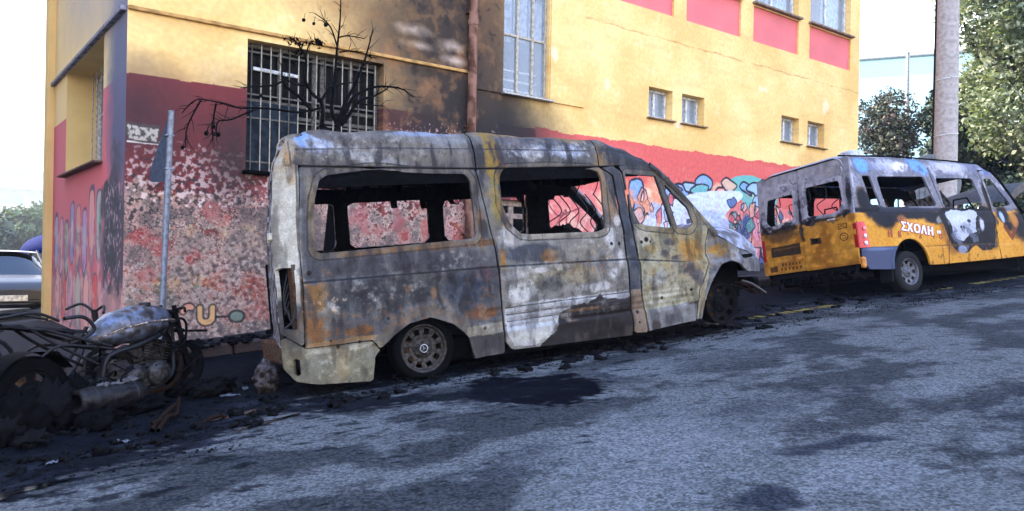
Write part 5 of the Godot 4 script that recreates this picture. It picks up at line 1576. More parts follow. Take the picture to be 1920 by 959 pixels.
	for s in [0, 1]:
		var sl := MB.new()
		sl.box(Vector3(3.1, .17, -.09 if s == 0 else -(V1W - .09)), Vector3(2.7, .11, .1), Basis(), .02)
		show_mesh("sill", sl, soot, van)
	# windscreen frame, hood, front members
	for s in [0, 1]:
		var ap := MB.new()
		var f := func(u: float, h: float, o: float) -> Vector3: return Vector3(u, h, -(v1_tumble(h) + o) if s == 0 else -(V1W - v1_tumble(h) - o))
		ap.tube([f.call(4.06, 1.965, .03), f.call(4.17, 1.88, .02), f.call(4.41, 1.66, .02), f.call(4.62, 1.42, .02), f.call(4.86, 1.13, .01)], [.04, .038, .034, .034, .045], 8)
		for q in ap.v.size(): ap.t[q] = Vector2((ap.v[q].x + .25) / 6.25, 1.0 - ap.v[q].y / 2.5)
		show_mesh("windscreen_pillar", ap, skin if s == 0 else mats["scorched"], van)
	var hd := MB.new()
	hd.box(Vector3(4.12, 1.96, -V1W / 2), Vector3(.12, .07, V1W - .3), Basis(), .02)
	show_mesh("windscreen_header", hd, soot, van)
	var bon := MB.new()
	bon.grid(16, 26, func(a, b):
		var sn: float = sin(PI * b)
		var k: float = pow(sn, .36)
		var ue: float = lerpf(4.86, 5.86, a); var uc: float = lerpf(4.93, 5.95, a)
		var he: float = ramp(ue, [4.86, 5.16, 5.54, 5.86], [1.14, .985, .87, .765]); var hc: float = ramp(uc, [4.93, 5.24, 5.5, 5.77, 5.95], [1.25, 1.31, 1.25, 1.10, .82])
		var w: float = .45 * (ue - 4.9) * (ue - 4.9)
		return Vector3(lerpf(ue, uc, k), lerpf(he, hc, k) + .01 * wob.get_noise_2d(a * 5.0, b * 7.0), -lerpf(w, V1W - w, b)))
	var bonm := surf("hood_skin", Color(.80, .84, .95), .6, .15, tex["scorch"], .55)
	show_mesh("hood", bon, bonm, van)
	var cowl := MB.new()
	cowl.box(Vector3(4.88, 1.17, -V1W / 2), Vector3(.16, .1, V1W - .25), Basis(), .03)
	show_mesh("cowl", cowl, mats["rust"], van)
	var fr := MB.new()
	fr.box(Vector3(5.62, .52, -V1W / 2), Vector3(.12, .14, 1.5), Basis(), .03)
	fr.box(Vector3(5.55, .72, -V1W / 2), Vector3(.06, .1, 1.45), Basis(), .02)
	for q in [-.45, -1.5]:
		fr.box(Vector3(5.1, .5, q), Vector3(1.0, .12, .1), Basis(), .02)
	show_mesh("front_crossmember", fr, soot, van)
	var rad := MB.new()
	rad.box(Vector3(5.3, .72, -V1W / 2), Vector3(.3, .4, 1.0), Basis(), .05); rad.box(Vector3(5.0, .8, -.9), Vector3(.5, .4, .7), Basis(), .08)
	show_mesh("engine", rad, mats["char"], van)
	surf("rust_dark", Color(.42, .38, .36), .9, .1, tex["rusty"], 3.0, .2, tex["fine"])
	for k in 5:
		var st := MB.new()
		var b0 := Vector3(5.2 + rng.randf() * .3, .5 + rng.randf() * .12, -.12 - rng.randf() * .15)
		bent_tube(st, [b0, b0 + Vector3(.12, -.05, .04), b0 + Vector3(.25 + rng.randf() * .1, -.1 - rng.randf() * .1, .02)], .012)
		show_mesh("hanging_bracket", st, mats["rust_dark"] if k else mats["ash"], van)
	var strut := MB.new()
	strut.tube([Vector3(4.9, .36, -.3), Vector3(4.9, .8, -.34)], .05, 10)
	var coil := []
	for k in 50: coil.append(Vector3(4.9 + .085 * cos(k * .6), .45 + k * .007, -.31 + .085 * sin(k * .6)))
	strut.tube(coil, .012, 6)
	show_mesh("suspension_strut", strut, mats["rust"], van)
	# dashboard carrier, steering wheel, seat frames and hanging wires seen through the windows
	var da := MB.new()
	da.tube([Vector3(4.55, 1.12, -.12), Vector3(4.6, 1.16, -.9), Vector3(4.55, 1.12, -1.83)], .05, 8)
	da.box(Vector3(4.75, .95, -V1W / 2), Vector3(.06, .5, 1.6))
	show_mesh("dashboard_beam", da, soot, van)
	var sw := MB.new()
	var ring := []
	for k in 25:
		var a := TAU * k / 24
		ring.append(Vector3(4.2 + .12 * cos(a), 1.24 + .17 * cos(a) * .8, -1.45 + .19 * sin(a)))
	sw.tube(ring, .012, 6, false)
	sw.tube([Vector3(4.2, 1.24, -1.45), Vector3(4.5, 1.0, -1.45)], .02, 6)
	sw.tube([Vector3(4.2, 1.24, -1.64), Vector3(4.2, 1.24, -1.26)], .01, 6)
	show_mesh("steering_wheel", sw, mats["black_metal"], van)
	for k in 5:
		var se := MB.new()
		var u: float = [3.75, 3.1, 2.45, 1.75, .95][k]; var zc := -1.45 if k % 2 == 0 else -1.42
		se.tube([Vector3(u + .2, .85, zc - .2), Vector3(u - .12, .9, zc - .2), Vector3(u - .2, 1.3, zc - .2), Vector3(u - .2, 1.3, zc + .2), Vector3(u - .12, .9, zc + .2), Vector3(u + .2, .85, zc + .2)], .02, 6)
		se.tube([Vector3(u, .46, zc - .2), Vector3(u, .88, zc - .2)], .02, 6); se.tube([Vector3(u, .46, zc + .2), Vector3(u, .88, zc + .2)], .02, 6)
		show_mesh("seat_frame", se, mats["black_metal"], van)
	var lump := MB.new()
	lump.ball(Vector3(3.55, 1.2, -1.2), Vector3(.24, .2, .2), Basis(), 12, 8, .3, 3)
	show_mesh("seat_remains", lump, mats["char"], van)
	for k in 6:
		var wr := MB.new()
		var u := 3.75 + k * .13
		bent_tube(wr, [Vector3(u, 1.82, -1.8), Vector3(u + .1, 1.6, -1.72), Vector3(u - .08 + k * .03, 1.45, -1.78), Vector3(u + .12, 1.3, -1.75)], .008)
		show_mesh("hanging_wire", wr, mats["black_metal"], van)
	for k in 9:
		var hs := MB.new()
		var u := .55 + k * .42
		var zz := -.35 - .28 * (k % 5)
		var l := rng.randf_range(.12, .42)
		hs.grid(3, 6, func(a, b): return Vector3(u + (a - .5) * .07 + .05 * sin(b * 3.0 + k), 2.22 - .16 - b * l, zz + .04 * sin(b * 4.0 + k * 2.0)))
		bent_tube(hs, [Vector3(u + .1, 2.1, zz), Vector3(u + .14, 1.9, zz + .05), Vector3(u + .08, 1.75, zz + .02)], .006)
		show_mesh("hanging_trim", hs, soot, van)
	# mirror stub on the far side
	var mir := MB.new()
	mir.ball(Vector3(5.0, 1.38, -2.1), Vector3(.10, .13, .12), Basis(), 12, 8, .1, 1)
	mir.tube([Vector3(4.8, 1.25, -1.9), Vector3(5.0, 1.35, -2.1)], .025, 6)
	show_mesh("mirror_stub", mir, mats["char"], van)
	# wheels: near rear with its wheel trim on a slumped tyre, near front bare
	var wm := surf("rim_burnt", Color(.36, .33, .29), .7, .3, tex["scorch"], 2.5)
	road_wheel(van, Vector3(1.24, .295, -.12), 1.0, .225, .315, .2, 10, wm, mats["burnt_rubber"], -.265, true)
	road_wheel(van, Vector3(4.906, .34, -.14), 1.0, .235, .2, .2, 8, mats["char"], mats["rust_dark"])
	road_wheel(van, Vector3(1.24, .30, -(V1W - .12)), -1.0, .225, .3, .2, 10, mats["rust"], mats["burnt_rubber"], -.27)
	road_wheel(van, Vector3(4.906, .34, -(V1W - .14)), -1.0, .235, .2, .2, 8, mats["rust"], mats["rust"])

# ---------------------------------------------------------------- second van, half burnt school bus
const V2W := 1.956

func v2_tumble(h: float) -> float: return ramp(h, [0.0, 1.05, 1.8, 2.07, 2.2], [0.0, 0.0, .12, .17, .24])
func v2_w(u: float, h: float) -> float:
	var w := v2_tumble(h)
	if u > 4.0: w += .16 * (u - 4.0) * (u - 4.0)
	if u < .12:
		var t := clampf((.12 - u) / .12, 0, 1)
		w += .1 * (1.0 - sqrt(1.0 - t * t))
	w -= .012 * smoothstep(.70, .67, h) * smoothstep(.82, .80, u)
	w += .007 * exp(-pow((h - .68) / .012, 2.0)) * smoothstep(1.4, 1.45, u)
	w += .008 * exp(-pow((h - 1.255) / .014, 2.0))
	var r := Vector2(u - 1.09, h - .38).length()
	w -= .02 * smoothstep(.49, .46, r)
	w += .008 * wob.get_noise_2d(u * 1.1 + 30.0, h * 1.5)
	return w
func v2_near(p: Vector2) -> Vector3: return Vector3(p.x, p.y, -v2_w(p.x, p.y))
func v2_far(p: Vector2) -> Vector3: return Vector3(p.x, p.y, -(V2W - v2_w(p.x, p.y)))
func v2_rear(p: Vector2) -> Vector3:
	var lean := .04 * smoothstep(1.2, 2.2, p.y)
	return Vector3(lean + .006 * wob.get_noise_2d(p.x * 2.0, p.y * 2.0) - .01 * smoothstep(.7, .66, p.y), p.y, -p.x)

func paint_van2_side() -> Paint:
	var p := Paint.new(Vector2(-.05, .25), Vector2(5.5, 2.05), 120.0, rgb(188, 130, 42))
	var w := p.w; var h := p.h
	p.warp = noise_bytes(w, h, .014, 71, 6); p.warp2 = noise_bytes(w, h, .014, 72, 6)
	var big := noise_bytes(w, h, .01, 73, 5); var mid := noise_bytes(w, h, .035, 74); var fin := noise_bytes(w, h, .12, 75, 3)
	p.layer(big, .5, .8, rgb(198, 142, 54), .7)
	p.layer(mid, .62, .8, rgb(188, 116, 34), .5)
	# upper body, bleached and sooty
	p.poly(PackedVector2Array([Vector2(-.1, 1.22), Vector2(5.6, 1.24), Vector2(5.6, 2.4), Vector2(-.1, 2.4)]), rgb(106, 105, 112), 1.0, .03)
	p.layer(big, .45, .3, rgb(84, 84, 98), .7, Rect2(-.05, 1.3, 5.5, 1.0), 0.0, .1)
	p.layer(mid, .55, .7, rgb(166, 162, 166), .6, Rect2(-.05, 1.4, 5.5, .9), 0.0, .1)
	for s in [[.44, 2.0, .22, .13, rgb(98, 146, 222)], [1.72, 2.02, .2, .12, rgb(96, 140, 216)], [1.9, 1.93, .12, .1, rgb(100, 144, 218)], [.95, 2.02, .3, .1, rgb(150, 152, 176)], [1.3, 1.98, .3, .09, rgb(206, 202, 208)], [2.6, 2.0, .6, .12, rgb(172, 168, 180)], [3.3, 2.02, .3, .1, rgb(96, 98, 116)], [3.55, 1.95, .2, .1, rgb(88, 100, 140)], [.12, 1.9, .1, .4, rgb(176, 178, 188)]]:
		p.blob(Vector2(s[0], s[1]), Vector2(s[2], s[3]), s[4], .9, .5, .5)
	# scorch: black tongues over the orange
	var bl := rgb(20, 21, 27)
	for s in [[.28, 1.45, .17, .22], [.42, 1.28, .22, .17], [.62, 1.14, .28, .17], [.85, 1.18, .2, .12], [1.45, 1.2, .5, .09], [1.8, 1.14, .3, .12], [2.04, 1.0, .14, .35], [2.2, .72, .2, .16], [3.05, .85, .28, .3], [3.2, 1.15, .18, .25], [3.1, .68, .25, .1], [2.5, 1.27, .6, .04], [3.66, 1.18, .2, .16], [3.72, .98, .13, .1], [4.3, 1.0, .5, .35], [3.35, 1.5, .06, .3]]:
		p.blob(Vector2(s[0], s[1]), Vector2(s[2], s[3]) * 1.18, rgb(104, 62, 26), .7, .5, .3)
	for s in [[.28, 1.45, .17, .22], [.42, 1.28, .22, .17], [.62, 1.14, .28, .17], [.85, 1.18, .2, .12], [1.45, 1.2, .5, .09], [1.8, 1.14, .3, .12], [3.66, 1.18, .2, .16], [3.72, .98, .13, .1], [4.3, 1.0, .5, .35], [3.35, 1.5, .06, .3], [.9, 1.27, 1.1, .06]]:
		p.blob(Vector2(s[0], s[1]), Vector2(s[2], s[3]), bl, .98, .35, .25)
	p.blob(Vector2(1.0, 1.12), Vector2(.1, .07), rgb(150, 90, 50), .7, .5, .7)
	p.blob(Vector2(1.95, 1.12), Vector2(.14, .06), rgb(128, 124, 112), .85, .5, .5, .5)
	# the bared white patch on the sliding door, in its black border
	p.poly(smooth_loop(PackedVector2Array([Vector2(2.03, 1.3), Vector2(3.3, 1.3), Vector2(3.33, .8), Vector2(3.25, .62), Vector2(2.98, .58), Vector2(2.78, .66), Vector2(2.52, .56), Vector2(2.24, .6), Vector2(2.08, .85)])), bl, .97, .03)
	p.poly(smooth_loop(PackedVector2Array([Vector2(2.15, 1.24), Vector2(2.9, 1.24), Vector2(2.84, 1.02), Vector2(2.86, .88), Vector2(2.66, .86), Vector2(2.5, .76), Vector2(2.3, .78), Vector2(2.2, .95)])), rgb(168, 171, 182), .97, .04)
	p.spat(Vector2(2.5, .85), Vector2(.45, .25), mid, .45, .6, rgb(90, 94, 108), .8)
	p.spat(Vector2(2.6, 1.05), Vector2(.5, .25), fin, .52, .64, rgb(110, 112, 124), .5)
	p.blob(Vector2(2.45, 1.1), Vector2(.3, .14), rgb(184, 187, 196), .7, .6, .4)
	p.blob(Vector2(2.42, .62), Vector2(.12, .07), rgb(136, 144, 170), .8, .5, .6)
	p.blob(Vector2(3.0, 1.0), Vector2(.07, .13), rgb(186, 184, 196), .9, .5, .5)
	for s in [[2.68, 1.08, .05, .03], [2.45, .98, .03, .03], [2.52, .98, .025, .03], [2.85, .95, .03, .05]]:
		p.blob(Vector2(s[0], s[1]), Vector2(s[2], s[3]), rgb(40, 40, 50), .95, .3, .2)
	p.blob(Vector2(3.62, 1.14), Vector2(.07, .12), rgb(150, 166, 206), .95, .4, .4, .3)
	p.poly(PackedVector2Array([Vector2(3.6, .95), Vector2(3.8, .72), Vector2(4.0, .95), Vector2(3.9, 1.0), Vector2(3.8, .84), Vector2(3.7, 1.0)]), rgb(104, 52, 32), .85, .02)
	p.blob(Vector2(3.95, 1.1), Vector2(.1, .14), rgb(190, 120, 48), .8, .5, .5)
	# window surrounds
	p.poly(PackedVector2Array([Vector2(.55, 1.24), Vector2(2.05, 1.24), Vector2(2.05, 1.3), Vector2(.6, 1.3)]), rgb(44, 46, 60), .9, .01)
	# dark red letter fragments stay as print
	# seams
	for s in [[[2.02, 1.85], [2.125, 1.3], [2.11, .86], [2.02, .38]], [[3.37, 1.87], [3.39, 1.2], [3.41, .42]], [[1.47, .68], [3.4, .69]], [[1.9, .68], [1.9, .4]]]:
		var q := PackedVector2Array()
		for z in s: q.append(Vector2(z[0], z[1]))
		p.line(q, .016, rgb(70, 48, 24), .85)
	for s in [[.4, 1.35, .4, .25], [3.2, .95, .3, .4]]: p.spat(Vector2(s[0], s[1]), Vector2(s[2], s[3]), p.warp2, .5, .62, rgb(26, 27, 36), .7)
	p.spat(Vector2(1.5, 1.9), Vector2(2.2, .4), mid, .54, .68, rgb(70, 68, 78), .6)
	p.spat(Vector2(1.5, 1.95), Vector2(2.0, .3), p.warp, .54, .66, rgb(178, 176, 180), .6)
	p.layer(fin, .62, .74, rgb(120, 76, 30), .5, Rect2(0, .3, 5.0, .45), 0.0, .05)
	p.grain(fin, .22)
	p.layer(mid, .64, .72, rgb(96, 64, 34), .55, Rect2(1.4, .35, 2.2, .25), 0.0, .05)
	# grey plastic corner
	p.poly(PackedVector2Array([Vector2(-.1, .2), Vector2(.78, .2), Vector2(.80, .70), Vector2(.04, .70), Vector2(-.1, .68)]), rgb(62, 68, 88), 1.0, .006)
	p.blob(Vector2(.4, .67), Vector2(.4, .03), rgb(96, 106, 136), .8, .5, .2)
	return p

func paint_van2_rear() -> Paint:
	var p := Paint.new(Vector2(-.05, .3), Vector2(2.1, 2.0), 150.0, rgb(172, 120, 44))
	var w := p.w; var h := p.h
	p.warp = noise_bytes(w, h, .014, 81, 6); p.warp2 = noise_bytes(w, h, .014, 82, 6)
	var big := noise_bytes(w, h, .012, 83, 5); var mid := noise_bytes(w, h, .04, 84)
	p.layer(big, .45, .25, rgb(132, 84, 30), .7)
	p.layer(mid, .6, .8, rgb(196, 134, 52), .6)
	p.poly(PackedVector2Array([Vector2(-.1, 1.24), Vector2(2.2, 1.2), Vector2(2.2, 2.5), Vector2(-.1, 2.5)]), rgb(126, 125, 134), 1.0, .03)
	p.layer(big, .5, .75, rgb(146, 145, 152), .8, Rect2(0, 1.4, 2.0, .9), 0.0, .1)
	p.blob(Vector2(1.45, 1.9), Vector2(.3, .1), rgb(176, 176, 186), .8, .6, .7)
	p.blob(Vector2(.5, 1.95), Vector2(.25, .08), rgb(134, 130, 130), .8, .6, .7)
	var bl := rgb(24, 23, 28)
	for s in [[.15, 1.26, .12, .06], [.6, 1.24, .4, .05], [1.5, 1.2, .45, .07], [1.8, 1.35, .1, .25], [1.05, 1.35, .05, .4], [.1, 1.5, .06, .3]]:
		p.blob(Vector2(s[0], s[1]), Vector2(s[2], s[3]), bl, .85, .5, .5)
	p.blob(Vector2(1.5, 1.08), Vector2(.45, .1), rgb(74, 54, 34), .8, .6, .5)
	p.poly(rect(1.12, .76, 1.74, .93), rgb(44, 36, 30), .95, .015)
	p.poly(rect(1.16, .87, 1.7, .89), rgb(120, 82, 40), .6, .01)
	for q in [[[.92, 1.79], [.25, 1.78], [.21, 1.40], [.40, 1.27], [.93, 1.30]], [[1.75, 1.74], [1.16, 1.75], [1.18, 1.32], [1.72, 1.25], [1.82, 1.37]]]:
		var ll := PackedVector2Array()
		for z in q: ll.append(Vector2(z[0], z[1]))
		ll.append(ll[0])
		p.line(ll, .11, rgb(160, 160, 168), .6, .05)
	for q in [[.6, 1.235, .45], [1.5, 1.215, .4]]: p.spat(Vector2(q[0], q[1]), Vector2(q[2], .09), p.warp2, .42, .54, rgb(22, 21, 26), .9)
	# badge boxes and faint print
	p.poly(rect(.70, .86, .9, .96), rgb(40, 32, 28), .9, .02)
	p.poly(rect(1.0, .93, 1.03, 1.0), rgb(40, 32, 28), .9, .01)
	for k in 6:
		p.poly(rect(1.14 + k * .07, .595, 1.18 + k * .07, .64), rgb(84, 52, 26), .85, .012)
		p.poly(rect(1.12 + k * .08, .52, 1.17 + k * .08, .57), rgb(84, 52, 26), .85, .012)
	p.poly(rect(1.64, .52, 1.8, .62), rgb(70, 44, 26), .85, .02)
	for k in 9: p.poly(rect(.5 + k * .045, .66 - .01 * (k % 3), .53 + k * .045, .70), rgb(130, 82, 34), .7, .012)
	var ring := PackedVector2Array()
	for k in 18: ring.append(Vector2(.27 + .07 * cos(k * .37), .9 + .055 * sin(k * .37)))
	p.line(ring, .022, rgb(84, 54, 26), .9)
	p.line(PackedVector2Array([Vector2(.3, .92), Vector2(.24, .92), Vector2(.24, .88), Vector2(.3, .88)]), .014, rgb(84, 54, 26), .9)
	p.line(PackedVector2Array([Vector2(.35, 1.1), Vector2(.29, 1.1), Vector2(.29, 1.065), Vector2(.35, 1.065), Vector2(.35, 1.03), Vector2(.29, 1.03)]), .018, rgb(84, 54, 26), .9)
	p.line(PackedVector2Array([Vector2(.26, 1.03), Vector2(.26, 1.1), Vector2(.2, 1.1), Vector2(.2, 1.03), Vector2(.26, 1.03)]), .018, rgb(84, 54, 26), .9)
	p.poly(rect(.05, .47, 1.0, .50), rgb(120, 76, 30), .5, .01)
	p.spat(Vector2(1.0, 1.5), Vector2(1.2, .5), mid, .54, .66, rgb(60, 58, 66), .6)
	p.spat(Vector2(1.0, 1.95), Vector2(1.1, .3), p.warp, .54, .68, rgb(150, 150, 158), .6)
	p.spat(Vector2(1.5, .95), Vector2(.6, .3), p.warp2, .54, .7, rgb(100, 68, 32), .35)
	p.grain(mid, .3)
	return p

func lettering(parent: Node3D, called: String, s: String, at: Vector3, size: float, turn: float, m: Material, bold := false, wide := 1.0):
	var tm := TextMesh.new()
	var f := SystemFont.new()
	f.font_names = PackedStringArray(["Droid Sans"])
	if bold: f.font_weight = 700
	tm.font = f
	tm.text = s; tm.font_size = 64; tm.pixel_size = size / 46.0; tm.depth = .004
	tm.horizontal_alignment = HORIZONTAL_ALIGNMENT_LEFT
	var o := MeshInstance3D.new()
	o.name = numbered(called, parent)
	o.mesh = tm
	o.material_override = m
	o.transform = Transform3D(Basis(Vector3(0, 0, 1), turn) * Basis.from_scale(Vector3(wide, 1, 1)), at)
	tm.material = m
	parent.add_child(o, true)

func build_school_van():
	var van := thing("school_van", "orange school minibus with scorched roof and windows, leaning towards the wall", "van", Vector3(11.10608, .99983, 4.68043))
	van.basis = vehicle_basis(.183781, .044548, -.139565)
	var skin := StandardMaterial3D.new(); skin.resource_name = "orange_skin"
	skin.albedo_texture = paint_van2_side().texture(); skin.roughness = .6; skin.metallic_specular = .22; skin.texture_repeat = false
	var rskin := StandardMaterial3D.new(); rskin.resource_name = "orange_rear"
	rskin.albedo_texture = paint_van2_rear().texture(); rskin.roughness = .6; rskin.metallic_specular = .22; rskin.texture_repeat = false
	var soot: Material = mats["soot"]
	var ur := Rect2(-.05, .25, 5.5, 2.05); var rr := Rect2(-.05, .3, 2.1, 2.0)
	var P := func(a: Array) -> PackedVector2Array:
		var o := PackedVector2Array()
		for k in range(0, a.size(), 2): o.append(Vector2(a[k], a[k + 1]))
		return o
	var arch := []
	for k in 13:
		var a := PI * (-.02 + 1.03 * k / 12.0)
		arch.append_array([1.09 + .43 * cos(a), .38 + .43 * sin(a)])
	var qa := [.02, 1.98, 2.01, 1.98, 2.035, 1.84, 2.12, 1.30, 2.105, .86, 2.012, .39, 1.52, .39]
	qa.append_array(arch)
	qa.append_array([.66, .35, .12, .37, .03, .5, .03, 1.0])
	var quarter: PackedVector2Array = P.call(qa)
	var w0 := rounded(P.call([.38, 1.82, .57, 1.82, .63, 1.35, .41, 1.35]), .03)
	var w1 := rounded(P.call([.71, 1.81, 1.85, 1.83, 1.99, 1.33, .73, 1.31]), .05)
	var lampo := rounded(P.call([.035, 1.08, .14, 1.08, .205, .70, .04, .70]), .02)
	show_array("quarter_panel", panel(quarter, [w0, w1, lampo], .035, v2_near, .03, skin, soot, ur), van)
	var slide: PackedVector2Array = P.call([2.025, 1.98, 3.35, 1.98, 3.362, 1.84, 3.378, 1.2, 3.40, .43, 2.025, .395, 2.118, .86, 2.132, 1.30, 2.047, 1.84])
	var w2 := rounded(P.call([2.14, 1.81, 3.13, 1.82, 3.2, 1.45, 3.16, 1.32, 3.05, 1.28, 2.16, 1.30]), .05)
	show_array("sliding_door", panel(slide, [w2], .035, v2_near, .03, skin, soot, ur), van)
	var door: PackedVector2Array = P.call([3.37, 1.96, 3.68, 1.95, 3.80, 1.86, 4.1, 1.40, 4.22, 1.25, 4.26, .8, 4.2, .46, 3.42, .43, 3.395, 1.2, 3.38, 1.84])
	var w3 := rounded(P.call([3.43, 1.82, 3.63, 1.82, 4.0, 1.35, 3.46, 1.30]), .04)
	show_array("front_door", panel(door, [w3], .035, v2_near, .03, skin, soot, ur), van)
	var wing: PackedVector2Array = P.call([4.27, 1.2, 4.9, 1.05, 5.3, .85, 5.32, .45, 4.9, .42, 4.82, .66, 4.6, .78, 4.35, .72, 4.22, .48, 4.275, .8])
	show_array("front_wing", panel(wing, [], .05, v2_near, .03, skin, soot, ur), van)
	# far side
	var fo: PackedVector2Array = P.call([.03, 1.98, 4.0, 1.96, 4.2, 1.25, 4.2, .45, 1.52, .39, 1.4, .66, 1.09, .81, .75, .66, .66, .35, .12, .37])
	var fw := [rounded(rect(.3, 1.32, 1.1, 1.8), .06), rounded(rect(1.25, 1.32, 2.0, 1.8), .06), rounded(rect(2.15, 1.32, 3.2, 1.8), .06), rounded(P.call([3.4, 1.8, 3.66, 1.8, 4.0, 1.36, 3.4, 1.32]), .06)]
	show_array("side_panel", panel(fo, fw, .06, v2_far, .03, mats["scorched"], soot, ur, true), van)
	show_array("front_wing", panel(wing, [], .07, v2_far, .03, mats["scorched"], soot, ur, true), van)
	# rear doors
	var wr := rounded(P.call([.92, 1.78, .26, 1.77, .22, 1.42, .30, 1.31, .42, 1.285, .92, 1.315]), .04)
	var wl := rounded(P.call([1.74, 1.73, 1.17, 1.74, 1.19, 1.33, 1.70, 1.27, 1.80, 1.36]), .04)
	show_array("rear_door", panel(rect(.045, .465, 1.04, 2.1), [wr], .035, v2_rear, .03, rskin, soot, rr, true), van)
	show_array("rear_door", panel(rect(1.056, .475, 1.93, 2.1), [wl], .035, v2_rear, .03, rskin, soot, rr, true), van)
	for k in 2:
		var hd := MB.new()
		hd.box(Vector3(-.012, .92 + .27 * k, [-.8, -.45][k]), Vector3(.03, .025 if k else .05, .14 if k else .09), Basis(), .006)
		show_mesh("door_handle", hd, mats["pale_metal"] if k else mats["char"], van)
	# lamps
	var red := surf("lamp_red", rgb(206, 34, 40), .25, 0.0, patchy("lamp_wear", 256, .05, 55, [[0.0, Color(.6, .55, .55)], [.6, Color(1, 1, 1)], [.68, Color(1, 1, 1)], [1.0, Color(.9, .9, .9)]]), 6.0)
	for s in [0, 1]:
		var lm := MB.new()
		lm.grid(4, 8, func(a, b):
			var u: float = lerpf(.02, lerpf(.20, .145, b), a); var h: float = lerpf(.695, 1.085, b)
			var q: Vector3 = v2_near(Vector2(u, h)) if s == 0 else v2_far(Vector2(u, h))
			return q + Vector3(-.012, 0, (.016 if s == 0 else -.016)))
		for e in [0, 1]:
			lm.box(Vector3(.012 + .0 * e, .89, -.06 if s == 0 else -(V2W - .06)), Vector3(.03, .38, .08), Basis(), .01)
		var ln := show_mesh("tail_lamp", lm, red, van)
		for k in 3:
			var cl := MB.new()
			var hh := .76 + k * .11
			var q: Vector3 = (v2_near(Vector2(.11, hh)) if s == 0 else v2_far(Vector2(.11, hh))) + Vector3(-.01, 0, .022 if s == 0 else -.022)
			cl.ball(q, Vector3(.036, .032, .012), Basis(), 10, 6, .3, k)
			show_mesh("lens", cl, surf("lens_white", Color(.82, .74, .76), .25) if k != 2 else surf("lens_pink", Color(.84, .42, .46), .25), ln)
	var og := MB.new()
	og.box(Vector3(.055, .48, -.03), Vector3(.07, .17, .08), Basis(), .02)
	show_mesh("melted_bumper_end", og, surf("orange_plastic", rgb(206, 132, 44), .6, 0.0, tex["grunge"], 3.0), van)
	# melted bumper and straps under the doors
	var rb := MB.new()
	rb.box(Vector3(.06, .41, -.98), Vector3(.06, .09, 1.7), Basis(), .02)
	rb.box(Vector3(.35, .30, -.98), Vector3(.5, .12, 1.4), Basis(), .03)
	show_mesh("rear_crossmember", rb, mats["char"], van)
	for k in 12:
		var st := MB.new()
		var w := -.1 - k * .155
		bent_tube(st, [Vector3(.02, .4, w), Vector3(.0, .33, w - .02), Vector3(.02 + rng.randf() * .05, .2 + rng.randf() * .12, w + rng.randf_range(-.1, .1))], .012 + rng.randf() * .012)
		show_mesh("melted_strip", st, mats["char"], van)
	for k in 2:
		var st := MB.new()
		var w := -.65 - k * .55
		bent_tube(st, [Vector3(.05, .36, w), Vector3(.08, .2, w - .1), Vector3(.1, .02, w - .14 + k * .1)], .03)
		show_mesh("spring_hanger", st, mats["char"], van)
	# roof
	var ht := func(u: float) -> float: return soft(u, [-.05, .12, 1.3, 2.5, 3.4, 3.8, 4.0], [2.10, 2.17, 2.19, 2.16, 2.14, 1.98, 1.88])
	var roof := MB.new()
	roof.grid(60, 48, func(a, b):
		var u: float = lerpf(.015, 3.85, a)
		var ph: float = PI * b
		var y0 := 1.975 if u < 3.5 else lerpf(1.975, 1.80, (u - 3.5) / .35); var y1: float = ht.call(u)
		var sn := sin(ph); var cs := cos(ph)
		var hy: float = pow(sn, .5)
		var z: float = (V2W / 2 - .155) * signf(cs) * pow(absf(cs), .28)
		var k := hy
		return Vector3(u, lerpf(y0, y1, hy) + .01 * wob.get_noise_2d(u * 2.0, b * 8.0) * hy, z * (1.0 - .05 * k) - V2W / 2))
	for q in roof.v.size(): roof.t[q] = Vector2((roof.v[q].x + .05) / 5.5, 1.0 - clampf(roof.v[q].y - .02 - .25, 0, 2.03) / 2.05)
	show_mesh("roof", roof, skin, van)
	var gut := MB.new()
	gut.tube([Vector3(.02, 2.135, -.2), Vector3(1.3, 2.16, -.19), Vector3(2.6, 2.13, -.2), Vector3(3.35, 2.11, -.22), Vector3(3.7, 1.99, -.24)], .014, 6)
	show_mesh("roof_gutter", gut, soot, van)
	var vent := MB.new()
	vent.box(Vector3(.72, 2.25, -.55), Vector3(.24, .12, .26), Basis(), .03)
	show_mesh("roof_vent", vent, surf("vent_grey", Color(.72, .74, .76), .6, 0.0, tex["grunge"], 2.0), van)
	# interior: black lining, floor, burnt seats, a pale fallen panel
	for s in [0, 1]:
		var z := -.1 if s == 0 else -(V2W - .1)
		var l := MB.new()
		l.box(Vector3(1.02, 1.02, z), Vector3(1.85, .5, .02)); l.box(Vector3(3.1, .84, z), Vector3(2.2, .86, .02)); l.box(Vector3(1.8, 1.9, z - .12 * (1 - 2 * s)), Vector3(3.4, .16, .02))
		show_mesh("inner_panel", l, soot, van)
	var hl := MB.new()
	hl.box(Vector3(1.9, 2.03, -V2W / 2), Vector3(3.6, .03, V2W - .36))
	show_mesh("headliner", hl, soot, van)
	var fl := MB.new()
	fl.box(Vector3(2.5, .5, -V2W / 2), Vector3(4.9, .08, V2W - .14)); fl.box(Vector3(2.6, .36, -V2W / 2), Vector3(3.4, .2, 1.5), Basis(), .04)
	show_mesh("floor", fl, soot, van)
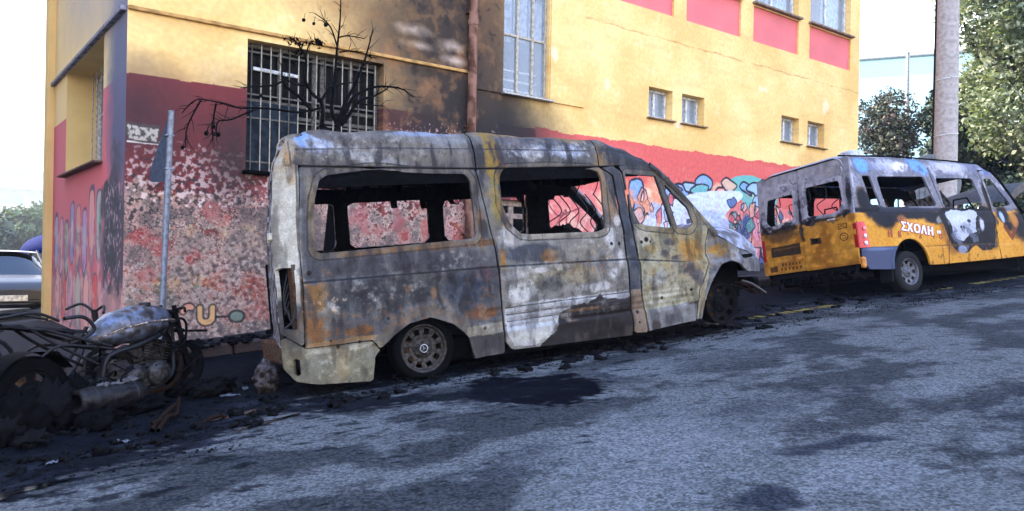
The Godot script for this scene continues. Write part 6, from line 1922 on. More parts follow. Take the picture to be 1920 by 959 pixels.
	for k in 6:
		var se := MB.new()
		var u: float = [.55, 1.25, 1.95, .6, 1.3, 3.5][k]; var zc: float = [-.5, -.5, -.5, -1.45, -1.45, -.55][k]
		se.box(Vector3(u, 1.02, zc), Vector3(.1, .72, .42), Basis(Vector3(0, 0, 1), .12), .04)
		se.tube([Vector3(u - .05, 1.35, zc - .18), Vector3(u - .1, 1.55, zc - .12), Vector3(u - .1, 1.55, zc + .12), Vector3(u - .05, 1.35, zc + .18)], .015, 6)
		show_mesh("burnt_seat", se, mats["char"], van)
	for k in 5:
		var wr2 := MB.new()
		bent_tube(wr2, [Vector3(.12, 1.9, -.35 - k * .3), Vector3(.16, 1.6, -.3 - k * .32), Vector3(.1, 1.42 + .05 * k, -.5 - k * .28), Vector3(.15, 1.3, -.4 - k * .3)], .008)
		show_mesh("hanging_wire", wr2, mats["black_metal"], van)
	var fp := MB.new()
	fp.grid(10, 6, func(a, b): return Vector3(lerpf(2.2, 3.3, a), lerpf(1.2, lerpf(1.5, 1.75, a), b) + .02 * sin(a * 9.0), -.55 - .25 * b + .03 * sin(a * 7.0 + b * 3.0)))
	show_mesh("fallen_lining", fp, surf("pale_lining", Color(.52, .52, .56), .9, 0.0, tex["scorch"], 1.2), van)
	# front: pillars, raised hood, nose
	for s in [0, 1]:
		var ap := MB.new()
		var f := func(u: float, h: float) -> Vector3: return Vector3(u, h, -(v2_tumble(h) + .02) if s == 0 else -(V2W - v2_tumble(h) - .02))
		ap.tube([f.call(3.72, 1.96), f.call(3.86, 1.83), f.call(4.1, 1.45), f.call(4.28, 1.2)], .04, 8)
		show_mesh("windscreen_pillar", ap, soot, van)
	var hood := MB.new()
	hood.grid(12, 12, func(a, b):
		var k: float = sin(a * PI * .5)
		return Vector3(lerpf(3.98, 4.95, a), lerpf(1.42, 1.80, k) + .10 * sin(b * PI) * (1.0 - .3 * a), -lerpf(.12 + .1 * a, V2W - .12 - .1 * a, b)))
	hood.grid(12, 2, func(a, b):
		var k: float = sin(a * PI * .5)
		return Vector3(lerpf(3.98, 4.95, a), lerpf(1.42, 1.80, k) - (1.0 - b) * .14, -(.12 + .1 * a)))
	show_mesh("raised_hood", hood, surf("hood_dark", Color(.30, .27, .27), .6, .1, tex["scorch"], 1.0), van)
	var nose := MB.new()
	nose.box(Vector3(4.85, .72, -V2W / 2), Vector3(.8, .5, 1.6), Basis(), .08)
	show_mesh("engine_bay", nose, mats["char"], van)
	# wheels
	var steel := surf("steel_rim", Color(.36, .36, .38), .55, .4, tex["grunge"], 2.5)
	road_wheel(van, Vector3(1.08, .305, -.13), 1.0, .205, .325, .2, 8, steel, mats["rubber"])
	road_wheel(van, Vector3(4.58, .305, -.14), 1.0, .205, .325, .2, 8, steel, mats["rubber"])
	road_wheel(van, Vector3(1.08, .24, -(V2W - .13)), -1.0, .205, .24, .2, 8, mats["rust"], mats["burnt_rubber"])
	road_wheel(van, Vector3(4.58, .24, -(V2W - .14)), -1.0, .205, .24, .2, 8, mats["rust"], mats["burnt_rubber"])
	for s in [0, 1]:
		var well := MB.new()
		well.box(Vector3(1.09, .84, -.3 if s == 0 else -(V2W - .3)), Vector3(.95, .04, .5)); well.box(Vector3(1.09, .6, -.45 if s == 0 else -(V2W - .45)), Vector3(.95, .5, .03))
		show_mesh("wheel_well", well, soot, van)
	var mud := MB.new()
	mud.box(Vector3(.70, .27, -.16), Vector3(.02, .22, .22), Basis(Vector3(0, 0, 1), -.1), .006)
	show_mesh("mud_flap", mud, mats["rubber"], van)
	# lettering
	var wm := surf("letter_white", Color(.86, .87, .92), .6); var rm := surf("letter_red", rgb(150, 38, 30), .6)
	var z := .006
	for o in [[-.014, 0.0], [.014, 0.0], [0.0, .014], [0.0, -.014]]:
		lettering(van, "letter_outline", "ΣΧΟΛΗ", Vector3(.955 + o[0], 1.01 + o[1], z), .14, -.13, rm, true, 1.22)
	lettering(van, "lettering", "ΣΧΟΛΗ", Vector3(.955, 1.01, z + .004), .14, -.13, wm, true, 1.22)
	lettering(van, "lettering", "κο", Vector3(1.80, .91, z + .004), .06, -.10, wm, true)
	var frag := [["Η", .63, .90, .12], ["Κ", .86, .885, .1], ["Ε", 1.08, .86, .06], ["Α", 1.36, .835, .06], ["Υ", 1.68, .835, .08], ["Ο", 1.84, .83, .09]]
	for q in frag: lettering(van, "red_lettering", q[0], Vector3(q[1], q[2], z), q[3], -.05, surf("letter_brown", rgb(140, 52, 30), .6), true)

# ---------------------------------------------------------------- burnt motorcycle
func build_motorcycle():
	var mc := thing("burnt_motorcycle", "burnt motorcycle standing by the kerb, bare grey fuel tank on a charred frame", "motorcycle", Vector3(.78, .0247, 3.4))
	mc.basis = vehicle_basis(-.4788, .07044, -.06)
	var bm: Material = mats["black_metal"]; var ch: Material = mats["char"]
	# tank: a swept shell with a seam and a dented flank
	var tk := MB.new()
	tk.grid(26, 24, func(a, b):
		var x: float = lerpf(.50, 1.40, a)
		var top: float = ramp(a, [0.0, .12, .3, .55, .8, .93, 1.0], [.655, .76, .855, .885, .86, .79, .68]); var bot: float = ramp(a, [0.0, .2, .5, .8, 1.0], [.60, .585, .555, .60, .64])
		var hw: float = ramp(a, [0.0, .12, .35, .6, .85, 1.0], [.03, .10, .16, .175, .13, .03])
		var an: float = TAU * (1.0 - b)
		var sy := sin(an); var cz := cos(an)
		var y := lerpf(bot, top, .5 + .5 * signf(sy) * pow(absf(sy), .8))
		var z := hw * signf(cz) * pow(absf(cz), .75)
		var k := (y - bot) / maxf(top - bot, .01)
		z *= 1.0 + .12 * smoothstep(.30, .24, absf(k - .38) * 3.0) - .22 * smoothstep(.25, .0, k)
		z += .010 * wob.get_noise_3d(x * 6.0, y * 6.0, signf(z)) 
		return Vector3(x, y + .008 * wob.get_noise_2d(x * 5.0, z * 9.0), z))
	var tankm := surf("tank_metal", Color(.55, .56, .60), .38, .35, patchy("tank_wear", 512, .01, 91, [[0.0, Color(.32, .27, .24)], [.38, Color(.46, .42, .38)], [.5, Color(.62, .62, .64)], [.62, Color(.76, .80, .88)], [1.0, Color(.5, .5, .54)]]), 1.6, .2, tex["fine"])
	var tn := show_mesh("fuel_tank", tk, tankm, mc)
	var rimm := MB.new()
	bent_tube(rimm, [Vector3(.56, .66, .10), Vector3(.75, .715, .168), Vector3(1.0, .735, .19), Vector3(1.25, .725, .165), Vector3(1.37, .70, .08)], .008)
	show_mesh("tank_seam", rimm, mats["rust_light"], tn)
	var cap := MB.new()
	cap.lathe([Vector2(.05, .0), Vector2(.05, .02), Vector2(.04, .028), Vector2(.001, .028)], 16, Transform3D(Basis(Vector3(0, 0, 1), -.1), Vector3(1.12, .872, 0)))
	show_mesh("filler_cap", cap, bm, tn)
	# frame
	var fr := MB.new()
	for s in [-1.0, 1.0]:
		bent_tube(fr, [Vector3(1.36, .74, .03 * s), Vector3(1.2, .62, .12 * s), Vector3(.9, .55, .15 * s), Vector3(.62, .50, .13 * s), Vector3(.55, .34, .12 * s)], .022)
		bent_tube(fr, [Vector3(1.37, .62, .03 * s), Vector3(1.3, .4, .1 * s), Vector3(1.2, .2, .14 * s), Vector3(.8, .14, .14 * s), Vector3(.56, .3, .12 * s)], .018)
		bent_tube(fr, [Vector3(.66, .58, .12 * s), Vector3(.4, .68, .12 * s), Vector3(.1, .80, .11 * s), Vector3(-.16, .86, .08 * s)], .014)
		bent_tube(fr, [Vector3(.6, .4, .12 * s), Vector3(.35, .56, .12 * s), Vector3(.12, .72, .11 * s), Vector3(.0, .82, .1 * s)], .013)
		bent_tube(fr, [Vector3(.78, .52, .13 * s), Vector3(.5, .60, .14 * s), Vector3(.2, .66, .13 * s), Vector3(.05, .6, .12 * s)], .011)
		bent_tube(fr, [Vector3(.6, .32, .1 * s), Vector3(.3, .31, .12 * s), Vector3(.0, .30, .13 * s)], .026)
	for q in [[-.14, .86, .08], [.1, .79, .11], [.4, .67, .12], [1.2, .21, .14], [.62, .49, .13]]:
		fr.tube([Vector3(q[0], q[1], -q[2]), Vector3(q[0], q[1], q[2])], .012, 6)
	fr.tube([Vector3(1.40, .80, 0), Vector3(1.36, .58, 0)], .04, 10)
	show_mesh("frame", fr, bm, mc)
	# burnt seat pan and tail loops
	var seat := MB.new()
	seat.grid(14, 8, func(a, b): return Vector3(lerpf(-.22, .5, a), .74 + .16 * (1.0 - a) + .02 * wob.get_noise_2d(a * 6.0, b * 6.0) - .03 * pow(absf(b - .5) * 2.0, 2.0), lerpf(.13, -.13, b)))
	show_mesh("seat_pan", seat, ch, mc)
	var loop := MB.new()
	bent_tube(loop, [Vector3(.2, .86, .14), Vector3(.0, .95, .15), Vector3(-.2, .94, .08), Vector3(-.2, .94, -.08), Vector3(.0, .95, -.15), Vector3(.3, .86, -.14)], .012)
	bent_tube(loop, [Vector3(.26, .87, .12), Vector3(.42, .86, .13), Vector3(.5, .76, .14), Vector3(.44, .70, .12), Vector3(.30, .66, .10)], .016)
	show_mesh("grab_rail", loop, bm, mc)
	# engine: crankcase, cylinders with fins, round covers
	var en := MB.new()
	en.box(Vector3(.98, .26, 0), Vector3(.42, .26, .30), Basis(Vector3(0, 0, 1), .08), .05)
	en.box(Vector3(.76, .30, 0), Vector3(.22, .26, .26), Basis(), .05)
	en.box(Vector3(1.1, .47, 0), Vector3(.22, .2, .26), Basis(Vector3(0, 0, 1), -.35), .03)
	en.box(Vector3(.93, .46, 0), Vector3(.12, .16, .24), Basis(Vector3(0, 0, 1), .3), .03)
	var em := surf("engine_metal", Color(.34, .32, .31), .6, .35, tex["scorch"], 3.0, .2, tex["fine"])
	var enn := show_mesh("engine", en, em, mc)
	for k in 8:
		var fn := MB.new()
		var q := Vector3(1.06 + .012 * k, .40 + .022 * k, 0)
		fn.box(q, Vector3(.26, .007, .30), Basis(Vector3(0, 0, 1), -.35), .002)
		show_mesh("cooling_fin", fn, em, enn)
	var turn := Basis(Vector3(1, 0, 0), PI / 2)
	for q in [[1.07, .27, .15, .115, em], [.84, .30, .14, .09, em]]:
		var cv := MB.new()
		var r: float = q[3]
		cv.lathe([Vector2(r, 0), Vector2(r, .02), Vector2(r * .92, .045), Vector2(r * .62, .055), Vector2(r * .55, .075), Vector2(r * .3, .08), Vector2(.001, .08)], 24, Transform3D(turn, Vector3(q[0], q[1], q[2])))
		for k in 6:
			var an := TAU * k / 6
			cv.lathe([Vector2(.01, .03), Vector2(.01, .055), Vector2(.001, .058)], 6, Transform3D(turn, Vector3(q[0] + cos(an) * r * .82, q[1] + sin(an) * r * .82, q[2])))
		show_mesh("engine_cover", cv, q[4], enn)
	var hp := MB.new()
	bent_tube(hp, [Vector3(1.22, .46, .06), Vector3(1.36, .38, .1), Vector3(1.32, .22, .14), Vector3(1.16, .12, .16), Vector3(.86, .13, .18)], .024)
	bent_tube(hp, [Vector3(1.22, .46, -.06), Vector3(1.36, .38, -.1), Vector3(1.30, .2, -.12), Vector3(1.1, .11, -.1), Vector3(.86, .13, .10)], .024)
	show_mesh("exhaust_header", hp, mats["rust_dark"], mc)
	var ex := MB.new()
	var ax := Vector3(-.62, .055, .03).normalized()
	var eb := Basis(ax.cross(Vector3(0, 0, 1)).normalized(), ax, Vector3(0, 0, 1)).orthonormalized()
	ex.lathe([Vector2(.05, .0), Vector2(.085, .05), Vector2(.10, .09), Vector2(.10, .58), Vector2(.09, .66), Vector2(.09, .66), Vector2(.072, .665), Vector2(.062, .66), Vector2(.062, .66), Vector2(.058, .46), Vector2(.001, .46)], 28, Transform3D(eb, Vector3(.86, .155, .22)))
	var exn := show_mesh("silencer", ex, surf("silencer", Color(.26, .25, .27), .5, .5, tex["scorch"], 2.0, .2, tex["fine"]), mc)
	for k in 2:
		var cl := MB.new()
		cl.lathe([Vector2(.102, .12 + k * .38), Vector2(.107, .125 + k * .38), Vector2(.107, .15 + k * .38), Vector2(.102, .155 + k * .38)], 24, Transform3D(eb, Vector3(.86, .155, .22)))
		show_mesh("silencer_clamp", cl, bm, exn)
	var lug := MB.new()
	lug.ball(Vector3(.70, .27, .2), Vector3(.09, .03, .05), Basis(), 14, 9, .9, 2); lug.ball(Vector3(.48, .28, .22), Vector3(.05, .025, .04), Basis(), 14, 9, .9, 5); lug.ball(Vector3(.58, .27, .23), Vector3(.06, .02, .03), Basis(), 14, 9, .9, 7)
	show_mesh("melted_fairing", lug, mats["ash"], mc)
	# fork, bars, front wheel
	var fk := MB.new()
	for s in [-1.0, 1.0]:
		fk.tube([Vector3(1.36, .84, .09 * s), Vector3(1.40, .62, .09 * s), Vector3(1.47, .28, .09 * s)], [.022, .026, .028], 10)
		bent_tube(fk, [Vector3(1.36, .80, .1 * s), Vector3(1.33, .82, .25 * s), Vector3(1.24, .80, .36 * s)], .013)
	fk.box(Vector3(1.37, .78, 0), Vector3(.06, .03, .24), Basis(Vector3(0, 0, 1), -.2), .01); fk.box(Vector3(1.41, .6, 0), Vector3(.06, .04, .24), Basis(Vector3(0, 0, 1), -.2), .01)
	show_mesh("fork", fk, ch, mc)
	var bar := MB.new()
	bar.tube([Vector3(1.38, .60, .1), Vector3(1.66, .56, .16)], .012, 6)
	bent_tube(bar, [Vector3(1.30, .66, .12), Vector3(1.36, .72, .16), Vector3(1.42, .66, .16), Vector3(1.40, .5, .15), Vector3(1.3, .45, .16)], .012)
	bent_tube(bar, [Vector3(1.24, .70, .15), Vector3(1.34, .60, .17), Vector3(1.30, .42, .17)], .014)
	show_mesh("bent_bracket", bar, ch, mc)
	road_wheel(mc, Vector3(0, .30, 0), 1.0, .215, .31, .15, 6, ch, mats["burnt_rubber"], -.285)
	road_wheel(mc, Vector3(1.475, .26, 0), 1.0, .215, .235, .09, 6, ch, mats["burnt_rubber"], -.25)
	var guard := MB.new()
	guard.grid(16, 6, func(a, b):
		var an: float = lerpf(.5, 2.6, a)
		return Vector3(.345 * cos(an), .30 + .345 * sin(an), lerpf(.12, -.12, b)))
	show_mesh("collapsed_mudguard", guard, mats["burnt_rubber"], mc)
	for k in 16:
		var hp2 := MB.new()
		var nz := FastNoiseLite.new(); nz.seed = 300 + k; nz.frequency = 1.0
		var ctr := Vector3(rng.randf_range(-.35, 1.55), .05, rng.randf_range(-.1, .42)) if k > 5 else Vector3(-.3 + k * .13, .12 + .08 * (k % 2), .16)
		var rr := Vector3(rng.randf_range(.10, .22), rng.randf_range(.04, .09), rng.randf_range(.08, .16)) if k > 5 else Vector3(.17, .15, .07)
		hp2.grid(20, 12, func(a, b):
			var th: float = TAU * (1.0 - a); var ph: float = PI * (b - .5)
			var d := Vector3(cos(th) * cos(ph), sin(ph), sin(th) * cos(ph))
			return ctr + d * rr * (1.0 + .9 * nz.get_noise_3d(d.x * 2.0, d.y * 2.0, d.z * 2.0) + .5 * nz.get_noise_3d(d.x * 5.0, d.y * 5.0, d.z * 5.0)), true)
		show_mesh("molten_plastic", hp2, mats["burnt_rubber"] if k % 3 else ch, mc)
	for k in 18:
		var sp := MB.new()
		var b1 := Vector3(rng.randf_range(-.2, 1.5), rng.randf_range(.1, .6), rng.randf_range(-.15, .25))
		bent_tube(sp, [b1, b1 + Vector3(rng.randf_range(-.15, .15), rng.randf_range(-.1, .15), .03), b1 + Vector3(rng.randf_range(-.25, .25), rng.randf_range(-.25, .1), .05), b1 + Vector3(rng.randf_range(-.35, .35), -.2, .08)], rng.randf_range(.005, .014))
		show_mesh("charred_rod", sp, ch, mc)
	for k in 9:
		var w := MB.new()
		var b0 := Vector3(.35 + k * .11, .42 + .12 * sin(k * 2.1), .1)
		bent_tube(w, [b0, b0 + Vector3(.08, .1 * sin(k * 1.3), .05), b0 + Vector3(.16, -.06, .02 * k - .1), b0 + Vector3(.28, .05 * cos(k), .05)], .006 + .003 * (k % 3))
		show_mesh("burnt_cable", w, ch, mc)

# ---------------------------------------------------------------- a second, collapsed wreck further along the kerb
func build_scooter():
	var sc := thing("collapsed_scooter", "tangle of a burnt scooter collapsed beside the building corner, behind the motorcycle", "scooter", Vector3(.55, ground_y(.55, 2.0), 2.0), .35)
	var ch: Material = mats["char"]
	var f := MB.new()
	for s in [-1.0, 1.0]:
		bent_tube(f, [Vector3(-.7, .62, .12 * s), Vector3(-.3, .72, .15 * s), Vector3(.1, .62, .14 * s), Vector3(.3, .28, .12 * s), Vector3(.7, .25, .1 * s), Vector3(.95, .7, .04 * s)], .02)
		bent_tube(f, [Vector3(-.6, .4, .1 * s), Vector3(-.2, .5, .15 * s), Vector3(.2, .4, .14 * s)], .016)
	for q in [[-.7, .62], [-.3, .72], [.1, .62], [.3, .28]]: f.tube([Vector3(q[0], q[1], -.14), Vector3(q[0], q[1], .14)], .014, 6)
	show_mesh("frame", f, mats["black_metal"], sc)
	var b := MB.new()
	bent_tube(b, [Vector3(.9, .86, .34), Vector3(.98, .92, .2), Vector3(1.0, .86, 0), Vector3(.98, .92, -.2), Vector3(.9, .86, -.34)], .014)
	b.tube([Vector3(1.0, .86, 0), Vector3(1.12, .3, 0)], .03, 8)
	show_mesh("handlebar", b, mats["black_metal"], sc)
	var s2 := MB.new()
	s2.grid(12, 8, func(a, bb): return Vector3(lerpf(-.75, .1, a), .76 + .03 * wob.get_noise_2d(a * 5.0, bb * 5.0) - .04 * pow(absf(bb - .5) * 2.0, 2.0), lerpf(.15, -.15, bb)))
	show_mesh("seat_pan", s2, ch, sc)
	var e := MB.new()
	e.ball(Vector3(-.3, .32, .02), Vector3(.3, .16, .14), Basis(), 14, 9, .2, 4); e.box(Vector3(-.05, .36, 0), Vector3(.26, .2, .2), Basis(), .04)
	show_mesh("engine", e, mats["rust"], sc)
	road_wheel(sc, Vector3(-.55, .22, 0), 1.0, .16, .22, .11, 5, ch, mats["burnt_rubber"], -.2)
	road_wheel(sc, Vector3(1.12, .22, 0), 1.0, .16, .2, .1, 5, ch, mats["burnt_rubber"], -.2)

# ---------------------------------------------------------------- poles and signs
func build_street_things():
	build_scooter()
	var sp := thing("road_sign", "grey blue metal pole on the pavement with a folded sign plate near the building corner", "road sign", Vector3(2.40, ground_y(2.4, .55) + .12, .55))
	var pole := MB.new()
	pole.tube([Vector3(-.005, 0, 0), Vector3(.03, 1.5, 0), Vector3(.07, 2.90, 0)], .036, 14)
	var gal := surf("pole_paint", Color(.50, .52, .56), .45, .3, tex["grunge"], 2.0)
	show_mesh("pole", pole, gal, sp)
	var plate := MB.new()
	var shape := rounded(PackedVector2Array([Vector2(0, .80), Vector2(-.40, .12), Vector2(-.36, .02), Vector2(0, .02)]), .06, 5)
	var m := panel(shape, [], .04, func(p): return Vector3(p.x * .33, p.y, p.x * .88 - .045 + .2 * p.x * p.x), .004, surf("sign_back", Color(.27, .31, .38), .5, .2, tex["grunge"], 2.0), surf("sign_back", Color.WHITE, .5), Rect2(-1, 0, 2, 1))
	var pl := show_array("sign_plate", m, sp)
	pl.position = Vector3(.045, 2.03, 0)
	var shape2 := rounded(PackedVector2Array([Vector2(0, .78), Vector2(0, .02), Vector2(.34, .0), Vector2(.38, .1)]), .06, 5)
	var m2 := panel(shape2, [], .04, func(p): return Vector3(p.x * .12, p.y, -p.x * .95 - .045), .004, mats["sign_back"], mats["sign_back"], Rect2(-1, 0, 2, 1))
	var pl2 := show_array("sign_plate", m2, sp)
	pl2.position = Vector3(.045, 2.03, 0)
	for y in [2.2, 2.6]:
		var cl := MB.new()
		cl.box(Vector3(.055, y, -.01), Vector3(.1, .03, .09), Basis(), .008)
		show_mesh("clamp", cl, mats["galvanised"], sp)
	# concrete utility pole on the kerb
	var bx := 17.55; var bz := 3.0
	var up := thing("utility_pole", "thick grey concrete utility pole rising behind the orange van", "utility pole", Vector3(bx, ground_y(bx, bz), bz))
	var pm := MB.new()
	pm.tube([Vector3(0, -.1, 0), Vector3(0, 4, 0), Vector3(0, 11.0, 0)], [.245, .222, .175], 24)
	show_mesh("pole", pm, mats["concrete_pole"], up)
	for y in [2.75, 3.95, 6.4, 8.2]:
		var b := MB.new()
		var r: float = lerpf(.245, .175, y / 11.0) + .004
		var ring := []
		for k in 17: ring.append(Vector3(cos(TAU * k / 16) * r, y + .03 * sin(TAU * k / 16 + 1.0), sin(TAU * k / 16) * r))
		b.tube(ring, .012, 6, false)
		show_mesh("pole_band", b, mats["white_paint"], up)
	var cable := MB.new()
	cable.tube([Vector3(-.105, 0, -.235), Vector3(-.095, 4, -.215), Vector3(-.08, 11.0, -.172)], .024, 8)
	show_mesh("cable", cable, mats["rubber"], up)
	var disc := MB.new()
	var dbx := Basis(Vector3(0, 0, 1), 0.0).rotated(Vector3.RIGHT, PI / 2).rotated(Vector3.UP, -.75)
	disc.lathe([Vector2(.001, -.05), Vector2(.4, -.035), Vector2(.6, .0), Vector2(.62, .02), Vector2(.6, .03), Vector2(.001, .03)], 32, Transform3D(dbx, Vector3(-.05, 1.72, .0) + Vector3(-.17, 0, -.19)))
	var dn := show_mesh("mirror_back", disc, surf("mirror_back", Color(.46, .47, .48), .7, 0.0, tex["grunge"], 1.5), up)
	for k in 9:
		var rb := MB.new()
		var x := -.48 + k * .12
		var l := sqrt(maxf(.58 * .58 - x * x, .01))
		rb.xf = Transform3D(Basis(Vector3.UP, -.75), Vector3(-.22, 1.72, -.19))
		rb.box(Vector3(x, 0, .05), Vector3(.02, l * 2.0, .015), Basis(), .004)
		show_mesh("mirror_rib", rb, mats["mirror_back"], dn)
	# slim lamp post farther up
	var lx := 30.4; var lz := -3.9; var ly := ground_y(lx, lz)
	var lp := thing("lamp_post", "slim pale metal lamp post between the school and the trees", "lamp post", Vector3(lx, ly, lz))
	var lpm := MB.new()
	lpm.tube([Vector3(0, 0, 0), Vector3(0, 3, 0), Vector3(0, 9.5 - ly, 0)], [.16, .125, .06], 12)
	show_mesh("post", lpm, mats["pale_metal"], lp)
	var cap := MB.new()
	cap.lathe([Vector2(.06, 0), Vector2(.075, .05), Vector2(.07, .12), Vector2(.001, .16)], 12, Transform3D(Basis(), Vector3(0, 9.5 - ly, 0)))
	show_mesh("post_cap", cap, mats["pale_metal"], lp)
	var bs := MB.new()
	bs.box(Vector3(0, .04, 0), Vector3(.45, .08, .45), Basis(), .02)
	show_mesh("base_plate", bs, mats["pale_metal"], lp)

# ---------------------------------------------------------------- vegetation
func leaf_mesh(n: int, size: float, spread: float, long := 1.6) -> ArrayMesh:
	var mb := MB.new()
	for k in n:
		var at := Vector3(rng.randf_range(-1, 1), rng.randf_range(-1, 1), rng.randf_range(-1, 1)) * spread
		var b := Basis.from_euler(Vector3(rng.randf() * TAU, rng.randf() * TAU, rng.randf() * TAU))
		var s := size * rng.randf_range(.7, 1.25)
		var x := b.x * s * .5; var y := b.y * s * long * .5
		var bend := b.z * s * .12
		mb.col = Color.WHITE.darkened(rng.randf() * .35)
		mb.quad(at - y, at + x + bend, at + y, at - x + bend)
	var m := ArrayMesh.new()
	mb.into(m, null)
	return m

func crown(parent: Node3D, called: String, blobs: Array, count: int, mesh: ArrayMesh, mat: Material, tones: Array, shell := .55):
	# leaf clumps scattered through the outer part of each blob: [centre, radii]
	var mm := MultiMesh.new()
	mm.transform_format = MultiMesh.TRANSFORM_3D
	mm.use_colors = true
	mm.mesh = mesh
	var total := 0.0
	for b in blobs: total += b[1].x * b[1].y
	var xs := []; var cs := []
	for b in blobs:
		var k := int(count * b[1].x * b[1].y / total)
		for i in k:
			var d := Vector3(rng.randfn(), rng.randfn(), rng.randfn()).normalized()
			var rr: float = pow(rng.randf(), .4)
			rr = lerpf(shell, 1.0, rr) if rng.randf() < .8 else rr * shell
			var p: Vector3 = b[0] + d * b[1] * rr * (1.0 + .28 * wob.get_noise_3d(d.x * 2.2 + b[0].x, d.y * 2.2 + b[0].y, d.z * 2.2))
			var gapn := wob.get_noise_3d(p.x * .9, p.y * .9, p.z * .9)
			if gapn < -.12 and rng.randf() < .8: continue
			xs.append(Transform3D(Basis.from_euler(Vector3(rng.randf() * TAU, rng.randf() * TAU, 0)).scaled(Vector3.ONE * rng.randf_range(.7, 1.3)), p))
			cs.append(tones[rng.randi() % tones.size()])
	mm.instance_count = xs.size()
	for i in xs.size():
		mm.set_instance_transform(i, xs[i]); mm.set_instance_color(i, cs[i])
	var o := MultiMeshInstance3D.new()
	o.name = numbered(called, parent)
	o.multimesh = mm
	o.material_override = mat
	parent.add_child(o, true)
	o.set_meta("kind", "stuff")

func leaf_material(key: String, glow: Color) -> StandardMaterial3D:
	var m := surf(key, Color(1, 1, 1), .6)
	m.vertex_color_use_as_albedo = true
	m.backlight_enabled = true; m.backlight = glow
	m.cull_mode = BaseMaterial3D.CULL_DISABLED
	return m

func trunk(parent: Node3D, limbs: Array, m: Material, called := "trunk"):
	var mb := MB.new()
	for l in limbs:
		var pts: Array = l[0]; var r0: float = l[1]; var r1: float = l[2]
		var o := []; var r := []
		for i in pts.size() - 1:
			var a: Vector3 = pts[maxi(i - 1, 0)]; var b: Vector3 = pts[i]; var c: Vector3 = pts[i + 1]; var d: Vector3 = pts[mini(i + 2, pts.size() - 1)]
			for j in 4:
				o.append(b.cubic_interpolate(c, a, d, j / 4.0)); r.append(lerpf(r0, r1, (i + j / 4.0) / (pts.size() - 1)))
		o.append(pts[-1]); r.append(r1)
		mb.tube(o, r, 9)
	show_mesh(called, mb, m, parent)

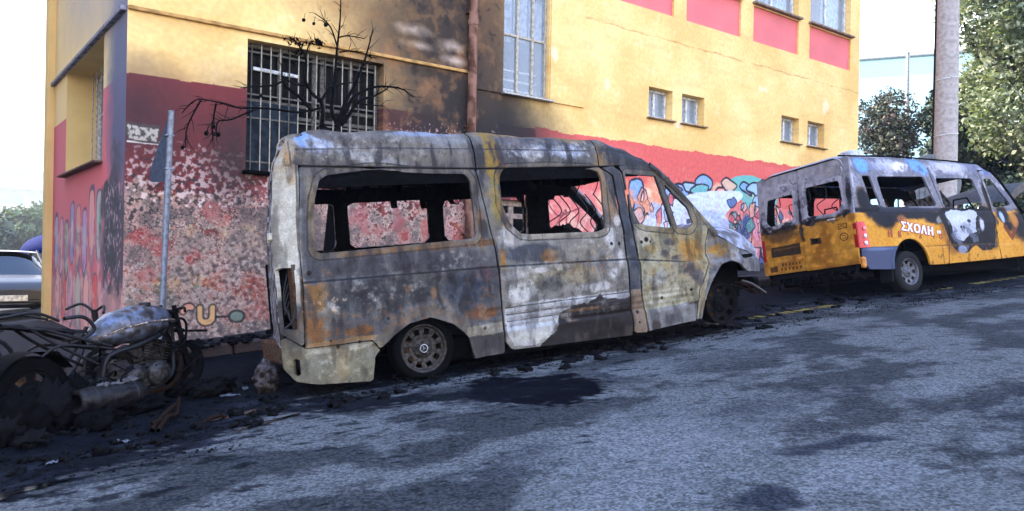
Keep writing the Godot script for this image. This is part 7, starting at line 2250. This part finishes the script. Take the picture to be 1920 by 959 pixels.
func build_surroundings():
	var bark := surf("bark", Color(.30, .26, .22), .95, 0.0, tex["concrete"], 1.5, .6, tex["fine"])
	# big grey-green tree on the right
	var bx := 27.0; var bz := 1.4; var by := ground_y(bx, bz)
	var bt := thing("broadleaf_tree", "big grey green leafy tree filling the sky to the right of the concrete pole", "tree", Vector3(bx, by, bz))
	trunk(bt, [[[Vector3(0, -.1, 0), Vector3(.1, 1.6, 0), Vector3(-.1, 3.2, .1), Vector3(0, 6.5, 0)], .32, .12], [[Vector3(-.05, 2.4, 0), Vector3(-.9, 3.9, .5), Vector3(-1.9, 5.4, .9)], .16, .04], [[Vector3(0, 2.9, .1), Vector3(1.0, 4.4, .6), Vector3(1.6, 6.0, 1.0)], .16, .04], [[Vector3(0, 3.5, 0), Vector3(-.5, 5.0, -1.0), Vector3(-1.0, 7.0, -1.6)], .13, .03]], bark)
	var tones := [Color(.30, .36, .23), Color(.23, .28, .17), Color(.38, .42, .28), Color(.15, .19, .12), Color(.46, .48, .36)]
	var lm := leaf_mesh(13, .095, .24, 1.8)
	crown(bt, "crown", [[Vector3(.3, 4.6, .2), Vector3(2.3, 2.2, 2.2)], [Vector3(-.7, 7.4, -.2), Vector3(2.1, 2.0, 2.0)], [Vector3(1.4, 6.5, 1.6), Vector3(2.3, 2.4, 2.0)], [Vector3(.6, 9.6, .2), Vector3(2.2, 1.9, 2.0)], [Vector3(.9, 2.9, 1.2), Vector3(2.0, 1.5, 1.6)], [Vector3(2.2, 4.0, 2.4), Vector3(2.0, 2.2, 1.8)], [Vector3(-2.3, 8.9, -1.1), Vector3(1.5, 1.0, 1.1)]], 11500, lm, leaf_material("leaf_grey", Color(.75, .80, .5)), tones)
	# darker conifer-like tree behind the pole
	var cx := 29.0; var cz := -1.4; var cy := ground_y(cx, cz)
	var ct := thing("dark_tree", "dark green tree low behind the concrete pole", "tree", Vector3(cx, cy, cz))
	trunk(ct, [[[Vector3(0, -.1, 0), Vector3(.05, 2.0, 0), Vector3(0, 5.0, 0)], .2, .05], [[Vector3(0, 1.6, 0), Vector3(-1.0, 2.4, .2), Vector3(-2.0, 2.7, .3)], .07, .02], [[Vector3(0, 2.4, 0), Vector3(-1.0, 3.3, .2), Vector3(-1.7, 3.7, .2)], .06, .02]], bark)
	crown(ct, "crown", [[Vector3(.2, 3.0, .2), Vector3(1.7, .8, 1.3)], [Vector3(-.9, 3.9, .2), Vector3(1.1, .5, 1.0)], [Vector3(.5, 4.6, 0), Vector3(1.5, .8, 1.2)], [Vector3(-1.0, 2.5, .3), Vector3(1.3, .35, 1.0)], [Vector3(1.2, 2.2, .8), Vector3(1.6, 1.0, 1.3)]], 2600, leaf_mesh(10, .10, .2, 2.6), leaf_material("leaf_dark", Color(.16, .2, .1)), [Color(.035, .06, .04), Color(.05, .08, .045), Color(.025, .045, .03), Color(.12, .14, .06)])
	# small sparse tree by the end of the school
	var sx := 25.7; var sz := -2.3; var sy := ground_y(sx, sz)
	var st := thing("small_tree", "small sparse tree with reddish twigs beside the end of the school", "tree", Vector3(sx, sy, sz))
	var limbs := [[[Vector3(0, -.1, 0), Vector3(0, 1.4, 0), Vector3(.05, 2.6, 0)], .1, .05]]
	for k in 9:
		var a := k * 2.4
		limbs.append([[Vector3(.02, 2.0 + k * .1, 0), Vector3(cos(a) * .4, 2.7 + k * .1, sin(a) * .4), Vector3(cos(a) * .9, 3.2 + k * .15, sin(a) * .9)], .035, .008])
	trunk(st, limbs, surf("bark_red", Color(.30, .20, .18), .95))
	crown(st, "crown", [[Vector3(0, 4.2, 0), Vector3(1.15, .8, 1.0)], [Vector3(-.2, 3.3, .1), Vector3(.9, .7, .9)], [Vector3(.4, 3.5, 0), Vector3(.8, .6, .8)]], 1300, leaf_mesh(8, .08, .16, 1.6), leaf_material("leaf_olive", Color(.22, .24, .14)), [Color(.09, .11, .075), Color(.13, .14, .10), Color(.12, .08, .07), Color(.06, .08, .06)], .3)
	# hedge and ground cover at the head of the street
	var hg := thing("roadside_hedge", "dark green hedge at the head of the street beyond the orange van", "hedge", Vector3(24.0, ground_y(24, 5.5), 5.5))
	trunk(hg, [[[Vector3(0, -.1, -1), Vector3(.1, .8, -1)], .05, .02], [[Vector3(0, -.1, 1), Vector3(.1, .8, 1)], .05, .02]], bark, "stem")
	crown(hg, "foliage", [[Vector3(0, .9, 0), Vector3(1.0, 1.0, 2.6)], [Vector3(1.2, 1.0, -3.0), Vector3(1.0, 1.1, 2.2)], [Vector3(.8, 1.1, 3.2), Vector3(1.0, 1.1, 2.0)]], 2600, leaf_mesh(9, .09, .18), mats["leaf_dark"], [Color(.04, .07, .035), Color(.06, .09, .045), Color(.03, .05, .03), Color(.10, .12, .06)])
	# tall block added out of view to keep the low sun off the corner
	var cb := thing("added_shade_block", "added plain apartment block, unseen left of the view, that keeps the sun off the corner", "building", Vector3(-11, -1.0, -7.5))
	var cw := MB.new()
	cw.box(Vector3(0, 10.5, 0), Vector3(12, 21, 18), Basis(), .1)
	show_mesh("wall", cw, surf("block_wall", Color(.72, .68, .62), .9, 0.0, tex["grunge"], .2), cb)
	var cr := MB.new()
	cr.box(Vector3(0, 21.15, 0), Vector3(12.5, .3, 18.5), Basis(), .05)
	show_mesh("roof", cr, mats["white_paint"], cb)
	for j in 6:
		for k in 5:
			var w := MB.new()
			w.box(Vector3(6.0, 3.0 + j * 3.1, -7.0 + k * 3.5), Vector3(.1, 1.6, 1.4))
			show_mesh("window", w, surf("far_window", Color(.36, .5, .55), .3), cb)
	# teal block far behind, distant haze put into its pale wall colour
	var tb := thing("teal_building", "pale teal building far behind the lamp post", "building", Vector3(60, 4, -21), .5)
	var tm := surf("teal_wall", Color(.74, .89, .90), .9)
	var q := MB.new()
	q.box(Vector3(0, 5.2, 0), Vector3(26, 10.4, 12), Basis(), .1)
	show_mesh("wall", q, tm, tb)
	var pr := MB.new()
	pr.box(Vector3(0, 10.55, 0), Vector3(26.4, .3, 12.4), Basis(), .05)
	show_mesh("roof", pr, mats["white_paint"], tb)
	for k in 9:
		for j in 3:
			var w := MB.new()
			w.box(Vector3(-11 + k * 2.8, 2.2 + j * 3.1, 6.0), Vector3(1.3, 1.5, .1))
			show_mesh("window", w, surf("far_window", Color(.36, .5, .55), .3), tb)
	# left: far apartment block, trees, canopy and a parked car
	var ab := thing("apartment_block", "pale apartment block with white balconies far down the side street", "building", Vector3(4, -1, -98), .1)
	var am := surf("pale_wall", Color(.62, .68, .70), .9, 0.0, tex["grunge"], .1)
	var aw := MB.new()
	aw.box(Vector3(0, 5.4, 0), Vector3(20, 10.8, 10), Basis(), .1)
	show_mesh("wall", aw, am, ab)
	var ar := MB.new()
	ar.box(Vector3(0, 10.95, 0), Vector3(20.6, .3, 10.6), Basis(), .05); ar.box(Vector3(-4, 11.7, 0), Vector3(4, 1.4, 4), Basis(), .05)
	show_mesh("roof", ar, mats["white_paint"], ab)
	for j in 3:
		var bal := MB.new()
		bal.box(Vector3(0, 2.9 + j * 3.0, 5.7), Vector3(19.6, .2, 1.4), Basis(), .03); bal.box(Vector3(0, 3.5 + j * 3.0, 6.35), Vector3(19.6, .9, .08), Basis(), .02)
		show_mesh("balcony", bal, mats["white_paint"], ab)
		for k in 6:
			var w := MB.new()
			w.box(Vector3(-8.2 + k * 3.3, 4.1 + j * 3.0, 5.02), Vector3(1.5, 2.1, .08))
			show_mesh("window", w, mats["far_window"], ab)
	var green := leaf_material("leaf_bright", Color(.34, .42, .14))
	var gt := [Color(.13, .19, .06), Color(.17, .23, .08), Color(.09, .14, .05), Color(.22, .26, .12)]
	for k in 3:
		var at := Vector3([3.9, 1.6, 6.2][k], 0, [-29.0, -27.0, -34.0][k])
		at.y = ground_y(at.x, at.z)
		var tr := thing("street_tree", ["bright green leafy tree showing past the building corner at the left edge", "darker round tree at the far left edge of the view", "tall pale tree far down the side street"][k], "tree", at)
		trunk(tr, [[[Vector3(0, -.1, 0), Vector3(.05, 1.2, 0), Vector3(0, 2.6, 0)], .14, .05]], bark)
		crown(tr, "crown", [[Vector3(0, 2.3 + k * .3, 0), Vector3(1.5, .95, 1.4)], [Vector3(.8, 1.7 + k * .3, .4), Vector3(1.0, .7, .9)], [Vector3(-.9, 1.8, .2), Vector3(1.0, .8, .9)]], 1200, leaf_mesh(8, .13, .2), green if k != 1 else mats["leaf_dark"], gt if k != 1 else [Color(.05, .08, .05), Color(.07, .11, .06)])
	var cp := thing("blue_canopy", "blue domed canopy showing past the corner of the school above the parked car", "canopy", Vector3(3.45, ground_y(3.4, -15.2), -15.2))
	var cv := MB.new()
	cv.grid(24, 10, func(a, b):
		var an: float = TAU * (1.0 - a); var ph: float = b * PI * .5
		return Vector3(cos(an) * cos(ph) * 1.0, 1.28 + sin(ph) * .58, sin(an) * cos(ph) * 1.0), true)
	show_mesh("canvas", cv, surf("blue_canvas", Color(.08, .15, .42), .8, 0.0, tex["grunge"], 1.0), cp)
	for k in 4:
		var lg := MB.new()
		var a := TAU * k / 4 + .4
		lg.tube([Vector3(cos(a) * .95, 0, sin(a) * .95), Vector3(cos(a) * .95, 1.3, sin(a) * .95)], .025, 6)
		show_mesh("leg", lg, mats["galvanised"], cp)
	parked_car()

func parked_car():
	var at := Vector3(1.72, 0, -10.6)
	at.y = ground_y(at.x, at.z)
	var car := thing("parked_car", "dark parked car with a sunlit roof at the left edge behind the building corner", "car", at, PI / 2)
	# local x back to front is -z after the turn: build along z instead
	car.rotation.y = 0.0
	var body := MB.new()
	var prof := [[-2.1, .35, .78], [-2.05, .30, .88], [-1.6, .24, .92], [.9, .22, .93], [1.7, .24, .88], [2.05, .28, .76], [2.1, .34, .62]]
	body.grid(36, 24, func(a, b):
		var z: float = lerpf(-2.1, 2.1, a)
		var zs := []; var lo := []; var hi := []
		for q in prof: zs.append(q[0]); lo.append(q[1]); hi.append(q[2])
		var an: float = TAU * b
		var hw: float = .86 * (1.0 - .14 * pow(absf(z) / 2.1, 4.0))
		var y0 := ramp(z, zs, lo); var y1 := ramp(z, zs, hi)
		return Vector3(hw * signf(cos(an)) * pow(absf(cos(an)), .35), lerpf(y0, y1, .5 + .5 * signf(sin(an)) * pow(absf(sin(an)), .4)), z))
	for s in [0, 1]:
		body.grid(4, 24, func(a, b):
			var an: float = TAU * b * (1.0 if s == 0 else -1.0)
			var z := -2.1 if s == 0 else 2.1
			return Vector3(.74 * a * cos(an), .5 + .15 * a * sin(an), z))
	var paint := surf("car_paint", Color(.04, .06, .11), .35, .1)
	paint.clearcoat_enabled = true; paint.clearcoat = .6
	show_mesh("body", body, paint, car)
	var cab := MB.new()
	cab.grid(20, 16, func(a, b):
		var an: float = PI * b
		var z: float = lerpf(-1.55, .95, a)
		var top: float = ramp(z, [-1.55, -.9, -.3, .2, .95], [.92, 1.40, 1.44, 1.42, .92])
		var hw := .78 - .14 * smoothstep(.9, 1.44, top)
		return Vector3(hw * cos(an) , lerpf(.9, top, pow(sin(an), .35)), z))
	show_mesh("cabin_glass", cab, surf("car_glass", Color(.03, .035, .045), .06), car)
	var rf := MB.new()
	rf.grid(10, 8, func(a, b): return Vector3(lerpf(.60, -.60, b), 1.455 - .03 * pow(absf(b - .5) * 2.0, 2.0) - .02 * pow(absf(a - .5) * 2.0, 2.0), lerpf(-.95, .30, a)))
	show_mesh("roof", rf, surf("sunlit_roof", Color(.74, .75, .78), .3, .2), car)  # roof colour made pale to carry the sunlight on the dark car
	for s in [-1.0, 1.0]:
		var pl := MB.new()
		pl.tube([Vector3(.60 * s, 1.44, .26), Vector3(.74 * s, .93, .92)], .03, 6); pl.tube([Vector3(.60 * s, 1.44, -.9), Vector3(.74 * s, .93, -1.5)], .035, 6)
		show_mesh("roof_pillar", pl, paint, car)
		var hl := MB.new()
		hl.ball(Vector3(.62 * s, .66, 2.0), Vector3(.16, .07, .1), Basis(), 12, 8)
		show_mesh("headlight", hl, surf("headlight", Color(.55, .58, .62), .15), car)
		var mi := MB.new()
		mi.ball(Vector3(.93 * s, .98, .62), Vector3(.09, .06, .05), Basis(), 10, 6)
		show_mesh("mirror", mi, paint, car)
	var sv := MB.new()
	sv.box(Vector3(.25, 1.2, .35), Vector3(.3, .06, .1), Basis(), .02); sv.box(Vector3(-.3, 1.2, .35), Vector3(.22, .05, .1), Basis(), .02)
	show_mesh("sun_visor", sv, surf("tan", Color(.62, .52, .36), .8), car)
	var np := MB.new()
	np.box(Vector3(.0, .48, 2.12), Vector3(.5, .12, .02), Basis(), .004)
	show_mesh("number_plate", np, mats["white_paint"], car)
	var gr := MB.new()
	for k in 3: gr.box(Vector3(0, .34 + k * .05, 2.10), Vector3(.9, .02, .03), Basis(), .006)
	show_mesh("grille", gr, mats["rubber"], car)
	for s in [-1.0, 1.0]:
		for z in [-1.3, 1.3]:
			var h := Node3D.new()
			var w := MB.new()
			w.lathe([Vector2(.2, -.1), Vector2(.29, -.1), Vector2(.31, -.07), Vector2(.31, .07), Vector2(.29, .1), Vector2(.2, .1), Vector2(.18, .04), Vector2(.001, .05)], 24, Transform3D(Basis(Vector3(0, 0, 1), -PI / 2 * s), Vector3(.76 * s, .31, z)))
			show_mesh("wheel", w, mats["rubber"], car)
			h.free()

func build_burnt_tree():
	var bx := 4.45; var bz := .75; var g := ground_y(bx, bz) + .1
	var t := thing("burnt_tree", "leafless burnt tree with black branches between the first van and the barred window", "tree", Vector3(bx, g, bz))
	var ch := surf("burnt_bark", Color(.5, .5, .52), .95, 0.0, tex["sooty"], 3.0, .6, tex["fine"])
	var o := Vector3(bx, g, .7)
	var lines := [
		[[4.56, 3.19], [4.46, 3.37], [4.48, 3.61], [4.51, 3.88], [4.53, 4.16], [4.55, 4.47], [4.56, 4.73], [4.56, 5.05]],
		[[4.32, 3.18], [4.33, 3.35], [4.30, 3.50], [4.21, 3.55], [4.09, 3.68], [4.06, 3.87], [4.07, 4.00], [4.00, 4.13], [3.89, 4.24]],
		[[4.07, 3.66], [3.96, 3.67], [3.85, 3.73]],
		[[4.56, 3.21], [4.65, 3.48], [4.79, 3.77], [4.90, 4.07], [4.97, 4.33], [5.04, 4.60]],
		[[4.61, 3.21], [4.70, 3.31], [4.84, 3.55], [5.06, 3.65], [5.21, 3.74], [5.31, 3.80]],
		[[4.58, 3.25], [4.68, 3.40], [4.79, 3.61], [5.08, 3.79], [5.39, 3.85], [5.62, 3.84], [5.73, 3.77]],
		[[4.31, 3.50], [4.44, 3.69], [4.65, 3.77], [4.93, 3.83]],
		[[4.19, 3.34], [4.01, 3.50], [3.85, 3.61], [3.79, 3.72], [3.79, 3.99]],
		[[3.79, 3.68], [3.64, 3.60], [3.43, 3.56], [3.29, 3.52]],
		[[4.54, 4.21], [4.44, 4.47], [4.33, 4.56], [4.17, 4.61]],
		[[4.57, 4.19], [4.73, 4.24], [4.93, 4.25], [5.08, 4.19]],
		[[4.54, 4.38], [4.68, 4.43], [4.92, 4.43]],
		[[4.84, 3.53], [5.01, 3.53], [5.19, 3.53]],
		[[4.07, 4.00], [4.15, 4.25], [4.26, 4.27]],
		[[4.32, 3.40], [4.0, 3.3], [3.7, 3.3], [3.41, 3.28], [3.21, 3.25], [2.95, 3.28], [2.70, 3.28], [2.54, 3.10]],
		[[3.45, 3.28], [3.15, 3.11], [2.98, 3.06], [2.95, 2.89], [2.88, 2.90]],
		[[2.95, 3.28], [2.92, 2.99], [2.94, 2.84]],
		[[2.77, 3.29], [2.61, 2.95], [2.58, 2.69]],
	]
	var limbs := [
		[[Vector3(0, -.1, 0), Vector3(-.02, .9, 0), Vector3(.06, 1.9, -.03), Vector3(.0, 2.5, 0), Vector3(-.13, 3.18 - g, -.05)], .085, .045],
		[[Vector3(.03, 1.6, 0), Vector3(.08, 2.3, 0), Vector3(.11, 3.20 - g, -.05)], .07, .04],
	]
	trunk(t, limbs, ch)
	var k := 0
	for l in lines:
		var pts := []
		for i in l.size():
			pts.append(Vector3(l[i][0] - bx, l[i][1] - g, .02 * sin(i * 1.3 + k) + (.7 - bz) + (.10 * sin(k * 2.3)) * i / l.size()))
		var thick: float = .030 if k in [0, 1, 3, 4, 5, 7] else .017 if k in [2, 6, 8, 14] else .012
		trunk(t, [[pts, thick, .006]], ch, "branch")
		# twigs along the branch
		for i in range(1, pts.size()):
			for j in 3:
				var tw := MB.new()
				var a: Vector3 = pts[i - 1].lerp(pts[i], rng.randf())
				var d: Vector3 = ((pts[i] - pts[i - 1]).normalized() + Vector3(rng.randf_range(-1, 1), rng.randf_range(-.7, .9), rng.randf_range(-.5, .5))).normalized()
				var len := rng.randf_range(.08, .28)
				var e := a + d * len * .5 + Vector3(0, rng.randf_range(-.02, .02), 0)
				tw.tube([a, e, e + (d + Vector3(rng.randf_range(-.5, .5), rng.randf_range(-.7, .3), 0)).normalized() * len * .5], [.005, .004, .002], 5)
				show_mesh("twig", tw, ch, t)
		k += 1
	# shrivelled leaf clumps and dried fruit
	for q in [[3.89, 4.22, .09], [4.0, 4.2, .07], [4.2, 4.24, .1], [4.28, 4.26, .06], [3.97, 4.08, .07]]:
		var cl := MB.new()
		for j in 26:
			var p: Vector3 = Vector3(q[0] - bx, q[1] - g, .7 - bz) + Vector3(rng.randfn(), rng.randfn() * .5, rng.randfn()) * float(q[2]) * .6
			var b := Basis.from_euler(Vector3(rng.randf() * TAU, rng.randf() * TAU, rng.randf() * TAU))
			cl.quad(p - b.x * .035, p - b.y * .014, p + b.x * .035, p + b.y * .014)
		show_mesh("dead_leaves", cl, ch, t)
	for q in [[4.05, 4.52], [4.19, 4.50], [4.36, 4.52], [5.02, 4.22], [3.92, 3.95], [2.84, 2.9], [2.98, 2.9], [2.92, 2.99], [2.57, 2.7], [3.5, 3.45]]:
		var fb := MB.new()
		fb.ball(Vector3(q[0] - bx, q[1] - g, .7 - bz), Vector3.ONE * rng.randf_range(.018, .03), Basis(), 8, 6, .2, 1)
		fb.tube([Vector3(q[0] - bx, q[1] - g, .7 - bz), Vector3(q[0] - bx + .02, q[1] - g + .10, .7 - bz)], .003, 4)
		show_mesh("dried_fruit", fb, ch, t)

# ---------------------------------------------------------------- debris on the ground
func lump(called: String, label: String, cat: String, at: Vector3, r: Vector3, m: Material, sd: int, rough := .45, group := "", turn := 0.0):
	var mb := MB.new()
	var nz := FastNoiseLite.new(); nz.seed = sd; nz.frequency = 1.0
	mb.grid(22, 14, func(a, b):
		var th: float = TAU * (1.0 - a); var ph: float = PI * (b - .5)
		var d := Vector3(cos(th) * cos(ph), sin(ph), sin(th) * cos(ph))
		var k := 1.0 + rough * nz.get_noise_3d(d.x * 2.2, d.y * 2.2, d.z * 2.2) * 1.6 + rough * .5 * nz.get_noise_3d(d.x * 6.0, d.y * 6.0, d.z * 6.0)
		return d * r * k, true)
	var o := show_mesh(called, mb, m)
	o.position = at + Vector3(0, r.y * .8, 0)
	o.rotation.y = turn
	tag(o, label, cat, group)
	return o

func on_road(x: float, z: float, up := 0.0) -> Vector3: return Vector3(x, ground_y(x, z) + up, z)

func build_debris():
	var ch: Material = mats["char"]
	lump("bumper_fragment", "lump of ashy melted bumper lying under the rear corner of the first van", "debris", on_road(2.62, 3.42), Vector3(.10, .15, .12), surf("ash_lump", Color(.46, .43, .43), .9, 0.0, tex["scorch"], 1.5, .15, tex["fine"]), 7, .4)
	lump("white_rag", "small white rag of ash under the front wheel of the first van", "debris", on_road(7.82, 4.42), Vector3(.10, .03, .06), mats["ash"], 9, .7)
	# twisted strip and bracket in the foreground
	var st := MB.new()
	var p0 := on_road(1.46, 4.21, .03)
	bent_tube(st, [p0, p0 + Vector3(.10, .03, -.2), p0 + Vector3(.24, .06, -.45), p0 + Vector3(.36, .05, -.7)], .018)
	bent_tube(st, [p0 + Vector3(.04, 0, .02), p0 + Vector3(.16, .05, -.2), p0 + Vector3(.28, .02, -.42), p0 + Vector3(.38, .09, -.72)], .016)
	for k in 4: st.tube([p0 + Vector3(.02 + k * .08, .03, -.1 - k * .17), p0 + Vector3(.1 + k * .08, .05, -.12 - k * .17)], .014, 6)
	tag(show_mesh("twisted_bracket", st, mats["rust_dark"]), "twisted rusty metal bracket on the soot in front of the motorcycle", "debris")
	var sp := MB.new()
	var q0 := on_road(1.79, 4.26, .015)
	bent_tube(sp, [q0, q0 + Vector3(.08, .02, -.04), q0 + Vector3(.17, .03, -.10), q0 + Vector3(.28, .0, -.14), q0 + Vector3(.5, .01, -.1)], .012)
	sp.box(q0 + Vector3(.14, .03, -.08), Vector3(.14, .02, .04), Basis(Vector3.UP, .5), .006)
	tag(show_mesh("charred_strip", sp, mats["rust_dark"]), "charred strip with a pale end lying between the motorcycle and the first van", "debris")
	var rd := MB.new()
	rd.tube([Vector3(3.62, .35, 1.3), Vector3(3.60, .62, 1.25), Vector3(3.66, .95, 1.22)], .007, 6)
	tag(show_mesh("thin_rod", rd, mats["black_metal"]), "thin dark rod leaning upright on the kerb behind the rear of the first van", "rod")
	var gs := MB.new()
	gs.box(on_road(8.97, 5.10, .012), Vector3(.32, .012, .05), Basis(Vector3.UP, -.15), .004)
	tag(show_mesh("dark_strip", gs, ch), "thin dark strip lying on the open asphalt beside the worn yellow line", "debris")
	# pale scraps, each on its own
	var scraps := [[2.31, 3.35, .09], [2.52, 3.15, .06], [1.24, 4.30, .05], [.78, 4.5, .05]]
	var names := ["largest pale scrap on the soot, between motorcycle and bumper lump", "pale scrap on the soot just left of the bumper lump", "pale scrap below the motorcycle silencer, nearer than the twisted bracket", "pale scrap nearest the camera, below the rear wheel of the motorcycle", "pale scrap touching the shadow under the first van, behind the bumper lump", "pale scrap beside the rear wheel of the motorcycle", "pale scrap beyond the charred strip, right of the twisted bracket"]
	for k in scraps.size():
		var mb := MB.new()
		var s: float = scraps[k][2]
		mb.grid(5, 4, func(a, b): return Vector3(lerpf(-s, s, a) * (1.0 - .2 * b), .012 + .018 * wob.get_noise_2d(a * 3.0 + k * 5.0, b * 3.0), lerpf(s * .45, -s * .45, b)))
		var o := show_mesh("paper_scrap", mb, mats["paper"])
		o.position = on_road(scraps[k][0], scraps[k][1], .005)
		o.rotation.y = k * 1.3
		tag(o, names[k], "scrap", "pale scraps on the soot")
	# coarse char, past counting
	var ck := MB.new()
	ck.ball(Vector3.ZERO, Vector3(.05, .022, .035), Basis(), 10, 7, .7, 5)
	ck.ball(Vector3(.03, .01, .02), Vector3(.03, .02, .022), Basis(), 8, 6, .8, 9)
	var ckm := ArrayMesh.new(); ck.into(ckm, ch)
	var cmm := MultiMesh.new(); cmm.transform_format = MultiMesh.TRANSFORM_3D; cmm.mesh = ckm
	cmm.instance_count = 330
	for k in 330:
		var x := 0.0; var z := 0.0; var up := .004
		if k < 130: x = rng.randf_range(.3, 3.2); z = rng.randf_range(2.2, 4.6)
		elif k < 190: x = rng.randf_range(2.7, 4.6); z = rng.randf_range(.2, .95); up = .15
		elif k < 260: x = rng.randf_range(3.0, 8.2); z = 4.35 + .11 * (x - 3.0) + rng.randf_range(-.5, .35)
		else: x = rng.randf_range(7.6, 13.5); z = rng.randf_range(3.6, 4.6) + .1 * (x - 7.6)
		cmm.set_instance_transform(k, Transform3D(Basis.from_euler(Vector3(rng.randf_range(-.4, .4), rng.randf() * TAU, 0)).scaled(Vector3.ONE * rng.randf_range(.4, 1.3)), on_road(x, z, up)))
	var co := MultiMeshInstance3D.new()
	co.name = "char_chunks"; co.multimesh = cmm
	add_child(co, true)
	co.set_meta("kind", "stuff"); co.set_meta("label", "charred chunks of plastic and rubber strewn in the soot")
	# fine crumbs, past counting
	var crumb := MB.new()
	crumb.ball(Vector3.ZERO, Vector3(.011, .006, .009), Basis(), 6, 4, .5, 2)
	var cm := ArrayMesh.new(); crumb.into(cm, ch)
	var mm := MultiMesh.new(); mm.transform_format = MultiMesh.TRANSFORM_3D; mm.mesh = cm
	mm.instance_count = 2600
	for k in 2600:
		var x := rng.randf_range(.2, 14.0)
		var n := 3.9 - absf(rng.randfn()) * 1.1 + (.9 if x < 2.6 else 0.0)
		var p := street(x, clampf(n, .35, 6.0))
		mm.set_instance_transform(k, Transform3D(Basis.from_euler(Vector3(rng.randf(), rng.randf() * TAU, rng.randf())).scaled(Vector3.ONE * rng.randf_range(.3, 1.3)), p + Vector3(0, .003, 0)))
	var o := MultiMeshInstance3D.new()
	o.name = "ash_crumbs"; o.multimesh = mm
	add_child(o, true)
	o.set_meta("kind", "stuff"); o.set_meta("label", "fine black crumbs of ash strewn over the asphalt"); o.set_meta("category", "ash")
